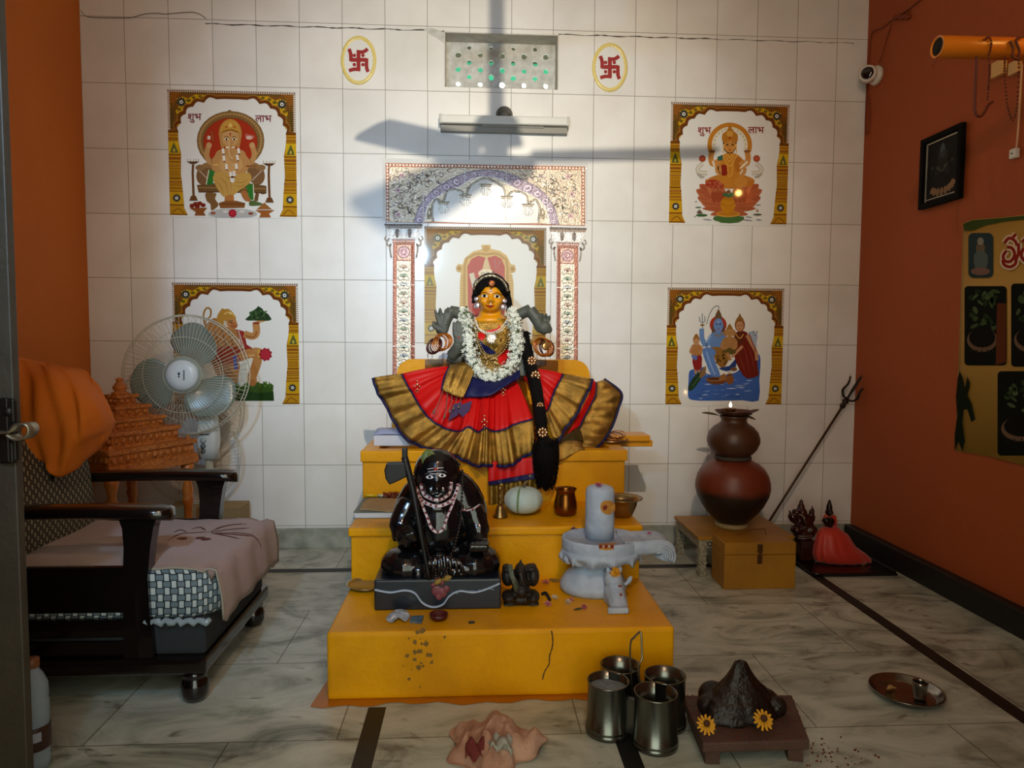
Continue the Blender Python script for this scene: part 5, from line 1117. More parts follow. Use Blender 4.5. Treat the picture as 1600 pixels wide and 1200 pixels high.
fan([((818, 590, -.515), (850, 645, -.64), (868, 694, -.67)), ((822, 586, -.505), (858, 636, -.60), (882, 673, -.64)), ((826, 582, -.495), (863, 618, -.56), (901, 645, -.58)), ((829, 579, -.485), (872, 600, -.53), (917, 615, -.54)), ((831, 576, -.475), (880, 584, -.50), (926, 592, -.50))], 9, 7, .010, 2.6)
# outer fold of the sari end, standing up at the right
def strip(name, A, Bc, m, nv=8, rip=.0, thick=.002, off=0):
    a = smoothpath([at(x, y, y=d) for x, y, d in A], 8); c = smoothpath([at(x, y, y=d) for x, y, d in Bc], 8); n = max(len(a), len(c)); a = resamp(a, n); c = resamp(c, n)
    b = MB(); b.grid([[a[i].lerp(c[i], k/nv)+Vector((0, -math.sin(PI*k/nv)*rip*(1+.4*math.sin(i*.8))-off, 0)) for i in range(n)] for k in range(nv+1)]); return b.build(name, m, god, thick=thick)
inn = [(927, 594, -.47), (921, 614, -.50), (908, 640, -.53), (896, 662, -.56), (884, 682, -.59), (872, 695, -.62)]
mid = [(931, 597, -.455), (930, 618, -.47), (918, 642, -.50), (908, 662, -.53), (900, 684, -.56), (890, 700, -.60)]
out = [(944, 592, -.43), (971, 614, -.44), (966, 640, -.47), (956, 668, -.50), (942, 690, -.53), (928, 704, -.58)]
strip('sari_fold', inn, mid, M_SILK, 5, .004); strip('gold_border', mid, out, M_GOLD, 8, .022)
b = MB(); b.tube(smoothpath([at(x, y, y=d-.003) for x, y, d in out], 8), .005, 8); b.tube(smoothpath([at(x, y, y=d-.003) for x, y, d in mid], 8), .0035, 8); b.build('hem_piping', M_NAVY, god)
strip('gold_border', [(868, 700, -.70), (882, 690, -.68), (905, 690, -.66), (912, 700, -.64)], [(872, 722, -.715), (884, 717, -.712), (900, 706, -.708), (914, 702, -.70)], M_GOLD, 5, .006)
strip('sari_fold', [(872, 690, -.62), (890, 676, -.58), (904, 664, -.54)], [(880, 700, -.64), (898, 694, -.62), (912, 690, -.60)], mat('dark_gold_fold', '4a3a16', .45, .5), 5, .008)
# lower layer hanging over the front of the top step
def hang(name, x0, x1, ya, yb, dep, m, rip, freq, off=0, slope=0):
    rows = []
    for k in range(9):
        v = k/8; row = []
        for i in range(61):
            u = i/60; row.append(at(x0+(x1-x0)*u, ya+(yb-ya)*v-slope*u*(1-.3*v), y=dep-.012*v-rip*(math.sin(u*freq*2*PI)+.4*math.sin(u*freq*5.1))*(.4+.6*v)-off))
        rows.append(row)
    b = MB(); b.grid(rows); return b.build(name, m, god, thick=.002)
hang('sari_underlayer', 763, 836, 722, 754, -.722, M_SILK, .005, 3, 0, 8)
hang('hem_piping', 763, 836, 753, 758, -.738, M_NAVY, .005, 3, .002, 14)
hang('gold_border', 764, 840, 757, 806, -.738, mat('gold_pleats', '9a7c30', .35, .75, var=.6, vscale=40, col2='3c2e10', bump=.4, bscale=200), .011, 5, 0, 18)
# gold sari end over the left hip, with tassels; navy waistband
strip('sari_end', [(702, 572, -.52), (718, 566, -.53), (736, 570, -.54), (741, 580, -.56)], [(690, 609, -.60), (703, 615, -.612), (716, 620, -.62), (724, 621, -.62)], M_GOLD, 8, .014, .003)
strip('waistband', [(738, 588, -.55), (755, 594, -.562), (772, 596, -.565), (790, 590, -.56), (812, 578, -.53)], [(725, 621, -.61), (748, 620, -.625), (765, 618, -.63), (786, 606, -.615), (812, 590, -.57)], M_NAVY, 6, .010, .003, .004)
b = MB(); b.tube(smoothpath([at(x, y, y=d) for x, y, d in ((702, 573, -.524), (694, 590, -.565), (690, 609, -.605))], 5), .004, 7); b.build('sari_end_edge', M_NAVY, god)
for (x, y, ex, ey) in ((692, 611, 679, 641), (699, 614, 695, 648), (706, 617, 703, 640), (713, 620, 709, 636), (720, 621, 717, 634)):
    b = MB(); p, q = at(x, y, y=-.62), at(ex, ey, y=-.665); b.tube(smoothpath([p, p.lerp(q, .5)+Vector((.003, -.006, 0)), q], 5), .0014, 6); b.tube([q+(p-q).normalized()*.006, q-(p-q).normalized()*.014], [.0022, .0048], 8); b.build('tassel', mat('grey_tassel', '6c6254', .7), god)
b = MB()
for (P, d) in (([(722, 632), (738, 626), (733, 642), (723, 652), (714, 642)], -.668), ([(708, 632), (722, 628), (716, 648), (700, 658)], -.66)): b.poly([at(x, y, y=d) for x, y in P])
b.build('purple_motif', mat('purple_silk', '38124a', .6), god, thick=.001)
def motif(cx, cy, d, s=1.0):
    b = MB()
    for (dx, dy, r) in ((0, 0, .0055), (0, -6, .004), (-4, 3, .0036), (4, 3, .0036), (0, 8, .0045), (0, 13, .003), (-3, 11, .0026), (3, 11, .0026)): b.sph(at(cx+dx*s, cy+dy*s, y=d), (r, .002, r), nu=9, nv=6)
    b.build('gold_motif', M_ORN, god)
motif(757, 656, -.728); motif(652, 601, -.545, .9); motif(786, 607, -.605, .8)

# ---- long false braid with a tassel and metal flowers
b = MB(); bp = smoothpath([at(x, y, y=d) for x, y, d in ((819, 520, -.47), (823, 545, -.50), (829, 572, -.54), (836, 600, -.60), (841, 630, -.66), (845, 660, -.71), (848, 684, -.735))], 8)
b.tube(bp, [.020, .024, .026, .026, .025, .026, .022], 12)
for i in range(420):
    p = R_.choice(bp); a = Vector((R_.gauss(0, 1), R_.gauss(-.6, 1), R_.gauss(0, 1))).normalized(); b.tube([p+a*.018, p+a*.030+Vector((0, 0, -.008))], [.003, .0012], 5)
b.build('braid', M_HAIR, god)
b = MB(); b.lathe([(.006, .085), (.034, .07), (.047, .045), (.050, .015), (.044, -.02), (.034, -.06), (.022, -.095), (.008, -.125), (.001, -.13)], at(853, 716, y=-.755), 26)
for i in range(500):
    t = R_.uniform(0, 6.28); z = R_.uniform(-.11, .08); rr = .048*math.sqrt(max(.08, 1-((z-.02)/.15)**2)); c = at(853, 716, y=-.755)+Vector((rr*math.cos(t), rr*math.sin(t)*.9, z)); b.tube([c, c+Vector((math.cos(t)*.004, math.sin(t)*.004, -.016))], [.0028, .0008], 4)
b.build('braid_tassel', M_HAIR, god)
for (x, y, d, r) in ((831, 564, -.565, .020), (837, 587, -.605, .021), (844, 634, -.695, .015), (848, 676, -.765, .021)):
    b = MB(); c = at(x, y, y=d)
    for k in range(8): t = 2*PI*k/8; b.sph(c+Vector((r*.68*math.cos(t), 0, r*.68*math.sin(t))), (r*.32, .004, r*.32), nu=9, nv=6)
    b.sph(c+Vector((0, -.003, 0)), (r*.38, .006, r*.38), nu=10, nv=8); b.build('braid_flower', M_ORN, god)
# ------------------------------------------------------------------ black stone saint on its painted base
M_BSTONE = mat('polished_black_stone', '0d0e10', .16, coat=.35, bump=.06, bscale=40)
YS = -1.195; SS = scale(YS)
def T(px, py, dy=0.0): return at(px, py, y=YS+dy)
st = thing('saint_statue', (T(684, 920).x, YS, Z1), 'polished black stone statue of a seated saint with painted white necklaces', 'statue')
b = MB()
b.sph(T(690, 806, .035), (73*SS, .075, 82*SS)); b.sph(T(722, 790, .03), (38*SS, .06, 60*SS), Matrix.Rotation(-.35, 3, 'Y')); b.sph(T(650, 800, .03), (36*SS, .06, 62*SS), Matrix.Rotation(.25, 3, 'Y'))
b.sph(T(683, 738, .01), (37*SS, .065, 38*SS)); b.sph(T(683, 752, -.015), (27*SS, .055, 31*SS)); b.sph(T(690, 768, .03), (42*SS, .05, 40*SS))
b.sph(T(685, 820, -.01), (46*SS, .075, 52*SS)); b.tube([T(684, 770, -.01), T(684, 790, -.01)], [24*SS, 34*SS], 14)
b.tube(smoothpath([T(642, 785, -.02), T(627, 815, -.045), T(628, 842, -.075)], 4), [19*SS, 18*SS, 15*SS], 12); b.sph(T(634, 838, -.09), (15*SS, .028, 17*SS))
for k in range(4): b.tube([T(626+k*4, 828-k*2, -.105), T(634+k*4, 836-k, -.125), T(642+k*3, 842+k, -.115)], [.010, .0095, .007], 8)
b.tube(smoothpath([T(737, 795, -.02), T(747, 825, -.04), T(749, 846, -.07)], 4), [20*SS, 18*SS, 14*SS], 12); b.sph(T(748, 850, -.09), (18*SS, .032, 9*SS))
for k in range(4): b.tube([T(738+k*7, 848, -.105), T(736+k*8, 855, -.128), T(735+k*8, 862, -.125)], [.010, .0095, .007], 8)
b.sph(T(634, 880, -.03), (40*SS, .085, 28*SS)); b.sph(T(742, 878, -.03), (42*SS, .085, 29*SS)); b.sph(T(688, 888, -.05), (62*SS, .075, 20*SS)); b.tube([T(650, 894, -.08), T(722, 892, -.09)], [18*SS, 14*SS], 12); b.tube([T(728, 892, -.08), T(660, 896, -.10)], [17*SS, 12*SS], 12)
b.tube([T(683, 755, -.068), T(683, 762, -.078), T(683, 767, -.080)], [.006, .009, .011], 10)
for s in (-1, 1): b.sph(T(683+s*10, 766, -.058), (9*SS, .015, 8*SS)); b.sph(T(683+s*26, 757, -.015), (5*SS, .016, 11*SS))
b.sph(T(683, 775, -.065), (10*SS, .012, 4*SS)); b.sph(T(683, 783, -.055), (11*SS, .018, 7*SS))
# pleats of the lower cloth
for k in range(7): b.tube(smoothpath([T(672+k*7, 866+abs(k-3)*2, -.115), T(668+k*9, 884, -.130), T(664+k*10, 902, -.125)], 3), [.006, .006, .004], 7)
sm = remeshed(b, .0042, 3); sm.build('body', M_BSTONE, st); ts = bvh(sm)
bx0, bx1 = -.304, .083
b = slab(bx0, bx1, -1.322, -1.07, Z1, T(600, 905, -.12).z, .006); b.build('base_block', mat('blue_sheen_painted_stone', '15202c', .3, var=.9, vscale=9, col2='07090c', coat=.2), st); tb_ = bvh(b)  # blue sheen on the dark base put into its colour
M_WPAINT = mat('white_enamel_paint', 'dcdcdc', .4); M_RPAINT = mat('red_enamel_paint', '8a1c18', .4)
for P in ([(668, 733), (680, 731.5), (693, 731)], [(669, 737), (681, 736), (692, 735.5)], [(671, 741), (681, 740.5), (690, 740)]):
    b = MB(); b.tube(sline(ts, P, .0006), .0022, 6, flat=.5); b.build('forehead_stripe', M_WPAINT, st)
b = MB(); p = on(ts, 680.5, 734, .002); b.sph(p, (.0055, .002, .008), nu=10, nv=7); b.build('forehead_mark', M_RPAINT, st)
for cx, cy, s in ((671.5, 745.5, 1), (691, 743, -1)):
    b = MB(); decal(b, ts, [(cx-6, cy), (cx-2, cy-2.6), (cx+3, cy-2.4), (cx+6, cy+.5), (cx+2, cy+2.6), (cx-3, cy+2.4)], .0008, 3, YS-.07); b.build('eye_white', M_WPAINT, st)
    b = MB(); decal(b, ts, [(cx+2.0*math.cos(t)+s*.3, cy+2.0*math.sin(t)) for t in [2*PI*i/8 for i in range(8)]], .0016, 2, YS-.07); b.build('pupil', M_PUP, st)
    b = MB(); b.tube(sline(ts, [(cx-7, cy-4), (cx, cy-7), (cx+7, cy-4.5)], .0008), .0014, 6); b.build('eyebrow', mat('grey_brow_line', '5c6068', .5), st)
NECK = ([(659, 757), (661, 768), (668, 776), (683, 780.5), (697, 775), (703, 765), (704, 753)], [(652, 762), (655, 775), (664, 785), (684, 791), (704, 783), (713, 769), (714, 756)], [(654, 770), (661, 790), (668, 808), (674, 824), (683, 831), (692, 826), (699, 806), (707, 787), (713, 768)])
for P in NECK:
    L = sline(ts, P, .0012, 8); b = MB(); b.tube(L, .0062, 8, flat=.45); nk = b.build('painted_necklace', mat('pinkish_white_paint', 'd6c4c4', .4), st)
    d = MB(); last = None
    for q in L:
        if last is None or (q-last).length > .017: d.sph(q+Vector((0, -.004, .001)), (.0042, .003, .0042), nu=9, nv=6); last = q
    d.build('red_dots', mat('dull_red_paint', '7a2c34', .4), nk)
b = MB(); L = sline(ts, [(721, 796), (729, 798), (740, 795), (748, 790)], .0012, 6); b.tube(L, .006, 8, flat=.45); ab = b.build('armband', mat('pinkish_white_paint', 'd6c4c4', .4), st)
d = MB()
for q in L[1::5]: d.sph(q+Vector((0, -.004, 0)), (.004, .003, .004), nu=9, nv=6)
d.build('red_dots', mat('dull_red_paint', '7a2c34', .4), ab)
# rosary of dark seeds
for P in ([(652, 730), (649, 745), (652, 790), (658, 820), (666, 850), (675, 880), (684, 902)], [(705, 715), (720, 732), (722, 760), (720, 800), (714, 835), (704, 868), (693, 902)]):
    b = MB(); last = None; b.tube(sline(ts, P, .004, 8), .0012, 5)
    for q in sline(ts, P, .004, 14):
        if last is None or (q-last).length > .0085: b.sph(q, .0045, nu=7, nv=5); last = q
    b.build('bead_rosary', mat('brown_seed_beads', '2a1a12', .6), st)
# axe-headed staff
b = MB(); p0, p1 = T(632, 714, -.105), T(671, 906, -.135); b.tube(smoothpath([p0, T(645, 765, -.115), T(655, 820, -.13), p1], 5), [.011, .010, .008, .006], 10); b.box(p0+Vector((.001, 0, .006)), (.016, .02, .045), bev=.003)
M_DULL = mat('dull_black_wood', '0d0c0b', .5)
b.build('staff', M_DULL, st)
b = MB(); o = [T(x, y, -.118) for x, y in ((633, 723), (604, 724), (600, 735), (602, 748), (608, 758), (622, 752), (636, 745))]; b.prism(o, (0, .032, 0)); b = b.build('axe_head', M_DULL, st); md = b.modifiers.new('bev', 'BEVEL'); md.width = .004; md.segments = 2
# painted snake of white and a reddish emblem on the front of the base
b = MB(); L = sline(tb_, [(586, 921), (610, 925), (632, 922), (648, 926), (660, 941), (676, 948), (692, 944), (702, 931), (718, 923), (740, 925), (760, 920), (781, 911)], .0008, 8); b.tube(L, .0085, 8, flat=.28); b.build('white_wave', mat('blue_white_paint', 'aebccc', .45), st)
b = MB()
for (x, y, r) in ((684, 905, 5), (690, 910, 5), (683, 923, 9), (690, 926, 9), (697, 920, 6), (686, 932, 6), (677, 914, 4)): q = on(tb_, x, y, .001); b.sph(q, (r*SS*.95, .004, r*SS*.9), nu=12, nv=7)
b.build('red_emblem', mat('faded_pink_relief', '7c3c40', .5, var=.5, vscale=90), st)
b = MB()
for k in range(5): b.tube([on(tb_, 706+k*14, 925-k*1.2, .0008), on(tb_, 716+k*14, 927-k*1.5, .0008)], [.001, .004], 6, flat=.3)
b.build('blue_highlight', mat('sky_blue_paint', '8fb2d0', .4), st)
def leaf(b, c, d, n, L, Wd, bend=.0):
    d = Vector(d).normalized(); s = d.cross(Vector(n)).normalized(); n = s.cross(d)
    rows = []
    for k in range(7):
        t = k/6; w_ = Wd*math.sin(PI*(t*.92+.04))**.8; p = Vector(c)+d*L*t+n*bend*L*t*t
        rows.append([p-s*w_+n*w_*.25, p, p+s*w_+n*w_*.25])
    b.grid(rows)
b = MB(); q = on(ts, 664, 712, .002); leaf(b, q+Vector((.01, 0, .02)), (-.15, -.3, -1), (0, -1, .2), .055, .016); leaf(b, q+Vector((.012, 0, .018)), (.5, -.3, -.9), (0, -1, .2), .04, .012)
tag(b.build('bilva_leaf', mat('olive_leaf', '5b6a2c', .5), thick=.0008), 'olive green leaf lying on the head of the black saint statue', 'leaf')
b = MB(); q = at(690, 905, y=-1.328); leaf(b, q, (1, -.1, .25), (0, -1, .3), .032, .009); leaf(b, q, (-.8, -.1, -.5), (0, -1, .3), .026, .008)
tag(b.build('marigold_petals', mat('mustard_petals', '8a6a18', .6), thick=.0008), 'withered mustard petals on the front of the black statue base', 'petals')

# ------------------------------------------------------------------ dark many-armed figurine
fg = thing('stone_figurine', at(815, 945, z=Z1)+Vector((0, .035, 0)), 'small blackened stone figurine with grass draped on it beside the saint', 'figurine')
YF_ = -1.262; F = lambda x, y, d=0: at(780+x*.0709, 870+y*.0709, y=YF_+d); sf = scale(YF_)*.0709
b = MB()
b.box(F(480, 1020), (780*sf, .075, 170*sf)); b.sph(F(480, 860), (390*sf, .05, 170*sf)); b.sph(F(480, 560), (190*sf, .045, 300*sf)); b.sph(F(470, 330), (140*sf, .045, 190*sf)); b.lathe([(75*sf, 0), (70*sf, 60*sf), (30*sf, 150*sf), (.001, 210*sf)], F(470, 240), 14)
b.sph(F(190, 420), (150*sf, .03, 230*sf)); b.sph(F(170, 250), (110*sf, .028, 90*sf)); b.sph(F(750, 420), (140*sf, .03, 240*sf)); b.sph(F(690, 240), (140*sf, .028, 80*sf)); b.sph(F(760, 220), (70*sf, .03, 60*sf)); b.tube([F(470, 350, -.04), F(500, 520, -.055), F(440, 640, -.05)], [70*sf, 50*sf, 35*sf], 10)
b.sph(F(220, 860, -.03), (170*sf, .04, 120*sf)); b.sph(F(740, 860, -.03), (160*sf, .04, 120*sf)); b.sph(F(480, 700, -.02), (200*sf, .045, 170*sf))
b = remeshed(b, .0032, 2); b.build('figure', mat('sooty_stone', '17130f', .5, var=.6, vscale=60, col2='2c241c', bump=.5, bscale=90), fg); tf = bvh(b)
b = MB()
for k in range(16):
    x0 = R_.uniform(200, 290); b.tube([p for p in [F(x0, 160+R_.uniform(0, 60), -.04), F(x0+40, 420, -.055), F(330+k*8, R_.uniform(640, 820), -.06)]], [.0012, .0014, .0006], 5)
tag(b.build('grass_tuft', mat('dry_durva_grass', '5c6450', .7)), 'wisp of dry grass laid over the small dark figurine', 'grass')

# ------------------------------------------------------------------ white painted linga on its pedestal
M_BLUEW = mat('bluish_white_limewash', 'b4c4d8', .6, var=.55, vscale=24, col2='7d93b4', bump=.35, bscale=60, detail=8)
lg = thing('shiva_linga', at(938, 900, z=Z1), 'bluish white painted linga on a round spouted pedestal, right of the altar steps', 'linga')
YL = -1.175
Lc = at(940, 838, y=YL); sl = scale(YL)
cx, cy = Lc.x, YL
zt_ = at(940, 838, y=YL).z; zd = .062
def squash(b):
    for v in b.v: v.y = cy+(v.y-cy)*.85
b = MB(); zf = Z1+.0005
b.lathe([(.102, zf), (.110, zf+.010), (.112, zf+.028), (.104, zf+.040), (.098, zf+.052), (.085, zf+.066), (.070, zf+.080), (.066, zf+.092)], (cx-.025, cy+.004, 0), 40); squash(b)
b.build('pedestal_foot', M_BLUEW, lg)
b = MB(); b.lathe([(.066, zf+.088), (.082, zf+.098), (.094, zf+.112), (.096, zf+.122)], (cx-.02, cy+.004, 0), 40, capb=False)
for k in range(14):
    t = 2*PI*k/14; b.sph((cx-.02+.10*math.cos(t), cy+.004+.10*math.sin(t), zf+.118), (.022, .022, .018), nu=12, nv=8)
squash(b); b.build('lotus_collar', M_BLUEW, lg)
# disc with the long curling spout to the right
def yoni():
    n = 72; ring_o = []
    for i in range(n):
        t = 2*PI*i/n; x, y = .132*math.cos(t), .132*math.sin(t)
        ring_o.append(Vector((cx+x, cy+y, 0)))
    b = MB(); prof = [(.80, -.062), (.94, -.050), (1.0, -.038), (1.0, -.006), (.985, 0), (.93, .002), (.90, -.006), (.0, -.006)]
    rows = [[Vector((cx+(p.x-cx)*r, cy+(p.y-cy)*r, zt_+z)) for p in ring_o] for r, z in prof]
    b.grid(rows, closed=True)
    # spout: a channel running right, its end rolled down
    path = [(0.06, .0), (.12, .0), (.17, .003), (.205, -.004), (.226, -.022), (.232, -.048), (.226, -.075)]
    P = smoothpath([Vector((cx+x, cy-.012, zt_+z)) for x, z in path], 5)
    rows = []
    for k, p in enumerate(P):
        t = (P[min(k+1, len(P)-1)]-P[max(k-1, 0)]).normalized(); nn = Vector((-t.z, 0, t.x)); u = k/(len(P)-1); hw = .088-.034*min(u*1.6, 1)
        th_ = .045+.012*u
        sec = [(-hw, 0), (-hw*.82, .004), (-hw*.6, -.004), (hw*.6, -.004), (hw*.82, .004), (hw, 0), (hw, -th_*.7), (hw*.8, -th_), (-hw*.8, -th_), (-hw, -th_*.7)]
        rows.append([p+Vector((0, a, 0))+nn*h for a, h in sec])
    g = MB(); g.grid(rows, closed=True); o = len(rows[0]); g.f.append(list(range(o))); g.sm.append(False); g.c.append(None); L_ = len(g.v); g.f.append(list(range(L_-o, L_))[::-1]); g.sm.append(False); g.c.append(None)
    return b, g
db, sp = yoni(); squash(db); squash(sp); db.build('disc', M_BLUEW, lg); spo = sp.build('spout', M_BLUEW, lg)
b = MB()
for s in (-1,):
    for k, r in enumerate((.048, .040, .032, .024, .016)):
        c = Vector((cx+.180, cy-.072*.85-.004, zt_-.050)); b.tube([c+Vector((r*1.0*math.cos(t), 0, r*.85*math.sin(t))) for t in [-.5+2.9*i/14 for i in range(15)]], .0036, 6)
b.build('spout_scroll', M_BLUEW, spo)
# scalloped valance under the disc
b = MB(); rows = [[], []]
for i in range(121):
    t = PI*(1.02+.98*i/120)-PI*0; u = abs(math.sin(i/120*PI*5.5)); rows[0].append(Vector((cx+.131*math.cos(t), cy+.131*math.sin(t), zt_-.036))); rows[1].append(Vector((cx+.128*math.cos(t), cy+.128*math.sin(t), zt_-.062-.020*(1-u)**1.5)))
b.grid(rows); squash(b); b.build('scalloped_rim', M_BLUEW, lg, thick=.006)
rz = .0475; lc = Vector((cx-.006, cy+.005, 0)); ztop = at(940, 760, y=YL).z
b = MB(); b.lathe([(rz, zt_-.006), (rz*1.01, zt_+.04), (rz, ztop-.022), (rz*.96, ztop-.010), (rz*.84, ztop-.002), (rz*.5, ztop+.003), (.001, ztop+.005)], lc, 40); b.build('shaft', M_BLUEW, lg); tl_ = bvh(b)
b = MB(); decal(b, tl_, [(941, 784), (952, 782), (960, 787), (961, 797), (952, 804), (942, 801), (938, 793)], .0008, 3, YL-.05); b.build('sandal_mark', mat('ochre_paste', 'b98434', .8), lg)
b = MB(); decal(b, tl_, [(942, 791), (946, 789), (949, 792), (946, 797), (942, 796)], .0016, 2, YL-.05); b.build('vermilion_dot', mat('vermilion', '7c2410', .7), lg)
tdisc = bvh(db)
b = MB(); decal(b, tdisc, [(934, 850), (946, 849.5), (961, 848), (961, 858), (947, 860), (935, 858)], .0008, 0, YL-.13); b.build('ochre_strip', mat('ochre_paste', 'b98434', .8), lg)
for x in (938.5, 947, 956): b = MB(); p = on(tdisc, x, 854, .001, YL-.13); b.sph(p, (.0062, .002, .0066), nu=12, nv=7); b.build('vermilion_dot', mat('vermilion', '7c2410', .7), lg)

# ------------------------------------------------------------------ little bull facing the viewer
bl_ = thing('bull_figure', at(962, 955, z=Z1)+Vector((0, .05, 0)), 'small bluish white bull figure facing front below the linga', 'bull')
b = MB(); sec = []
for (xl, xr, py, yy, hh) in ((947, 970, 892, -1.262, .030), (944, 976, 905, -1.272, .045), (948, 978, 918, -1.295, .052), (951, 980, 930, -1.325, .046), (954, 981, 943, -1.352, .036), (957, 983, 953, -1.372, .022)):
    L_, Rr_ = at(xl, py, y=yy), at(xr, py, y=yy); z0 = Z1+.0005
    ztp = max(L_.z, z0+.012); m_ = (L_.x+Rr_.x)/2; w_ = (Rr_.x-L_.x)/2
    sec.append([Vector((m_-w_*1.05, yy, z0)), Vector((m_-w_, yy, z0+(ztp-z0)*.6)), Vector((m_-w_*.6, yy, ztp)), Vector((m_, yy, ztp+.005)), Vector((m_+w_*.6, yy, ztp)), Vector((m_+w_, yy, z0+(ztp-z0)*.6)), Vector((m_+w_*1.05, yy, z0))])
b.grid(sec, closed=True); n_ = 7; b.f.append(list(range(n_))); b.sm.append(False); b.c.append(None); k_ = len(b.v); b.f.append(list(range(k_-n_, k_))[::-1]); b.sm.append(False); b.c.append(None)
x_, y_ = at(964, 957, y=-1.375).x, -1.378; b.box((x_+.004, y_+.005, Z1+.010), (.064, .016, .019), bev=.003)
b.sph(at(958, 905, y=-1.27), (.030, .03, .035))
b = remeshed(b, .003, 2); b.build('head', M_BLUEW, bl_); tbull = bvh(b)
for s, (x0, y0, x1, y1) in ((-1, (953, 895, 950, 884)), (1, (966, 894, 969, 884))): b = MB(); b.tube([at(x0, y0, y=-1.268), at((x0+x1)/2+s*1.5, (y0+y1)/2, y=-1.27), at(x1, y1, y=-1.272)], [.010, .008, .003], 9); b.build('horn', M_BLUEW, bl_)
b = MB(); b.sph(at(983, 907, y=-1.275), (.008, .007, .016), Matrix.Rotation(.5, 3, 'Y')); b.tube([at(976, 914, y=-1.28), at(983, 908, y=-1.276)], [.006, .006], 8); b.build('ear', M_BLUEW, bl_)
for (x, y, rx, rz_) in ((968, 916, .0075, .0035), (970, 930, .004, .006)): b = MB(); q = on(tbull, x, y, .001, -1.30); b.sph(q, (rx, .003, rz_), nu=10, nv=7); b.build('red_mark', mat('brick_red_mark', '8a3418', .7), bl_)
M_MARI = mat('marigold', 'd99a14', .6)
fl = MB(); c = at(961, 894, y=-1.292)
for k in range(26): blossom(fl, c+Vector((R_.uniform(-.011, .011), R_.uniform(-.006, .004), R_.uniform(-.009, .009))), .010, (R_.uniform(-1, 1), -1, R_.uniform(-.6, 1)), 5)
tag(fl.build('marigold_flower', M_MARI), 'yellow marigold on the forehead of the white bull', 'flower')

# ------------------------------------------------------------------ offerings on the altar steps
def on1(x, y): return at(x, y, z=Z1)
def petal_flower(x, y, m, label, r=.012, g='fallen flowers on the altar', n=5, z=Z1):
    p = at(x, y, z=z)+Vector((0, 0, .0006)); b = MB()
    for k in range(3): blossom(b, p+Vector((R_.uniform(-.003, .003), R_.uniform(-.003, .003), .002+.003*k)), r*(1-.2*k), (R_.uniform(-.3, .3), R_.uniform(-.6, 0), 1), n, .3)
    o = b.build('fallen_flower', m); tag(o, label, 'flower', g); return o
M_PINK = mat('pink_petals', 'b8607c', .6, var=.4, vscale=200, col2='d8a0b0'); M_PALE = mat('pale_petals', 'cfc6b4', .6); M_MAG = mat('magenta_petals', 'a83474', .6); M_VIO = mat('violet_petals', '3a2470', .6)
petal_flower(852, 912, M_PINK, 'pink and white flower lying next to the dark figurine on the altar', .018)
petal_flower(856, 946, M_PINK, 'pink flower nearest the front left of the scattered flowers on the altar', .015)
petal_flower(866, 936, M_PALE, 'pale cream flower among the scattered altar flowers, left of the white one', .014)
petal_flower(888, 943, M_PALE, 'white flower lying in the middle of the scattered altar flowers', .013)
petal_flower(893, 939, M_PINK, 'small pink bloom behind the white fallen flower on the altar', .010)
petal_flower(913, 951, M_MAG, 'bright pink flower by itself, left of the bull', .012)
b = MB(); p = [on1(x, y)+Vector((0, 0, .006)) for x, y in ((847, 931), (852, 929), (856, 934), (859, 940))]; b.tube(smoothpath(p, 5), .005, 8); tag(b.build('burnt_wick', mat('charred_wick', '120c08', .9)), 'charred black wick among the flowers on the altar', 'wick')
b = MB(); p = [on1(x, y)+Vector((0, 0, .004)) for x, y in ((858, 906), (868, 909), (879, 912))]; leaf(b, p[0], p[2]-p[0], (0, 0, 1), .045, .008, .05); leaf(b, p[0], (p[2]-p[0])+Vector((0, -.03, 0)), (0, 0, 1), .04, .007, .05); tag(b.build('dry_leaf', mat('dry_straw_leaf', '9a8450', .7), thick=.0006), 'dry straw coloured leaf behind the pink flowers on the altar', 'leaf')
b = MB(); leaf(b, on1(896, 954)+Vector((0, 0, .002)), (1, .2, 0), (0, 0, 1), .03, .006, .1); tag(b.build('green_leaf', mat('dark_green_leaf', '38401c', .6), thick=.0006), 'dark green leaf bit in front of the bright pink flower', 'leaf')
zl = zt_-.005
for (x, y, m, lab, r) in ((896, 829, M_VIO, 'violet flower on the left of the white disc', .014), (899, 824, M_PINK, 'pink petals beside the violet flower on the disc', .012), (918, 836, M_MAG, 'magenta flower left of the linga shaft base', .012), (930, 840, M_PINK, 'pink petals in front of the linga shaft', .011), (946, 841, M_PINK, 'pink petals right of centre in front of the linga shaft', .010), (1014, 836, M_MAG, 'magenta petal on the spout of the white pedestal', .010)):
    petal_flower(x, y, m, lab, r, 'flowers on the linga pedestal', 5, zl if x < 1000 else zt_+.002)
petal_flower(935, 760, M_MAG, 'magenta flower on top of the linga shaft', .014, 'flowers on the linga pedestal', 6, ztop+.003)
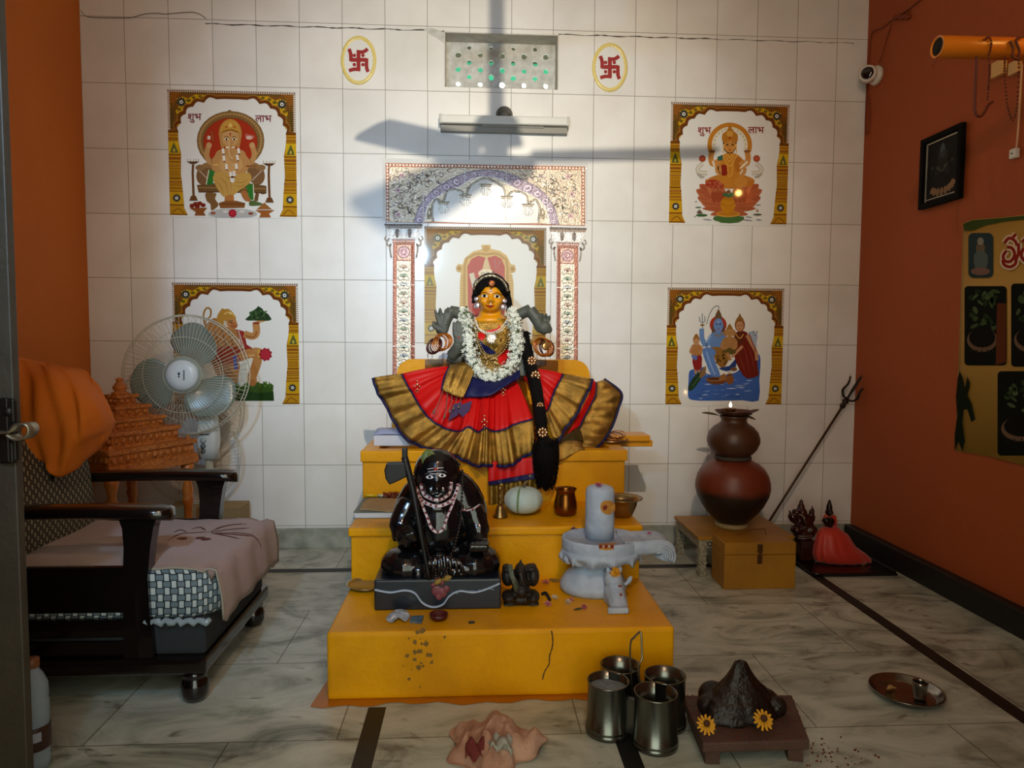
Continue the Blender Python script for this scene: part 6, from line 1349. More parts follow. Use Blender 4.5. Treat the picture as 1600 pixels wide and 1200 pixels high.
# steel plate, foil packets, red bowl, coin
pl = thing('steel_plate', at(567, 917, z=Z1), 'small steel plate at the left end of the lowest altar step', 'plate'); M_STEEL = mat('worn_steel', 'b4ae9e', .28, .95, var=.3, vscale=40, col2='7a7262')
b = MB(); b.lathe([(.050, .0005), (.056, .002), (.058, .011), (.066, .014), (.068, .013), (.060, .009), (.054, .004), (.001, .003)], at(569, 917, z=Z1)+Vector((.008, .0, 0)), 36); b.build('plate_dish', M_STEEL, pl)
b = MB(); P = smoothpath([on1(x, y)+Vector((0, 0, z)) for x, y, z in ((603, 969, .004), (612, 962, .010), (625, 960, .016), (636, 961, .012), (640, 966, .008), (634, 974, .006), (622, 971, .012), (612, 975, .004))], 4, True)
c = sum(P, Vector())/len(P)+Vector((0, 0, .008)); rows = [P+P[:1]]
for s in (.7, .4, .1): rows.append([c.lerp(p, s)+Vector((R_.uniform(-.003, .003), R_.uniform(-.003, .003), R_.uniform(-.003, .005))) for p in P]); rows[-1].append(rows[-1][0])
b.grid(rows, smooth=False); tag(b.build('foil_packet', mat('crumpled_foil', 'c4ccd4', .3, .5), thick=.001), 'crumpled silvery packet at the front edge of the altar', 'packet')
b = MB(); q = [on1(x, y)+Vector((0, 0, .001)) for x, y in ((642, 966), (662, 965), (659, 975), (640, 974))]; b.prism(q, (0, 0, .006)); tag(b.build('blue_packet', mat('blue_packet_print', '33506a', .35, var=.5, vscale=60, col2='9aa88a')), 'small blue green packet beside the crumpled foil on the altar', 'packet')
b = MB(); b.lathe([(.018, .0005), (.026, .010), (.0275, .019), (.0255, .019), (.022, .010), (.001, .006)], on1(685, 972)+Vector((0, .018, 0)), 30); tag(b.build('red_bowl', mat('maroon_clay', '4c1410', .45)), 'tiny maroon clay bowl at the front edge of the altar', 'bowl')
b = MB(); b.lathe([(.010, .0003), (.0105, .0016), (.0095, .0022), (.001, .0018)], on1(737, 973), 24); tag(b.build('coin', mat('dull_coin', '7c6c50', .4, .9)), 'small round coin on the front edge of the altar', 'coin')
# middle step: pumpkin, bell, pot, bowl, books
pk = thing('ash_gourd', at(819, 806, z=Z2)+Vector((0, .05, 0)), 'round pale white gourd with a green stripe on the middle step', 'gourd')
yk = -.895; sk = scale(yk); c = at(818, 781, y=yk); rr = 30.5*sk; rv = (c.z-Z2)
b = MB(); rows = []
for i in range(25):
    a = -PI/2+PI*i/24; row = []
    for j in range(60): t = 2*PI*j/60; q = 1+.02*math.cos(8*t)*math.cos(a); row.append(c+Vector((rr*math.cos(a)**.9*math.cos(t)*q if math.cos(a) > 0 else 0, rr*max(math.cos(a), 0)**.9*math.sin(t)*q, rv*.985*math.sin(a)*(1-.10*math.exp(-8*(1-abs(math.sin(a))))))))
    rows.append(row)
b.grid(rows, closed=True); b.build('gourd_body', mat('pale_gourd_rind', 'b7c8c0', .55, var=.35, vscale=26, col2='96aa9e'), pk); tp = bvh(b)
L_ = sline(tp, [(815, 757), (811.5, 765), (809.5, 780), (809, 795), (809.5, 808)], .0004, 6); b = MB(); b.tube(L_, [.002]+[.0045]*3+[.003], 6, flat=.3); b.build('green_stripe', mat('gourd_green', '6d8a5c', .6), pk)
b = MB(); s0 = c+Vector((0, 0, rv*.90)); b.tube([s0, s0+Vector((.006, 0, .016)), s0+Vector((.016, 0, .024))], [.007, .0045, .004], 8); b.build('stem', mat('dry_stem', '6c5c3c', .8), pk)
be = thing('hand_bell', at(782, 809, z=Z2)+Vector((0, .025, 0)), 'small brass hand bell left of the white gourd', 'bell'); M_BRASS = mat('old_brass', '8a6c3c', .35, .9, var=.4, vscale=50)
cb = at(782, 811, z=Z2)+Vector((0, .028, 0)); b = MB(); b.lathe([(.028, .0006), (.027, .004), (.021, .014), (.016, .030), (.013, .042), (.006, .047)], cb, 26); b.build('bell_cup', M_BRASS, be)
b = MB(); b.lathe([(.006, .046), (.008, .050), (.0045, .056), (.0045, .068), (.008, .073), (.0045, .078), (.004, .092), (.009, .098), (.010, .106), (.005, .114), (.001, .118)], cb, 16); b.build('bell_handle', M_BRASS, be)
lo = thing('copper_pot', at(886, 806, z=Z2)+Vector((0, .045, 0)), 'small copper water pot with flared rim on the middle step', 'pot'); M_COPPER = mat('copper_metal', '8a5420', .25, .95, var=.35, vscale=18, col2='5c3410')
cl_ = at(886, 809, z=Z2)+Vector((0, .045, 0)); k = scale(-.9); b = MB()
b.lathe([(.001, .001), (14*k, .001), (17.5*k, 4*k), (18.5*k, 12*k), (17.5*k, 22*k), (15.5*k, 31*k), (14.5*k, 36*k), (16.5*k, 40*k), (18*k, 42*k), (17*k, 42.5*k), (14*k, 38*k), (15*k, 30*k), (17*k, 18*k), (14*k, 4*k), (.001, 3*k)], cl_, 36, capb=False, capt=False); b.build('pot_body', M_COPPER, lo)
bo = thing('steel_bowl', at(975, 808, z=Z2)+Vector((0, .05, 0)), 'wide rimmed brass bowl behind the linga on the middle step', 'bowl')
cbo = at(976, 813, z=Z2)+Vector((0, .06, 0)); k = scale(-.9); b = MB(); b.lathe([(.001, .001), (15*k, .001), (18*k, 4*k), (24*k, 18*k), (25*k, 26*k), (33*k, 29*k), (33.5*k, 30*k), (25*k, 28*k), (22*k, 20*k), (16*k, 6*k), (.001, 4*k)], cbo, 40, capb=False, capt=False); b.build('bowl_body', mat('dull_brass_steel', 'a08a60', .28, .95), bo)
b = MB(); b.lathe([(23*k, 22*k), (.001, 23.5*k)], cbo, 30, capb=False); b.build('dark_contents', mat('dark_liquid', '2a2010', .2), bo)
# book and papers on the left of the middle step, pen and seeds
yb0 = -.945
bk = thing('thick_book', at(600, 800, z=Z2), 'thick pale book lying on the left of the middle altar step', 'book')
xl_, xr_ = at(552, 810, y=yb0).x, at(640, 812, y=yb0).x; h_ = .022
b = slab(xl_+.003, xr_, yb0+.003, -.715, Z2+.001, Z2+h_-.001, .002); b.build('page_block', mat('page_edges', 'cdd2d8', .8), bk)
b = MB(); b.box2((xl_, yb0, Z2+h_-.001), (xr_, -.71, Z2+h_+.001)); b.box2((xl_, yb0, Z2+.0004), (xr_, -.71, Z2+.0016)); b.build('cover', mat('dark_green_cover', '5f6c60', .5, var=.4, vscale=20), bk)
b = MB(); z = Z2+h_+.0015; q = [at(x, y, z=z) for x, y in ((563, 797), (568, 787), (577, 781), (625, 781), (640, 784), (636, 799), (604, 800), (575, 797))]; b.prism(q, (0, 0, .006)); tag(b.build('folded_newspaper', mat('newsprint_tan', 'a88c62', .8, var=.4, vscale=30, col2='7a6040')), 'folded tan newspaper sheet on top of the pale book', 'paper')
pn = thing('marker_pen', at(590, 776, z=Z2+.03), 'bright yellow capped pen lying behind the newspaper', 'pen'); z = Z2+h_+.007
p0, p1, p2 = at(570, 774, z=z), at(590, 774, z=z), at(602, 775, z=z); b = MB(); b.tube([p0, p0.lerp(p1, .1), p1], [.004, .0075, .0075], 12); b.build('pen_cap', mat('yellow_plastic', 'd8b010', .35), pn); b = MB(); b.tube([p1, p2], .0055, 12); b.build('pen_barrel', mat('white_pen_plastic', 'c4c4a8', .4), pn)
b = MB()
for k in range(60): b.sph(at(R_.uniform(600, 630), 775, z=z)+Vector((R_.uniform(-.01, .01), R_.uniform(-.02, .02), R_.uniform(-.004, .012))), .0055, nu=7, nv=5)
tag(b.build('seed_beads', mat('red_brown_beads', '7a3414', .6)), 'heap of red brown prayer beads behind the saint statue', 'beads', kind='thing')
# paper stack on the top step, bangle tray
ps_ = thing('paper_stack', at(612, 690, z=Z3), 'stack of white papers with a bluish cover on the top step left', 'papers')
y0_ = -.575; xa_, xb_ = at(584, 697, y=y0_).x, at(650, 697, y=y0_).x
b = slab(xa_, xb_, y0_, -.36, Z3+.0005, Z3+.044, .002); b.build('sheets', mat('white_paper_edges', 'ccd0da', .8, var=.15, vscale=120), ps_)
rows = []
for i in range(9):
    x = xa_+(xb_-xa_)*i/8; rows.append([Vector((x, y0_-.003, Z3+.046+.004*math.sin(i*.5))), Vector((x, -.48, Z3+.054+.006*math.sin(i*.5+1))), Vector((x, -.36, Z3+.048))])
b = MB(); b.grid(rows); b.build('cover_sheet', mat('bluish_cover', '9aa4c4', .6), ps_, thick=.002)
tr = thing('bangle_tray', at(955, 693, z=Z3), 'small metal tray with brown bangles at the right end of the top step', 'tray')
ct = Vector((at(957, 690, y=-.50).x, -.48, Z3+.0005)); b = MB(); b.lathe([(.055, 0), (.070, .004), (.074, .013), (.072, .013), (.067, .006), (.001, .004)], ct, 32); b.build('tray_dish', mat('brown_metal_tray', '8a6640', .3, .8), tr)
for k in range(5): b = MB(); b.ring(ct+Vector((.012*k-.018, -.01+.008*k, .012+.005*k)), .034, .0022, (.3-.1*k, -.3, 1), 28, 6); tag(b.build('loose_bangle', M_BANGD if k % 2 else M_BANG), 'brown bangle lying in the metal tray on the top step', 'bangle', 'bangles in the tray')
# ------------------------------------------------------------------ low stool, chest and stacked clay pots in the right corner
M_YWOOD = mat('yellow_stained_wood', 'a8761c', .45, var=.55, vscale=7, col2='7a4f12', bump=.2, bscale=60)
M_CARVE = mat('carved_white_wood', 'b0aa92', .6, var=.9, vscale=110, col2='2e2a20', bump=.8, bscale=120)
sx0, sx1, sy0, sy1, sz = .972, 1.40, -.500, -.135, .178
so = thing('low_stool', ((sx0+sx1)/2, (sy0+sy1)/2, 0), 'low yellow wooden stool with carved white legs carrying the clay pots', 'stool')
slab(sx0, sx1, sy0, sy1, sz-.016, sz, .004).build('seat', M_YWOOD, so)
for (a, b_) in (((sx0+.006, sy0+.006, sz-.052), (sx1-.006, sy0+.022, sz-.016)), ((sx0+.006, sy0+.022, sz-.052), (sx0+.022, sy1-.02, sz-.016)), ((sx1-.022, sy0+.022, sz-.052), (sx1-.006, sy1-.02, sz-.016)), ((sx0+.006, sy1-.022, sz-.052), (sx1-.006, sy1-.006, sz-.016))):
    b = MB(); b.box2(a, b_, bev=.003); b.build('apron', M_CARVE, so)
for x in (sx0+.024, sx1-.024):
    for y in (sy0+.024, sy1-.024):
        b = MB()
        for (z0, z1, r) in ((.0005, .018, .017), (.018, .03, .0205), (.03, .055, .016), (.055, .067, .0195), (.067, .095, .016), (.095, .108, .0195), (.108, sz-.05, .017)): b.box((x, y, (z0+z1)/2), (r*2, r*2, z1-z0), bev=.003)
        b.build('leg', M_CARVE, so)
b = MB(); c = Vector((sx0+.052, sy0+.0045, sz-.034)); b.ring(c, .009, .0025, (0, 1, 0), 20, 6); b.build('carved_roundel', mat('dark_carving', '2a261c', .7), so)
cx0, cx1, cy0, cy1, cz = 1.031, 1.333, -.655, -.505, .196
ch = thing('wooden_chest', ((cx0+cx1)/2, (cy0+cy1)/2, 0), 'small yellow wooden chest with a metal latch in front of the stool', 'chest')
slab(cx0, cx1, cy0, cy1, .0005, cz-.052, .003).build('chest_body', M_YWOOD, ch); slab(cx0, cx1, cy0, cy1, cz-.0505, cz, .003).build('lid', M_YWOOD, ch)
M_RUSTY = mat('rusty_latch', '5c3c18', .5, .6, var=.5, vscale=90)
lx = at(1187, 870, y=cy0).x; b = MB(); b.box((lx, cy0-.002, cz-.024), (.022, .004, .036), bev=.001); b.box((lx, cy0-.0025, cz-.070), (.020, .005, .036), bev=.001); b.box((lx, cy0-.005, cz-.044), (.010, .004, .044), bev=.001); b.sph((lx, cy0-.006, cz-.070), (.004, .003, .004)); b.build('latch', M_RUSTY, ch)
b = MB(); z = cz+.0004
for P in ([(1167, 828), (1196, 826)], [(1195, 826), (1197, 836)], [(1150, 836), (1165, 834)]):
    b.tube([at(x, y, z=cz+.001) for x, y in P], .0016, 5)
b.build('lid_scratch', mat('dark_scratch', '5a3a12', .7), ch)

def pot_mat():
    m = bpy.data.materials.new('fire_blackened_clay'); m.use_nodes = True; nt = m.node_tree; L = nt.links; b = nt.nodes['Principled BSDF']; b.inputs['Roughness'].default_value = .42
    tc = nt.nodes.new('ShaderNodeTexCoord'); sp = nt.nodes.new('ShaderNodeSeparateXYZ'); L.new(tc.outputs['Object'], sp.inputs[0])
    n = nt.nodes.new('ShaderNodeTexNoise'); n.inputs['Scale'].default_value = 9; n.inputs['Detail'].default_value = 6; L.new(tc.outputs['Object'], n.inputs['Vector'])
    a = nt.nodes.new('ShaderNodeMath'); a.operation = 'MULTIPLY_ADD'; a.inputs[1].default_value = .035; L.new(n.outputs['Fac'], a.inputs[0]); L.new(sp.outputs['Z'], a.inputs[2])
    r = nt.nodes.new('ShaderNodeMapRange'); r.inputs['From Min'].default_value = .172; r.inputs['From Max'].default_value = .205; L.new(a.outputs[0], r.inputs['Value'])
    mx = nt.nodes.new('ShaderNodeMix'); mx.data_type = 'RGBA'; mx.inputs['A'].default_value = (*lin('1e160e'), 1); mx.inputs['B'].default_value = (*lin('6e2f1a'), 1); L.new(r.outputs['Result'], mx.inputs['Factor'])
    n2 = nt.nodes.new('ShaderNodeTexNoise'); n2.inputs['Scale'].default_value = 24; L.new(tc.outputs['Object'], n2.inputs['Vector'])
    bp = nt.nodes.new('ShaderNodeBump'); bp.inputs['Strength'].default_value = .15; L.new(n2.outputs['Fac'], bp.inputs['Height']); L.new(bp.outputs['Normal'], b.inputs['Normal'])
    L.new(mx.outputs['Result'], b.inputs['Base Color']); return m
yp = -.335; kp = scale(yp); base = at(1143, 822, y=yp); base.z = sz+.0006
zp = lambda y: at(1143, y, y=yp).z
dz = base.z-zp(823.5)
def pprof(L): return [(r*kp, zp(y)+dz-base.z) for r, y in L]
p1 = thing('clay_pot', base, 'large round clay pot, blackened below, standing on the yellow stool', 'pot', 'stacked clay pots')
b = MB(); b.lathe([(r, z) for r, z in ((25*kp, 0), (26*kp, .004), (26*kp, .016), (23*kp, .020))], base, 36); b.build('pot_stand_ring', mat('pale_ring_stand', '9c8a5c', .6), p1)
b = MB(); b.lathe(pprof([(22, 816), (30, 810), (40, 800), (49, 788), (56, 774), (58.5, 763), (58, 754), (55, 743), (49, 733), (41, 726), (33, 722), (29, 720), (26, 719)]), base, 56, capb=False); b.build('pot_body', pot_mat(), p1)
p2b = Vector((at(1145, 718, y=yp).x, yp, zp(719)+dz+.0006)); zb0 = p2b.z
p2 = thing('clay_pot', p2b, 'smaller brown clay pot stacked on the large blackened pot', 'pot', 'stacked clay pots')
M_CLAY = mat('brown_clay', '4c2d1c', .42, var=.4, vscale=8, col2='33200f', bump=.15, bscale=40)
b = MB(); b.lathe([(27*kp, 0), (29*kp, .006), (28*kp, .016), (24*kp, .018)], p2b, 32); b.build('cloth_ring', mat('grey_cloth_ring', '3c352c', .8), p2)
b = MB(); b.lathe([(r*kp, zp(y)+dz-p2b.z) for r, y in ((23, 714), (31, 709), (37, 702), (41, 692), (41, 685), (38, 676), (31, 668), (23, 663), (20, 660), (19.5, 656), (22, 653), (22.5, 651), (19, 651), (17, 656))], p2b, 48, capb=False, capt=False); b.build('pot_body', M_CLAY, p2)
lt = Vector((p2b.x+.0, yp, zp(651)+dz+.0006))
ld = thing('clay_saucer', lt, 'shallow brown clay saucer on the mouth of the upper pot', 'saucer')
b = MB(); b.lathe([(.001, .001), (18*kp, .001), (24*kp, .008), (29*kp, .020), (30*kp, .024), (28*kp, .023), (20*kp, .012), (.001, .009)], lt, 36, capb=False, capt=False); b.build('saucer', M_CLAY, ld)
M_LEAFD = mat('dry_mango_leaf', '453a22', .5)
for k, (x0, y0, x1, y1, dd, lab) in enumerate(((1123, 649, 1097, 644, -.02, 'dark dry leaf poking out left under the saucer'), (1164, 648, 1186, 639, .01, 'dark dry leaf pointing up to the right of the saucer'), (1162, 650, 1181, 655, -.04, 'dark dry leaf pointing down right of the saucer'), (1160, 651, 1176, 646, -.01, 'short dark leaf between two others right of the saucer'))):
    p, q = at(x0, y0, y=yp+dd), at(x1, y1, y=yp+dd*1.5); b = MB(); leaf(b, p, q-p, (0, -.4, 1), (q-p).length, .012, -.05); tag(b.build('mango_leaf', M_LEAFD, thick=.0008), lab, 'leaf', 'leaves round the pot mouth')
dl = Vector((at(1141, 640, y=yp).x, yp, lt.z+.0096))
dp = thing('oil_lamp', dl, 'little lit clay oil lamp on the saucer atop the pots', 'oil lamp')
b = MB(); b.lathe([(.001, 0), (.014, 0), (.020, .008), (.027, .020), (.028, .023), (.025, .022), (.016, .010), (.001, .008)], dl, 28, capb=False, capt=False); b.tube(smoothpath([dl+Vector((-.020, 0, .008)), dl+Vector((-.036, -.004, .008)), dl+Vector((-.038, -.004, .020)), dl+Vector((-.026, 0, .021))], 4), .0035, 7); b.build('lamp_cup', mat('dark_oily_clay', '4a2c16', .4), dp)
b = MB(); b.tube([dl+Vector((.004, 0, .012)), dl+Vector((0, -.002, .030))], .002, 6); b.build('wick', mat('charred_wick', '120c08', .9), dp)
mf = bpy.data.materials.new('flame'); mf.use_nodes = True; bs = mf.node_tree.nodes['Principled BSDF']; bs.inputs['Emission Color'].default_value = (1, .72, .35, 1); bs.inputs['Emission Strength'].default_value = 9; bs.inputs['Base Color'].default_value = (1, .8, .5, 1)
b = MB(); b.lathe([(.001, 0), (.0055, .004), (.0065, .009), (.005, .015), (.002, .022), (.0005, .026)], dl+Vector((0, -.002, .028)), 16); b.build('flame', mf, dp)
lamp('oil_lamp_flame', 'POINT', dl+Vector((0, -.004, .05)), None, .12, (1, .6, .25), shadow_soft_size=.008)

# ------------------------------------------------------------------ trident leaning in the corner
A_ = at(1205, 812, y=-.115); B_ = at(1318, 632, y=-.075); u = (B_-A_).normalized(); foot = A_-u*((A_.z-.001)/u.z)
foot.y = A_.y-(A_.y-foot.y)*.0
td = thing('trident', foot, 'dark iron trident leaning from behind the stool into the right corner', 'trident'); M_IRON = mat('dark_iron_rod', '2a221a', .5, .6, var=.4, vscale=60)
b = MB(); b.tube([foot, B_], .0058, 10); b.build('shaft', mat('rusty_iron_shaft', '43331f', .55, .5), td)
b = MB(); b.lathe([(.009, 0), (.013, .006), (.013, .018), (.009, .026), (.015, .036), (.015, .044), (.008, .052)], B_-u*.02, 16, axis=u); b.build('collar', M_IRON, td)
h = B_+u*.03; sd = Vector((u.z, 0, -u.x)).normalized(); sd = (sd-u*sd.dot(u)).normalized()
b = MB(); tip = h+u*.175; b.tube(smoothpath([h, h+u*.05, h+u*.11, tip], 4), [.008, .011, .010, .001], 10, flat=.5); b.build('centre_prong', M_IRON, td)
for s in (-1, 1):
    b = MB(); o = Vector((0, 0, 0))
    b.tube(smoothpath([h+u*.005, h+sd*s*.024+u*.006, h+sd*s*.043+u*.030, h+sd*s*.037+u*.070, h+sd*s*.044+u*.100, h+sd*s*.056+u*.118], 5), [.008, .009, .010, .0085, .007, .001], 9, flat=.55); b.build('side_prong', M_IRON, td)

# ------------------------------------------------------------------ two figurines on a black tray in the corner
tx0, tx1, ty0, ty1 = 1.480, 1.862, -.520, -.150
tt_ = thing('black_tray', ((tx0+tx1)/2, (ty0+ty1)/2, 0), 'black rectangular tray on the floor in the right corner', 'tray'); M_TRAY = mat('black_lacquer_tray', '0f0d0c', .25)
slab(tx0, tx1, ty0, ty1, .0005, .009, .003).build('tray_base', M_TRAY, tt_)
b = MB(); P = []
for cxr, cyr, a0 in ((tx1-.03, ty0+.03, -PI/2), (tx1-.03, ty1-.03, 0), (tx0+.03, ty1-.03, PI/2), (tx0+.03, ty0+.03, PI)):
    for k in range(6): t = a0+k*PI/10; P.append(Vector((cxr+.03*math.cos(t), cyr+.03*math.sin(t), .012)))
b.tube(P, .005, 8, closed=True); b.build('tray_rim', M_TRAY, tt_)
yq = -.30; kq = scale(yq)
f1 = thing('brown_figurine', at(1253, 862, y=yq)*1, 'glossy dark brown deity figurine at the back left of the black tray', 'figurine'); q = lambda x, y, d=0: at(1220+x/8, 760+y/8, y=yq+d); kk = kq/8
zt0 = .0095
b = MB()
b.box((q(300, 780).x, yq, (zt0+q(300, 650).z)/2), (200*kk, .075, q(300, 650).z-zt0), bev=.004); b.sph(q(290, 570), (150*kk, .045, 90*kk)); b.sph(q(300, 470), (110*kk, .04, 140*kk)); b.sph(q(255, 330, -.005), (70*kk, .035, 80*kk)); b.lathe([(50*kk, 0), (44*kk, 70*kk), (22*kk, 110*kk), (26*kk, 125*kk), (.001, 165*kk)], q(252, 310), 14)
b.tube(smoothpath([q(250, 440), q(170, 420), q(130, 380), q(110, 300)], 4), [50*kk, 46*kk, 40*kk, 14*kk], 10); b.sph(q(150, 380), (60*kk, .022, 55*kk)); b.sph(q(180, 320), (40*kk, .02, 40*kk)); b.tube(smoothpath([q(330, 450), q(380, 410), q(385, 330), q(395, 240)], 4), [50*kk, 46*kk, 36*kk, 10*kk], 10); b.tube([q(385, 270), q(420, 285)], [10*kk, 7*kk], 8)
b.tube(smoothpath([q(255, 360, -.03), q(300, 420, -.045), q(310, 500, -.045), q(260, 530, -.045)], 4), [34*kk, 30*kk, 24*kk, 16*kk], 9); b.sph(q(200, 540, -.02), (80*kk, .03, 60*kk)); b.sph(q(380, 540, -.02), (80*kk, .03, 60*kk))
remeshed(b, .0032, 2).build('figure', mat('glossy_oxblood_glaze', '34130c', .2, var=.4, vscale=40, coat=.3), f1)
b = MB()
for (x0, x1, y) in ((215, 395, 645), (220, 390, 620)): b = MB(); b.tube([q(x0, y, -.042), q((x0+x1)/2, y+6, -.046), q(x1, y-5, -.042)], .0028, 6); b.build('silver_line', mat('tarnished_silver_line', '8a7c70', .4, .5), f1)
b = MB()
b.tube(smoothpath([q(225, 350, -.04), q(280, 370, -.05), q(320, 420, -.05)], 4), .0025, 6); b.build('silver_line', mat('tarnished_silver_line', '8a7c70', .4, .5), f1)
yr = -.330
f2 = thing('draped_figurine', Vector((at(1310, 880, y=yr).x, yr, .009)), 'dark doll-like figurine dressed in bright red cloth on the black tray', 'figurine'); q = lambda x, y, d=0: at(1220+x/8, 760+y/8, y=yr+d); kk = scale(yr)/8
b = MB(); b.sph(q(605, 330), (46*kk, .024, 55*kk)); b.lathe([(40*kk, 0), (36*kk, 60*kk), (20*kk, 100*kk), (24*kk, 112*kk), (.001, 150*kk)], q(605, 300), 14); b.sph(q(600, 430), (70*kk, .028, 90*kk)); b.sph(q(562, 430, -.02), (40*kk, .02, 45*kk)); b.tube([q(600, 500), q(605, 900)], [60*kk, 80*kk], 12)
b = remeshed(b, .003, 2); b.build('figure', mat('dark_bronze_figure', '1e120c', .35, .3), f2)
def cloak(b, rows, n=56, rip=.05, freq=11, ph=0.0, ratio=.6):
    R2 = []
    for i, (y, xl, xr, dd, rt) in enumerate(rows):
        L_, Rr_ = q(xl, y, dd), q(xr, y, dd); c = (L_+Rr_)/2; w_ = (Rr_-L_).length/2; am = rip*(i/(len(rows)-1))
        R2.append([c+Vector((w_*math.cos(t)*(1+am*math.sin(freq*t+ph+i*.25)), w_*rt*math.sin(t)*(1+am*1.5*math.sin(freq*t+ph+i*.25)), 0)) for t in [2*PI*j/n for j in range(n)]])
    b.grid(R2, closed=True)
M_RCLOTH = mat('vermilion_red_cloth', 'c0301c', .5, var=.25, vscale=20, col2='961c10', sheen=.3)
b = MB(); cloak(b, [(345, 570, 640, 0, .8), (370, 540, 690, 0, .7), (430, 520, 700, .0, .6), (490, 560, 700, 0, .6), (500, 585, 690, 0, .6)], rip=.06, freq=7); b.build('red_bodice', M_RCLOTH, f2, thick=.002)
b = MB(); cloak(b, [(490, 560, 690, 0, .6), (540, 490, 740, -.005, .6), (600, 460, 830, -.01, .6), (680, 440, 880, -.015, .55), (760, 425, 930, -.02, .5), (840, 420, 1040, -.02, .45), (910, 440, 1112, -.02, .42), (960, 480, 1115, -.02, .40), (1010, 560, 1085, -.02, .40)], rip=.07, freq=13)
for v in b.v: v.z = max(v.z, .012); v.x = min(v.x, 1.868)
b.build('red_skirt', M_RCLOTH, f2, thick=.002)
b = MB()
for k in range(10): p = q(R_.uniform(1000, 1070), R_.uniform(940, 1010), -.075); b.sph(p, (.004, .002, .004), nu=7, nv=5)
b.tube(smoothpath([q(555, 350, -.03), q(600, 385, -.035), q(660, 345, -.03)], 4), .002, 6); b.build('gold_trim', M_ORN, f2)
# ------------------------------------------------------------------ steel four-cup carrier at the front
M_CUP = mat('scuffed_steel', '74766f', .25, .95, var=.5, vscale=12, col2='45473f', bump=.06, bscale=30)
CU = [(.350, -1.664), (.459, -1.728), (.400, -1.578), (.507, -1.640)]; zr = .138; rc = .0545
cm = Vector((sum(c[0] for c in CU)/4, sum(c[1] for c in CU)/4, 0))
ca = thing('cup_carrier', cm, 'four steel cups joined round a wire handle, in front of the altar', 'cup carrier')
for i, (x, y) in enumerate(CU):
    b = MB(); b.lathe([(rc-.004, .0008), (rc+.003, .002), (rc+.0035, .012), (rc+.001, .014), (rc+.003, .018), (rc+.003, .022), (rc+.0005, .025), (rc-.001, .09), (rc-.001, zr-.003), (rc+.0005, zr), (rc-.003, zr), (rc-.0045, .08), (rc-.004, .012), (.001, .009)], (x, y, 0), 44, capt=False); o = b.build('cup', M_CUP, ca)
    if i == 0:
        b = MB(); b.lathe([(rc-.0040, .116), (.02, .120), (.001, .118)], (x, y, 0), 32, capb=False); b.build('grey_ash', mat('grey_ash_powder', '6c7478', .9, var=.7, vscale=60, col2='a8b0b4', bump=.6), o)
    if i == 2:
        b = MB(); b.lathe([(rc-.0048, .085), (.02, .088), (.001, .086)], (x, y, 0), 32, capb=False); b.build('brown_powder', mat('brown_powder', '4a3614', .9), o)
b = MB(); hx = cm+Vector((.0, .0, 0))
a0, a1 = at(986, 1050, y=-1.625), at(1003, 1042, y=-1.655); top = at(999, 989, y=-1.64)
b.tube(smoothpath([Vector((cm.x-.006, -1.63, .004)), Vector((cm.x-.008, -1.63, .10)), at(985, 1045, y=-1.63), at(985, 1006, y=-1.635), at(991, 996, y=-1.64), at(999, 988, y=-1.645), at(1002, 992, y=-1.65), at(1003, 1020, y=-1.655), at(1003, 1030, y=-1.66), at(998, 1042, y=-1.66), Vector((cm.x+.008, -1.655, .09)), Vector((cm.x+.006, -1.655, .004))], 5), .0028, 8); b.build('handle', mat('wire_steel', '9a927e', .3, .95), ca)
for (i, j) in ((0, 1), (0, 2), (1, 3), (2, 3)):
    m_ = Vector(((CU[i][0]+CU[j][0])/2, (CU[i][1]+CU[j][1])/2, .06)); d = Vector((CU[j][0]-CU[i][0], CU[j][1]-CU[i][1], 0)); b = MB(); b.box(m_, (max(d.length-2*rc+.004, .004), .012, .09), rz=math.atan2(d.y, d.x)); b.build('weld_strip', M_CUP, ca)

# ------------------------------------------------------------------ low plank seat with a dark mound and marigolds
tz = .060
q4 = [Vector((.566, -1.602, tz)), Vector((.549, -1.826, tz)), Vector((.812, -1.824, tz)), Vector((.868, -1.612, tz))]
lt_ = thing('plank_stool', sum(q4, Vector())/4-Vector((0, 0, tz)), 'low worn wooden plank stool near the front, carrying a dark mound', 'stool'); M_PLANK = mat('worn_brown_plank', '553a2e', .7, var=.7, vscale=14, col2='3c2418', bump=.4, bscale=70)
b = MB(); b.prism(q4, (0, 0, -.026)); o = b.build('seat', M_PLANK, lt_); md = o.modifiers.new('bev', 'BEVEL'); md.width = .004; md.segments = 2
for s in (.10, .88):
    a = q4[0].lerp(q4[3], s); c = q4[1].lerp(q4[2], s); b = MB(); d = (c-a); mid = (a+c)/2; mid.z = .0175; b.box(mid, (d.length*.92, .035, .0335), rz=math.atan2(d.y, d.x)); b.build('leg', M_PLANK, lt_)
ctr = Vector((at(1160, 1118, z=tz).x, at(1160, 1118, z=tz).y+.012, tz+.0006))
b = MB(); n = 64; rows = []
zk = at(1157, 1037, y=ctr.y).z-tz
prof = [(.092, 0), (.088, .012), (.083, .020), (.080, .030), (.074, .036), (.071, .046), (.062, .052), (.055, .066), (.044, .078), (.033, .095), (.023, .115), (.012, .140), (.004, zk-.008), (.001, zk)]
for r, z in prof:
    row = []
    for j in range(n):
        t = 2*PI*j/n; w_ = 1+.10*math.sin(2*t+.6)+.05*math.sin(5*t+1)+.03*math.sin(9*t+z*40); row.append(ctr+Vector((r*w_*1.12*math.cos(t)-.004*(z/zk), r*w_*.85*math.sin(t), z+.004*math.sin(7*t+z*30)*(1-z/zk))))
    rows.append(row)
b.grid(rows, closed=True); b.f += [list(range(n))[::-1], list(range(len(b.v)-n, len(b.v)))]; b.sm += [False]*2; b.c += [None]*2
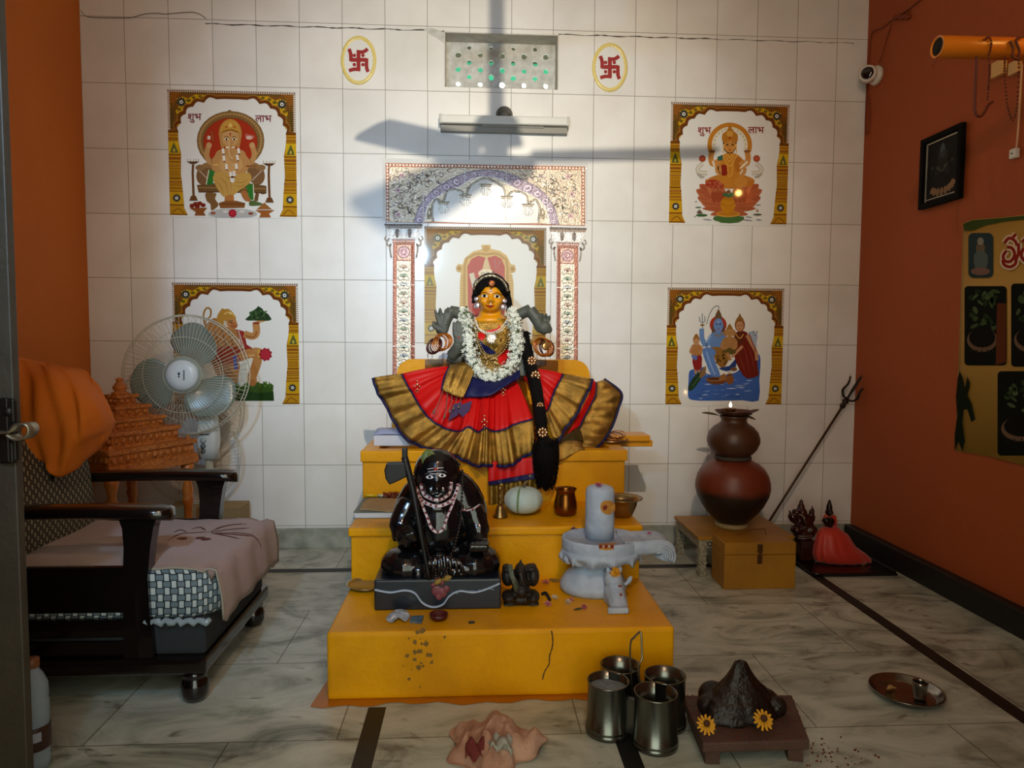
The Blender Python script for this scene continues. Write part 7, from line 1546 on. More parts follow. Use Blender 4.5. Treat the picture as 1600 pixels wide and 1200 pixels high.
for (x, y, r, h) in ((.072, .02, .036, .05), (-.078, .01, .034, .045), (-.060, .045, .038, .06), (.088, -.010, .030, .045)): b.sph(ctr+Vector((x, y, h*.45)), (r, r*.8, h*.6), nu=14, nv=9)
b.box((ctr.x, ctr.y, tz+.006), (.12, .09, .010))
b = remeshed(b, .004, 1); b.build('dark_mound', mat('dark_wet_dough', '140b07', .42, var=.5, vscale=40, col2='301a10', bump=.5, bscale=90)); mo = bpy.data.objects['dark_mound']; tag(mo, 'dark brown conical ridged mound heaped on the low plank stool', 'mound')
def marigold(x, y, yy, r, label):
    c = at(x, y, y=yy); t = thing('marigold', c, label, 'flower', 'marigolds on the plank stool'); b = MB()
    for L_, (n_, rr, h) in enumerate(((13, r, .003), (11, r*.8, .006), (9, r*.58, .009))):
        nr = Vector((0, -.8, .75)).normalized(); qq = nr.to_track_quat('Z', 'Y').to_matrix()
        for k in range(n_):
            a = 2*PI*k/n_+L_*.3; f = lambda rad, da, hh: c+qq @ Vector((rad*math.cos(a+da), rad*math.sin(a+da), hh)); b.add([c, f(rr*.6, -.22, h), f(rr*R_.uniform(.9, 1.1), -.09, h), f(rr*R_.uniform(.9, 1.1), .10, h), f(rr*.6, .22, h)], [[0, 1, 2, 3, 4]])
    b.build('petals', M_MARI, t); b = MB(); b.sph(c+Vector((0, -.006, .008)), (r*.34, r*.28, r*.34), nu=12, nv=8); b.build('flower_centre', mat('brown_flower_centre', '4a2408', .8), t)
marigold(1103, 1133, -1.795, .024, 'yellow marigold at the left front corner of the mound')
marigold(1192, 1125, -1.805, .025, 'yellow marigold standing against the right front of the mound')
b = MB()
for k in range(150):
    u, v = R_.random(), R_.random(); p = (q4[0].lerp(q4[3], u)).lerp(q4[1].lerp(q4[2], u), v)+Vector((0, 0, .0012)); r = R_.uniform(.001, .0032); b.sph(p, (r, r, r*.6), nu=6, nv=4)
tag(b.build('red_crumbs', mat('dark_red_crumbs', '6b2418', .9)), 'dark red crumbs scattered over the plank stool', 'crumbs', kind='stuff')
b = MB()
for k in range(90):
    a = R_.uniform(0, 6.28); p = Vector((.86+R_.gauss(0, .05), -1.80+R_.gauss(0, .05), .0012)); r = R_.uniform(.001, .0035)
    if p.x < .83 and p.y > -1.83: continue
    b.sph(p, (r, r, r*.6), nu=6, nv=4)
tag(b.build('red_crumbs', mat('dark_red_crumbs', '6b2418', .9)), 'reddish crumbs on the floor to the right of the plank stool', 'crumbs', kind='stuff')

# ------------------------------------------------------------------ steel plate with a tumbler
pc_ = Vector((at(1418, 1085, z=.006).x, at(1418, 1085, z=.006).y+.006, 0)); rp_ = .098
pp_ = thing('round_plate', pc_, 'round steel plate on the floor at right holding a tumbler', 'plate'); M_DST = mat('dark_steel', '8a857c', .2, .95, var=.3, vscale=20)
b = MB(); b.lathe([(rp_*.74, .0006), (rp_*.82, .003), (rp_*.9, .012), (rp_*.97, .019), (rp_, .021), (rp_*1.005, .0195), (rp_*.99, .0175), (rp_*.92, .010), (rp_*.8, .0015)], pc_, 56, capb=False, capt=False); b.lathe([(rp_*.76, .0022), (rp_*.80, .004), (rp_*.89, .013), (rp_*.96, .020)], pc_, 56, capt=False); b.build('plate_dish', M_DST, pp_)
tc_ = at(1437, 1091, z=.004); b = MB(); tr_ = .0205; b.lathe([(.014, .0008), (.0155, .002), (.0175, .02), (.020, .044), (tr_, .050), (tr_-.001, .050), (.0185, .044), (.0155, .02), (.013, .004), (.001, .003)], (tc_.x, tc_.y, .0035), 32, capt=False); tag(b.build('steel_tumbler', M_DST), 'small steel tumbler standing in the round floor plate', 'tumbler')
b = MB(); p = at(1393, 1078, z=.006); b.tube(smoothpath([p+Vector((-.012, 0, .002)), p+Vector((0, .006, .006)), p+Vector((.016, .004, .003))], 4), [.004, .006, .003], 8); tag(b.build('cotton_wick', mat('oily_cotton', 'a8844a', .5)), 'oily cotton wick lying in the round plate left of the tumbler', 'wick')

# ------------------------------------------------------------------ crumpled cloth on the floor
def cloth_mat():
    m = mat('stained_peach_cloth', 'c39a82', .85, var=.75, vscale=11, col2='8f5038', bump=.4, bscale=220, detail=6); return m
b = MB(); nx, ny = 64, 48; C0 = Vector((.050, -1.735, 0)); rows = []
rr_ = random.Random(5); ph = [(rr_.uniform(0, 6.28), rr_.uniform(0, PI), rr_.uniform(8, 34)) for _ in range(12)]
for j in range(ny):
    row = []
    for i in range(nx):
        u = 2*i/(nx-1)-1; v = 2*j/(ny-1)-1; r = math.sqrt(u*u+v*v); t = math.atan2(v, u); edge = 1+.12*math.sin(3*t+1)+.10*math.sin(5*t+2.2)+.06*math.sin(9*t)
        X = u*math.sqrt(max(1-v*v/2, 0))*.112*edge; Y = v*math.sqrt(max(1-u*u/2, 0))*.105*edge
        h = 0
        for p_, a_, f_ in ph: s_ = math.sin((X*math.cos(a_)+Y*math.sin(a_))*f_*2+p_+1.5*math.sin(X*30+p_)); h += (1-abs(s_))**1.3*(11/f_)
        rm = min(r/1.05, 1); env = max(0, 1-rm**2.2)**.6
        row.append(C0+Vector((X+.006*math.sin(Y*60), Y+.006*math.sin(X*55), .003+env*(.022+.0125*h))))
    rows.append(row)
b.grid(rows); tag(b.build('crumpled_cloth', cloth_mat(), thick=.002), 'crumpled stained peach cloth lying on the floor below the altar', 'cloth')
b = MB(); rows = []
for j in range(10):
    rows.append([Vector((.035+.055*i/12+.004*math.sin(j), -1.815+.036*j/9, .058+.012*math.sin(i*.9+j*.5)+.010*math.sin(j*.8)-.002*abs(i-6))) for i in range(13)])
b.grid(rows); tag(b.build('white_rag', mat('grey_white_rag', 'a09c90', .85, bump=.4, bscale=200), thick=.002), 'small greyish white rag tucked on the crumpled peach cloth', 'cloth')
b = MB(); rows = []
for j in range(8): rows.append([Vector((-.020+.045*i/9, -1.822+.030*j/7, .034+.010*math.sin(i*1.1+j*.7)+.004*j)) for i in range(10)])
b.grid(rows); tag(b.build('maroon_rag', mat('maroon_rag_weave', '6c2620', .85, bump=.4, bscale=200), thick=.002), 'maroon rag sticking out left front of the crumpled peach cloth', 'cloth')

# ------------------------------------------------------------------ plastic bottle behind the door edge
bc = Vector((-1.041, -1.755, 0)); bt = thing('plastic_bottle', bc, 'clear plastic water bottle with brown label beside the door', 'bottle')
mg = bpy.data.materials.new('clear_plastic'); mg.use_nodes = True; bs = mg.node_tree.nodes['Principled BSDF']; bs.inputs['Transmission Weight'].default_value = .6; bs.inputs['Roughness'].default_value = .08; bs.inputs['IOR'].default_value = 1.2; bs.inputs['Base Color'].default_value = (.62, .76, .90, 1)
b = MB(); b.lathe([(.026, .0008), (.032, .004), (.033, .03), (.031, .036), (.033, .042), (.033, .10), (.031, .106), (.033, .112), (.033, .165), (.031, .172), (.033, .18), (.031, .205), (.022, .228), (.0145, .240), (.0135, .250)], bc, 36, capt=False); b.build('bottle_body', mg, bt)
b = MB(); b.lathe([(.0335, .052), (.0338, .053), (.0338, .108), (.0335, .109)], bc, 36, capb=False, capt=False); la = b.build('label', mat('brown_bottle_label', '3c241c', .4), bt)
b = MB(); pts_ = []
for z in (.076, .098): pts_.append([bc+Vector((.0342*math.cos(t), .0342*math.sin(t), z)) for t in [-1.55+.95*i/10 for i in range(11)]])
b.grid(pts_); b.build('label_patch', mat('grey_label_patch', '9aa0b0', .5), la)
b = MB(); b.lathe([(.0155, .246), (.0160, .249), (.0160, .264), (.0145, .267), (.001, .267)], bc, 28); b.build('bottle_cap', mat('brown_bottle_cap', '7c4a24', .4), bt)
# ------------------------------------------------------------------ armchair with woven-pattern cushions
def weave_mat(name, light, midc, gap, s=52.0):
    m = bpy.data.materials.new(name); m.use_nodes = True; nt = m.node_tree; L = nt.links; b = nt.nodes['Principled BSDF']; b.inputs['Roughness'].default_value = .85
    g = nt.nodes.new('ShaderNodeNewGeometry'); sp = nt.nodes.new('ShaderNodeSeparateXYZ'); L.new(g.outputs['Position'], sp.inputs[0])
    def M(op, a, b_=None, c_=None):
        n = nt.nodes.new('ShaderNodeMath'); n.operation = op
        for i, x in enumerate((a, b_, c_)):
            if x is None: continue
            if isinstance(x, (int, float)): n.inputs[i].default_value = x
            else: L.new(x, n.inputs[i])
        return n.outputs[0]
    u = M('MULTIPLY', M('ADD', sp.outputs['X'], M('MULTIPLY', sp.outputs['Y'], 1.0)), s); v = M('MULTIPLY', sp.outputs['Z'], s)
    fu, fv = M('FRACT', M('ADD', u, 200.0)), M('FRACT', M('ADD', v, 200.0)); par = M('MODULO', M('ADD', M('FLOOR', M('ADD', u, 200.0)), M('FLOOR', M('ADD', v, 200.0))), 2.0)
    hb = M('LESS_THAN', M('ABSOLUTE', M('SUBTRACT', fv, .5)), .36); vb = M('LESS_THAN', M('ABSOLUTE', M('SUBTRACT', fu, .5)), .33)
    ha = M('MULTIPLY', hb, M('SUBTRACT', 1.0, par)); va = M('MULTIPLY', vb, par)
    m1 = nt.nodes.new('ShaderNodeMix'); m1.data_type = 'RGBA'; L.new(ha, m1.inputs['Factor']); m1.inputs['A'].default_value = (*lin(gap), 1); m1.inputs['B'].default_value = (*lin(midc), 1)
    m2 = nt.nodes.new('ShaderNodeMix'); m2.data_type = 'RGBA'; L.new(va, m2.inputs['Factor']); L.new(m1.outputs['Result'], m2.inputs['A']); m2.inputs['B'].default_value = (*lin(light), 1)
    L.new(m2.outputs['Result'], b.inputs['Base Color'])
    bp = nt.nodes.new('ShaderNodeBump'); bp.inputs['Strength'].default_value = .5; bp.inputs['Distance'].default_value = .002; L.new(M('ADD', ha, va), bp.inputs['Height']); L.new(bp.outputs['Normal'], b.inputs['Normal'])
    return m
M_WEAVE = weave_mat('grey_basket_print', 'b4bcb8', '66747a', '1a2024'); M_WEAVEB = weave_mat('brown_basket_print', '8d8468', '463e30', '1c1812', 70.0)
M_DARKW = mat('black_polished_wood', '0e0908', .18, coat=.5, var=.4, vscale=10, col2='1c110c')
XB, XF, Y0, Y1 = -1.46, -.745, -1.49, -.895
ar = thing('armchair', ((XB+XF)/2, (Y0+Y1)/2, 0), 'dark wooden armchair with grey basket-print cushions at the left wall', 'armchair')
# base frame, feet
b = slab(XB, XF, Y0, Y1, .088, .132, .012); b.build('base_frame', M_DARKW, ar)
for x, y in ((-.790, Y0+.04), (-.790, Y1-.04), (XB+.05, Y0+.04), (XB+.05, Y1-.04)):
    b = MB(); b.lathe([(.020, .0008), (.030, .004), (.037, .022), (.038, .045), (.033, .062), (.026, .068), (.034, .074), (.034, .082), (.026, .090)], (x, y, 0), 28); b.build('foot', M_DARKW, ar)
# upholstered block and cushions
b = slab(XB+.05, XF-.012, Y0+.035, Y1-.03, .130, .236, .015); b.build('seat_box', mat('charcoal_fabric', '26292b', .9, bump=.3, bscale=200), ar)
def cushion(x0, x1, y0, y1, z0, z1, rad, crown):
    P = []
    for cx, cy, a0 in ((x1-rad, y0+rad, -PI/2), (x1-rad, y1-rad, 0), (x0+.02, y1-.02, PI/2), (x0+.02, y0+.02, PI)):
        r = rad if cx > (x0+x1)/2 else .02
        for k in range(9): t = a0+k*PI/16; P.append((cx+r*math.cos(t), cy+r*math.sin(t)))
    mx, my = (x0+x1)/2, (y0+y1)/2; rows = []
    for s, z in ((.0, z0), (.97, z0), (1.0, z0+.012), (1.008, (z0+z1)/2), (1.0, z1-.012), (.97, z1), (.75, z1+crown*.7), (.4, z1+crown), (.0, z1+crown)): rows.append([Vector((mx+(x-mx)*s, my+(y-my)*s, z)) for x, y in P])
    b = MB(); b.grid(rows, closed=True); return b
ZS0, ZS1 = .237, .375
cu = cushion(XB+.10, -.722, Y0+.030, Y1-.02, ZS0, ZS1, .09, .018); cush = cu.build('seat_cushion', M_WEAVE, ar)
b = MB(); pl_ = []
for k in range(18): pl_.append(Vector((-.925+.011*k, Y0+.026-.004*abs(math.sin(k*1.7)), .232+.006*math.sin(k*2.3))))
b.tube(pl_, [.006+.005*abs(math.sin(k*1.1)) for k in range(18)], 8); b.build('plastic_wrap', mat('crumpled_clear_wrap', '8c989c', .2, spec=.8), cush)
# back cushion, leaning; back frame
Rm = Matrix.Translation((-1.335, (Y0+Y1)/2, .38)) @ Matrix.Rotation(-.22, 4, 'Y')
b = MB(); rows = []
nz_ = 16
for k in range(nz_+1):
    z = .50*k/nz_; hw = .262*(1-.10*max(0, (k/nz_-.75)/.25)**2); th_ = .068*(math.sin(PI*min(max(k/nz_, .04), .97)))**.4; row = []
    for j in range(40):
        t = 2*PI*j/40; c_, s_ = math.cos(t), math.sin(t); row.append(Rm @ Vector((th_*math.copysign(abs(c_)**.7, c_), hw*math.copysign(abs(s_)**.45, s_), z)))
    rows.append(row)
b.grid(rows, closed=True); b.f.append(list(range(len(b.v)-40, len(b.v)))); b.sm.append(True); b.c.append(None); b.build('back_cushion', M_WEAVEB, ar); tback = bvh(b)
b = MB()
for y in (Y0+.02, Y1-.02): b.tube([Rm @ Vector((-.09, y-(Y0+Y1)/2, -.25)), Rm @ Vector((-.09, y-(Y0+Y1)/2, .50))], .024, 10)
b.tube([Rm @ Vector((-.09, -.28, .50)), Rm @ Vector((-.09, .28, .50))], .024, 10); b.build('back_frame', M_DARKW, ar)
# arms: paddle-shaped rests on front posts, slats between
for y, s in ((Y0+.035, -1), (Y1-.035, 1)):
    zt_a = .562; P = []
    for x, w_, dz_ in ((-1.44, .020, -.03), (-1.36, .027, -.004), (-1.20, .032, 0), (-1.05, .037, .002), (-.95, .042, .0), (-.89, .043, -.001), (-.855, .036, -.004), (-.838, .018, -.007)):
        P.append((x, w_, dz_))
    b = MB(); rows = []
    for x, w_, dz_ in P:
        rows.append([Vector((x, y+w_*math.copysign(abs(math.cos(t))**.6, math.cos(t)), zt_a-.019+dz_+.019*math.copysign(abs(math.sin(t))**.8, math.sin(t)))) for t in [2*PI*j/24 for j in range(24)]])
    b.grid(rows, closed=True); b.f.append(list(range(24))); b.sm.append(True); b.c.append(None); n_ = len(b.v); b.f.append(list(range(n_-24, n_))); b.sm.append(True); b.c.append(None); b.build('armrest', M_DARKW, ar)
    b = MB(); rows = []
    for z, x, wx in ((.125, -.930, .040), (.25, -.935, .036), (.36, -.935, .033), (.45, -.928, .036), (.50, -.925, .042), (.53, -.925, .052)):
        rows.append([Vector((x+dx*wx, y+dy*.020, z)) for dx, dy in ((-1, -1), (0, -1.15), (1, -1), (1, 1), (0, 1.15), (-1, 1))])
    b.grid(rows, smooth=False, closed=True); b.build('arm_post', M_DARKW, ar)
    for z0 in ((.134, .178), (.188, .240), (.258, .388)): b = MB(); b.box2((-1.44, y-.009, z0[0]), (-.94, y+.009, z0[1]), bev=.003); b.build('side_slat', M_DARKW, ar)
    b = MB(); b.box2((-1.45, y-.018, .12), (-1.40, y+.018, .53), bev=.004); b.build('rear_post', M_DARKW, ar)
# towel over the seat
seat = bvh(cu)
def drape(name, uv, m, label, cat, nu, nv, thick, lift=.004):
    pass
def seat_z(x, y):
    h = seat.ray_cast(Vector((x, y, 2)), Vector((0, 0, -1))); return h[0].z if h[0] is not None else None
rows = []; NU, NV = 44, 34
for j in range(NV+1):
    v = j/NV; row = []
    for i in range(NU+1):
        u = i/NU
        # sheet runs from the back to past the front edge; the near edge is skewed so the front corner hangs down
        x = -1.36+.73*u; y = (-1.462+.02*math.sin(u*5)+.07*max(0, (u-.50))*1.25)*(1-v)+(-.915)*v
        over = x-(-.726)
        z = seat_z(min(x, -.74), min(max(y, -1.44), -.93))
        z = (z if z is not None else ZS1)+.005+.002*math.sin(x*50+y*22)
        near = max(0, -1.445-y)
        if over > -.012: z -= max(0, over+.012)*1.0; x = -.724+.004*math.sin(y*40)+min(.016, max(0, over+.012)*.25); z -= max(0, over)*.5
        if near > 0: z -= near*.6
        row.append(Vector((x, y, z)))
    rows.append(row)
b = MB(); b.grid(rows)
def towel_mat():
    m = mat('dusty_pink_towel', 'a08078', .95, var=.6, vscale=4.5, col2='8a7a58', bump=.5, bscale=300, sheen=.3); return m
tw = thing('seat_towel', (-1.0, -1.19, ZS1), 'dusty pink towel with a brown plant print spread over the armchair seat', 'towel')
b.build('towel_sheet', towel_mat(), tw, thick=.004); tt2 = bvh(b)
b = MB()
prn = [([(262, 846), (280, 836), (300, 834), (330, 832)], .003), ([(330, 832), (345, 825), (365, 821), (385, 820)], .004), ([(330, 833), (355, 829), (390, 826)], .0035), ([(332, 835), (360, 836), (395, 839)], .004), ([(335, 834), (370, 834), (395, 838), (405, 850), (407, 858)], .003), ([(272, 833), (282, 829), (292, 833)], .003), ([(300, 828), (312, 825), (322, 830)], .003), ([(330, 834), (350, 838), (375, 843)], .0035), ([(395, 856), (401, 852)], .003), ([(397, 861), (405, 858)], .003), ([(402, 846), (409, 842)], .0025)]
for P, r in prn:
    L_ = sline(tt2, P, .003, 6)
    if len(L_) > 2: b.tube(L_, [r*.5]+[r]*4+[r*.4], 6, flat=.35)
for x, y in ((284, 843), (313, 842), (322, 844)):
    p = on(tt2, x, y, .003)
    if p: b.sph(p, (.016, .012, .003), nu=10, nv=6)
b.build('plant_print', mat('brown_flock_print', '5a2c22', .9), tw)
b = MB(); edge = [r_[NU] for r_ in rows]; b.tube([p+Vector((0, 0, 0)) for p in rows[0]], .0035, 6); b.build('towel_hem', mat('pale_towel_hem', '9a9080', .9), tw)
# orange cloth thrown over the chair back, dark cloth under it
zo = -1.16
def O(x, y, d=0): return at(x, y, y=zo+d)
topc = [(10, 556, .10), (30, 563, .08), (60, 568, .06), (95, 574, .05), (125, 584, .05), (150, 606, .06), (160, 630, .09)]
m1c = [(8, 590, -.03), (30, 592, -.05), (60, 596, -.06), (95, 604, -.07), (128, 618, -.06), (155, 635, -.02), (168, 650, .05)]
m2c = [(8, 640, -.07), (30, 645, -.09), (60, 650, -.10), (95, 660, -.10), (125, 668, -.08), (155, 668, -.02), (174, 664, .06)]
m3c = [(8, 680, -.07), (30, 685, -.09), (60, 692, -.10), (90, 702, -.09), (122, 700, -.06), (150, 690, .0), (170, 682, .06)]
botc = [(8, 705, -.06), (30, 712, -.08), (60, 722, -.09), (88, 744, -.07), (112, 736, -.04), (140, 715, .02), (160, 700, .06)]
R5 = [resamp(smoothpath([O(*p) for p in c], 6), 40) for c in (topc, m1c, m2c, m3c, botc)]
rows = []
for k in range(33):
    t = k/32*4; i = min(int(t), 3); f = t-i; g = lambda a, b_, c_, d_, f: .5*((2*b_)+(c_-a)*f+(2*a-5*b_+4*c_-d_)*f*f+(3*b_-a-3*c_+d_)*f**3)
    rr0, rr1, rr2, rr3 = R5[max(i-1, 0)], R5[i], R5[min(i+1, 4)], R5[min(i+2, 4)]
    rows.append([g(rr0[j], rr1[j], rr2[j], rr3[j], f)+Vector((0, -.010*math.sin(j*.42+k*.16)-.007*math.sin(j*.9-k*.25)-.012*math.exp(-((j-22-k*.25)/2.5)**2), .003*math.sin(k*.5+j*.3))) for j in range(40)])
rows = [r_+[p+Vector((-.05*math.sin(PI*j/39), .11*math.sin(PI*j/39)**.6, 0)) for j, p in list(enumerate(r_))[-2:0:-1]] for r_ in rows]
b = MB(); b.grid(rows, closed=True)
tag(b.build('orange_cloth', mat('saffron_cloth', 'cf6e04', .8, var=.25, vscale=5, col2='aa5604', bump=.25, bscale=260), thick=.004), 'saffron orange cloth thrown over the back of the armchair', 'cloth')
rows = []
for k in range(9): rows.append([Rm @ Vector((.055-.16*k/8, .20-.20*u, .515+.02*math.sin(k*.9+u*3)-.004*k)) for u in [j/8 for j in range(9)]])
b = MB(); b.grid(rows); tag(b.build('black_cloth', mat('black_cotton', '12100f', .9), thick=.005), 'black cloth showing behind the orange cloth on the chair back', 'cloth')
rows = []
for k in range(8): rows.append([at(20+65*u, 712+(45-18*u)*(k/7)+12*u, y=-1.20+.01*math.sin(k+u*4)) for u in [j/10 for j in range(11)]])
b = MB(); b.grid(rows); tag(b.build('dark_jacket', mat('dark_brown_knit', '2c241f', .9, bump=.4, bscale=150), thick=.006), 'dark brown garment hanging below the orange cloth', 'cloth')

# ------------------------------------------------------------------ carved wooden shrine behind the armchair
M_SHR = mat('carved_orange_wood', 'bc6c24', .5, var=.65, vscale=60, col2='642e0e', bump=.9, bscale=75, detail=6)
YSH = -.58
sc = Vector((at(190, 700, y=YSH).x, YSH, 0)); rot = math.radians(18)-PI/4+PI/2-PI/2+.0
sh = thing('wooden_shrine', sc, 'carved reddish wooden shrine with stepped tiers behind the armchair', 'shrine')
def zpx(y): return at(195, y, y=YSH).z
half = .186
ang = math.radians(-18)+PI/4
ts_ = [(690, 716, 1.0), (667, 690, .78), (650, 668, .575), (632, 651, .375), (616, 633, .205)]
def sq(s, z, extra=0):
    return [sc+Vector((math.cos(ang+k*PI/2)*(half*s+extra)*math.sqrt(2)*math.cos(0), math.sin(ang+k*PI/2)*(half*s+extra)*math.sqrt(2), z)) for k in range(4)]
ang = math.radians(18)
for (y0_, y1_, s) in ts_:
    b = MB(); z1, z0 = zpx(y0_), zpx(y1_); h_ = z1-z0
    rows = [sq(s, z0, .008), sq(s, z0+h_*.14, .008), sq(s, z0+h_*.16, 0), sq(s, z0+h_*.72, 0), sq(s, z0+h_*.75, .009), sq(s, z1, .009)]
    b.grid(rows, smooth=False, closed=True); b.f += [[0, 1, 2, 3][::-1], list(range(20, 24))]; b.sm += [False]*2; b.c += [None]*2
    # carved studs along both faces
    for f in range(4):
        A, B2 = sq(s, 0)[f], sq(s, 0)[(f+1) % 4]; n_ = max(3, int((B2-A).length/.028))
        for i in range(n_):
            p = A.lerp(B2, (i+.5)/n_); nn = (p-sc); nn.z = 0; nn.normalize(); fn = Vector((B2-A)).cross(Vector((0, 0, 1))).normalized(); b.sph(Vector((p.x, p.y, z0+h_*.44))+fn*.002, (.009, .009, h_*.22), nu=8, nv=6)
    b.build('tier', M_SHR, sh)
b = MB(); z0 = zpx(616.5); kS = scale(YSH); b.lathe([(12*kS, 0), (12*kS, 3*kS), (7*kS, 5*kS), (10*kS, 9*kS), (10*kS, 12*kS), (5.5*kS, 18*kS), (4.5*kS, 21*kS), (6*kS, 23*kS), (4*kS, 25*kS), (.001, 26*kS)], sc+Vector((0, 0, z0)), 18); b.build('finial', M_SHR, sh)
zt1 = zpx(716)
b = MB(); rows = [sq(1.0, zt1-.03, .012), sq(1.0, zt1, .012)]; b.grid(rows, smooth=False, closed=True); b.f += [[3, 2, 1, 0], [4, 5, 6, 7]]; b.sm += [False]*2; b.c += [None]*2; b.build('cornice', M_SHR, sh)
for k in range(4):
    p = sq(.90, 0)[k]; H_ = zt1-.03; b = MB(); pr_ = [(.028, .10), (.028, .115), (.018, .125), (.022, .16), (.017, .20), (.022, .235), (.016, .26), (.016, .33), (.023, .36), (.018, .375), (.022, .40), (.014, .44), (.024, H_-.03), (.026, H_)]
    b.lathe(pr_, (p.x, p.y, 0), 16); b.build('pillar', mat('turned_orange_wood', 'bc6c24', .4, var=.4, vscale=30, col2='6a2c0e'), sh)
    b = MB(); b.lathe([(.020, zt1+.0), (.018, zt1+.03), (.012, zt1+.04), (.016, zt1+.055), (.010, zt1+.07), (.001, zt1+.085)], (p.x*1.02-sc.x*.02, p.y*1.02-sc.y*.02, 0), 14); b.build('corner_finial', M_SHR, sh)
b = MB(); rows = [sq(1.0, .0006, .01), sq(1.0, .10, .01)]; b.grid(rows, smooth=False, closed=True); b.f += [[3, 2, 1, 0], [4, 5, 6, 7]]; b.sm += [False]*2; b.c += [None]*2; b.build('plinth', M_SHR, sh)

# ------------------------------------------------------------------ pedestal fan by the wall
yf = -.36; fcn = at(292, 586, y=yf); kF = scale(yf); RF = 92*kF
M_WIRE = mat('cream_fan_wire', 'b9b7a4', .4); M_FPL = mat('white_fan_plastic', 'c6ccc8', .35)
fa_ = thing('pedestal_fan', Vector((at(320, 700, y=yf).x, yf, 0)), 'white pedestal fan with round wire cage behind the armchair', 'fan')
ax = (Vector((.10, -1, .06))).normalized(); Qf = ax.to_track_quat('Z', 'Y').to_matrix()
def fp(r, t, z): return fcn+Qf @ Vector((r*math.cos(t), r*math.sin(t), z))
b = MB()
for r, z in ((RF, 0), (RF*.97, .024), (RF*.62, .052), (27*kF, .060)): b.tube([fp(r, 2*PI*i/72, z) for i in range(72)], .0022 if r > RF*.9 else .0013, 6, closed=True)
for k in range(84):
    t = 2*PI*k/84; b.tube([fp(25*kF, t, .060), fp(RF*.45, t+.10, .058), fp(RF*.75, t+.16, .045), fp(RF*.97, t+.18, .020), fp(RF, t+.18, 0)], .0010, 4, caps=False)
b.build('front_guard', M_WIRE, fa_)
b = MB()
for r, z in ((RF*.985, -.012), (RF*.8, -.070), (RF*.45, -.085)): b.tube([fp(r, 2*PI*i/60, z) for i in range(60)], .0014, 5, closed=True)
for k in range(60):
    t = 2*PI*k/60; b.tube([fp(.05, t, -.085), fp(RF*.5, t-.05, -.085), fp(RF*.85, t-.1, -.060), fp(RF, t-.1, -.004)], .0009, 4, caps=False)
b.build('rear_guard', M_WIRE, fa_)
b = MB(); b.lathe([(25*kF, .050), (27*kF, .056), (26*kF, .064), (22*kF, .067)], M=Matrix.Translation(fcn) @ Qf.to_4x4(), n=36, capb=False, capt=False); b.build('badge_ring', mat('grey_badge_ring', '8a948c', .4), fa_)
b = MB(); b.lathe([(22.5*kF, .062), (22*kF, .068), (12*kF, .072), (.001, .073)], M=Matrix.Translation(fcn) @ Qf.to_4x4(), n=36); bd = b.build('badge', mat('pale_fan_badge', 'ccd6da', .35), fa_)
b = MB()
for (u, v, w_, h_) in ((-3.6, 1.5, 3.0, 5.0), (-3.6, -2.8, 2.2, 3.0)): b.sph(fp(0, 0, .0735)+Qf @ Vector((u*kF, v*kF, 0)), (w_*kF*.6, .001, h_*kF*.5), nu=10, nv=6)
for i in range(8): c = fp(0, 0, .0735)+Qf @ Vector((3.5*kF, (6-1.9*i)*kF, 0)); b.box(c, (2.2*kF, .001, 1.2*kF))
b.build('badge_print', mat('dark_badge_ink', '26303a', .5), bd)
mb_ = bpy.data.materials.new('translucent_blade'); mb_.use_nodes = True; bs = mb_.node_tree.nodes['Principled BSDF']; bs.inputs['Base Color'].default_value = (*lin('7e8c82'), 1); bs.inputs['Roughness'].default_value = .25; bs.inputs['Alpha'].default_value = .82
for a0 in (math.radians(80), math.radians(200), math.radians(322)):
    rows = []
    for k in range(13):
        u = k/12; r = RF*(.22+.66*u); hwl = (.26+.52*math.sin(PI*min(u*.72+.16, 1)))*1.0; row = []
        for j in range(11): s_ = (j/10-.5)*2; t = a0+s_*hwl*(1 if u < .92 else .85)-.25*(1-u); rj = r-RF*.05*s_*s_*u*2; row.append(fp(rj, t, .010-.022*s_-.010*u*s_))
        rows.append(row)
    b = MB(); b.grid(rows); b.build('fan_blade', mb_, fa_, thick=.002)
b = MB(); b.tube([fp(0, 0, -.10), fp(0, 0, .045)], [.045, .038], 24); b.sph(fp(0, 0, -.10), (.055, .065, .055)); b.build('motor_housing', M_FPL, fa_)
xc = at(319, 690, y=yf).x; z0, z1 = at(319, 712, y=yf).z, at(319, 640, y=yf).z
b = MB(); rows = []
for z, hw, dd in ((z0-.02, .036, .030), (z0+.04, .045, .036), (z0+.10, .046, .036), (z0+.16, .038, .030), (z1+.02, .030, .026), (z1+.08, .026, .024)):
    rows.append([Vector((xc+hw*math.copysign(abs(math.cos(t))**.55, math.cos(t)), yf+.05+dd*math.copysign(abs(math.sin(t))**.55, math.sin(t)), z)) for t in [2*PI*j/28 for j in range(28)]])
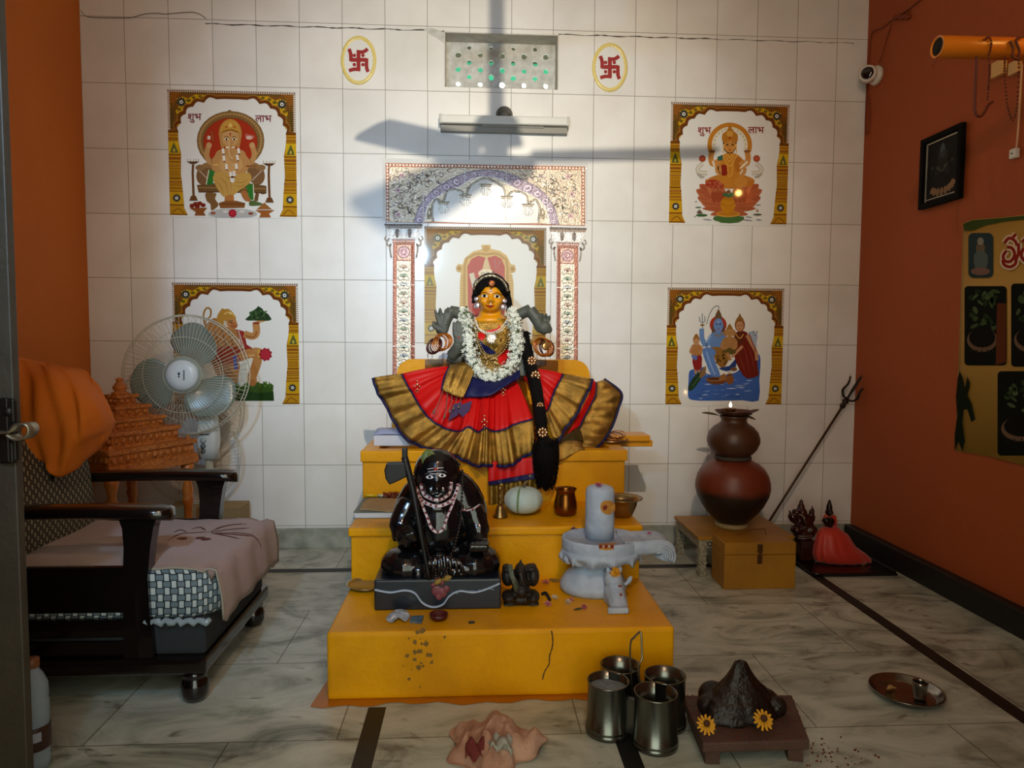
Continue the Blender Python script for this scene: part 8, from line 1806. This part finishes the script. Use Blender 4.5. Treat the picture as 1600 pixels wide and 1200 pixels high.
b.grid(rows, closed=True); b.f += [list(range(28)), list(range(len(b.v)-28, len(b.v)))]; b.sm += [False]*2; b.c += [None]*2; cb_ = b.build('control_box', M_FPL, fa_)
for i, (x, y, r) in enumerate(((318, 688, 4.6), (318, 697, 4.0), (318, 705, 3.4))): b = MB(); b.lathe([(r*kF, 0), (r*kF, .008), (r*kF*.8, .011), (.001, .011)], at(x, y, y=yf+.016), 18, axis=(0, -1, 0)); b.build('speed_knob', mat('grey_fan_knob', '9aa4a2' if i == 0 else '6c7674', .4) if i == 0 else mat('dark_fan_knob', '5c6664', .4), cb_)
b = MB(); b.box(at(319, 679, y=yf+.013), (.042, .002, .004)); b.build('maker_mark', mat('dark_badge_ink', '26303a', .5), cb_)
b = MB(); b.tube([Vector((xc, yf+.05, .03)), Vector((xc, yf+.05, z0))], [.020, .017], 16); b.build('stand_pole', mat('cream_stand', 'a8a48c', .45), fa_)
b = MB(); b.lathe([(.105, .0008), (.11, .006), (.10, .016), (.05, .030), (.022, .05)], (xc, yf+.05, 0), 36); b.build('stand_base', mat('cream_stand', 'a8a48c', .45), fa_)
# a spare fan guard stood against the wall behind the pole
yg = -.12; gc = at(300, 713, y=yg); RG = 74*scale(yg); b = MB(); gz = lambda r, t: gc+Vector((r*math.cos(t), -.03*(1-r/RG)+.02*0, r*math.sin(t)))
for r in (RG, RG*.96, RG*.6, RG*.25): b.tube([gz(r, 2*PI*i/64) for i in range(64)], .0022 if r > RG*.9 else .0013, 6, closed=True)
for k in range(72): t = 2*PI*k/72; b.tube([gz(RG*.25, t), gz(RG*.6, t+.08), gz(RG, t+.14)], .0009, 4, caps=False)
gz_bot = gc.z-RG
cbx = slab(gc.x-.10, at(382, 780, y=yg).x, yg-.066, yg+.075, .0005, gz_bot-.003, .003); tag(cbx.build('tan_box', mat('tan_matte', '9c8458', .8, var=.3, vscale=14)), 'tan box on the floor behind the armchair, under the spare fan guard', 'box')  # plain tan box that carries the spare guard
tag(b.build('spare_fan_guard', M_WIRE), 'second round wire fan guard low against the wall behind the fan', 'fan guard')
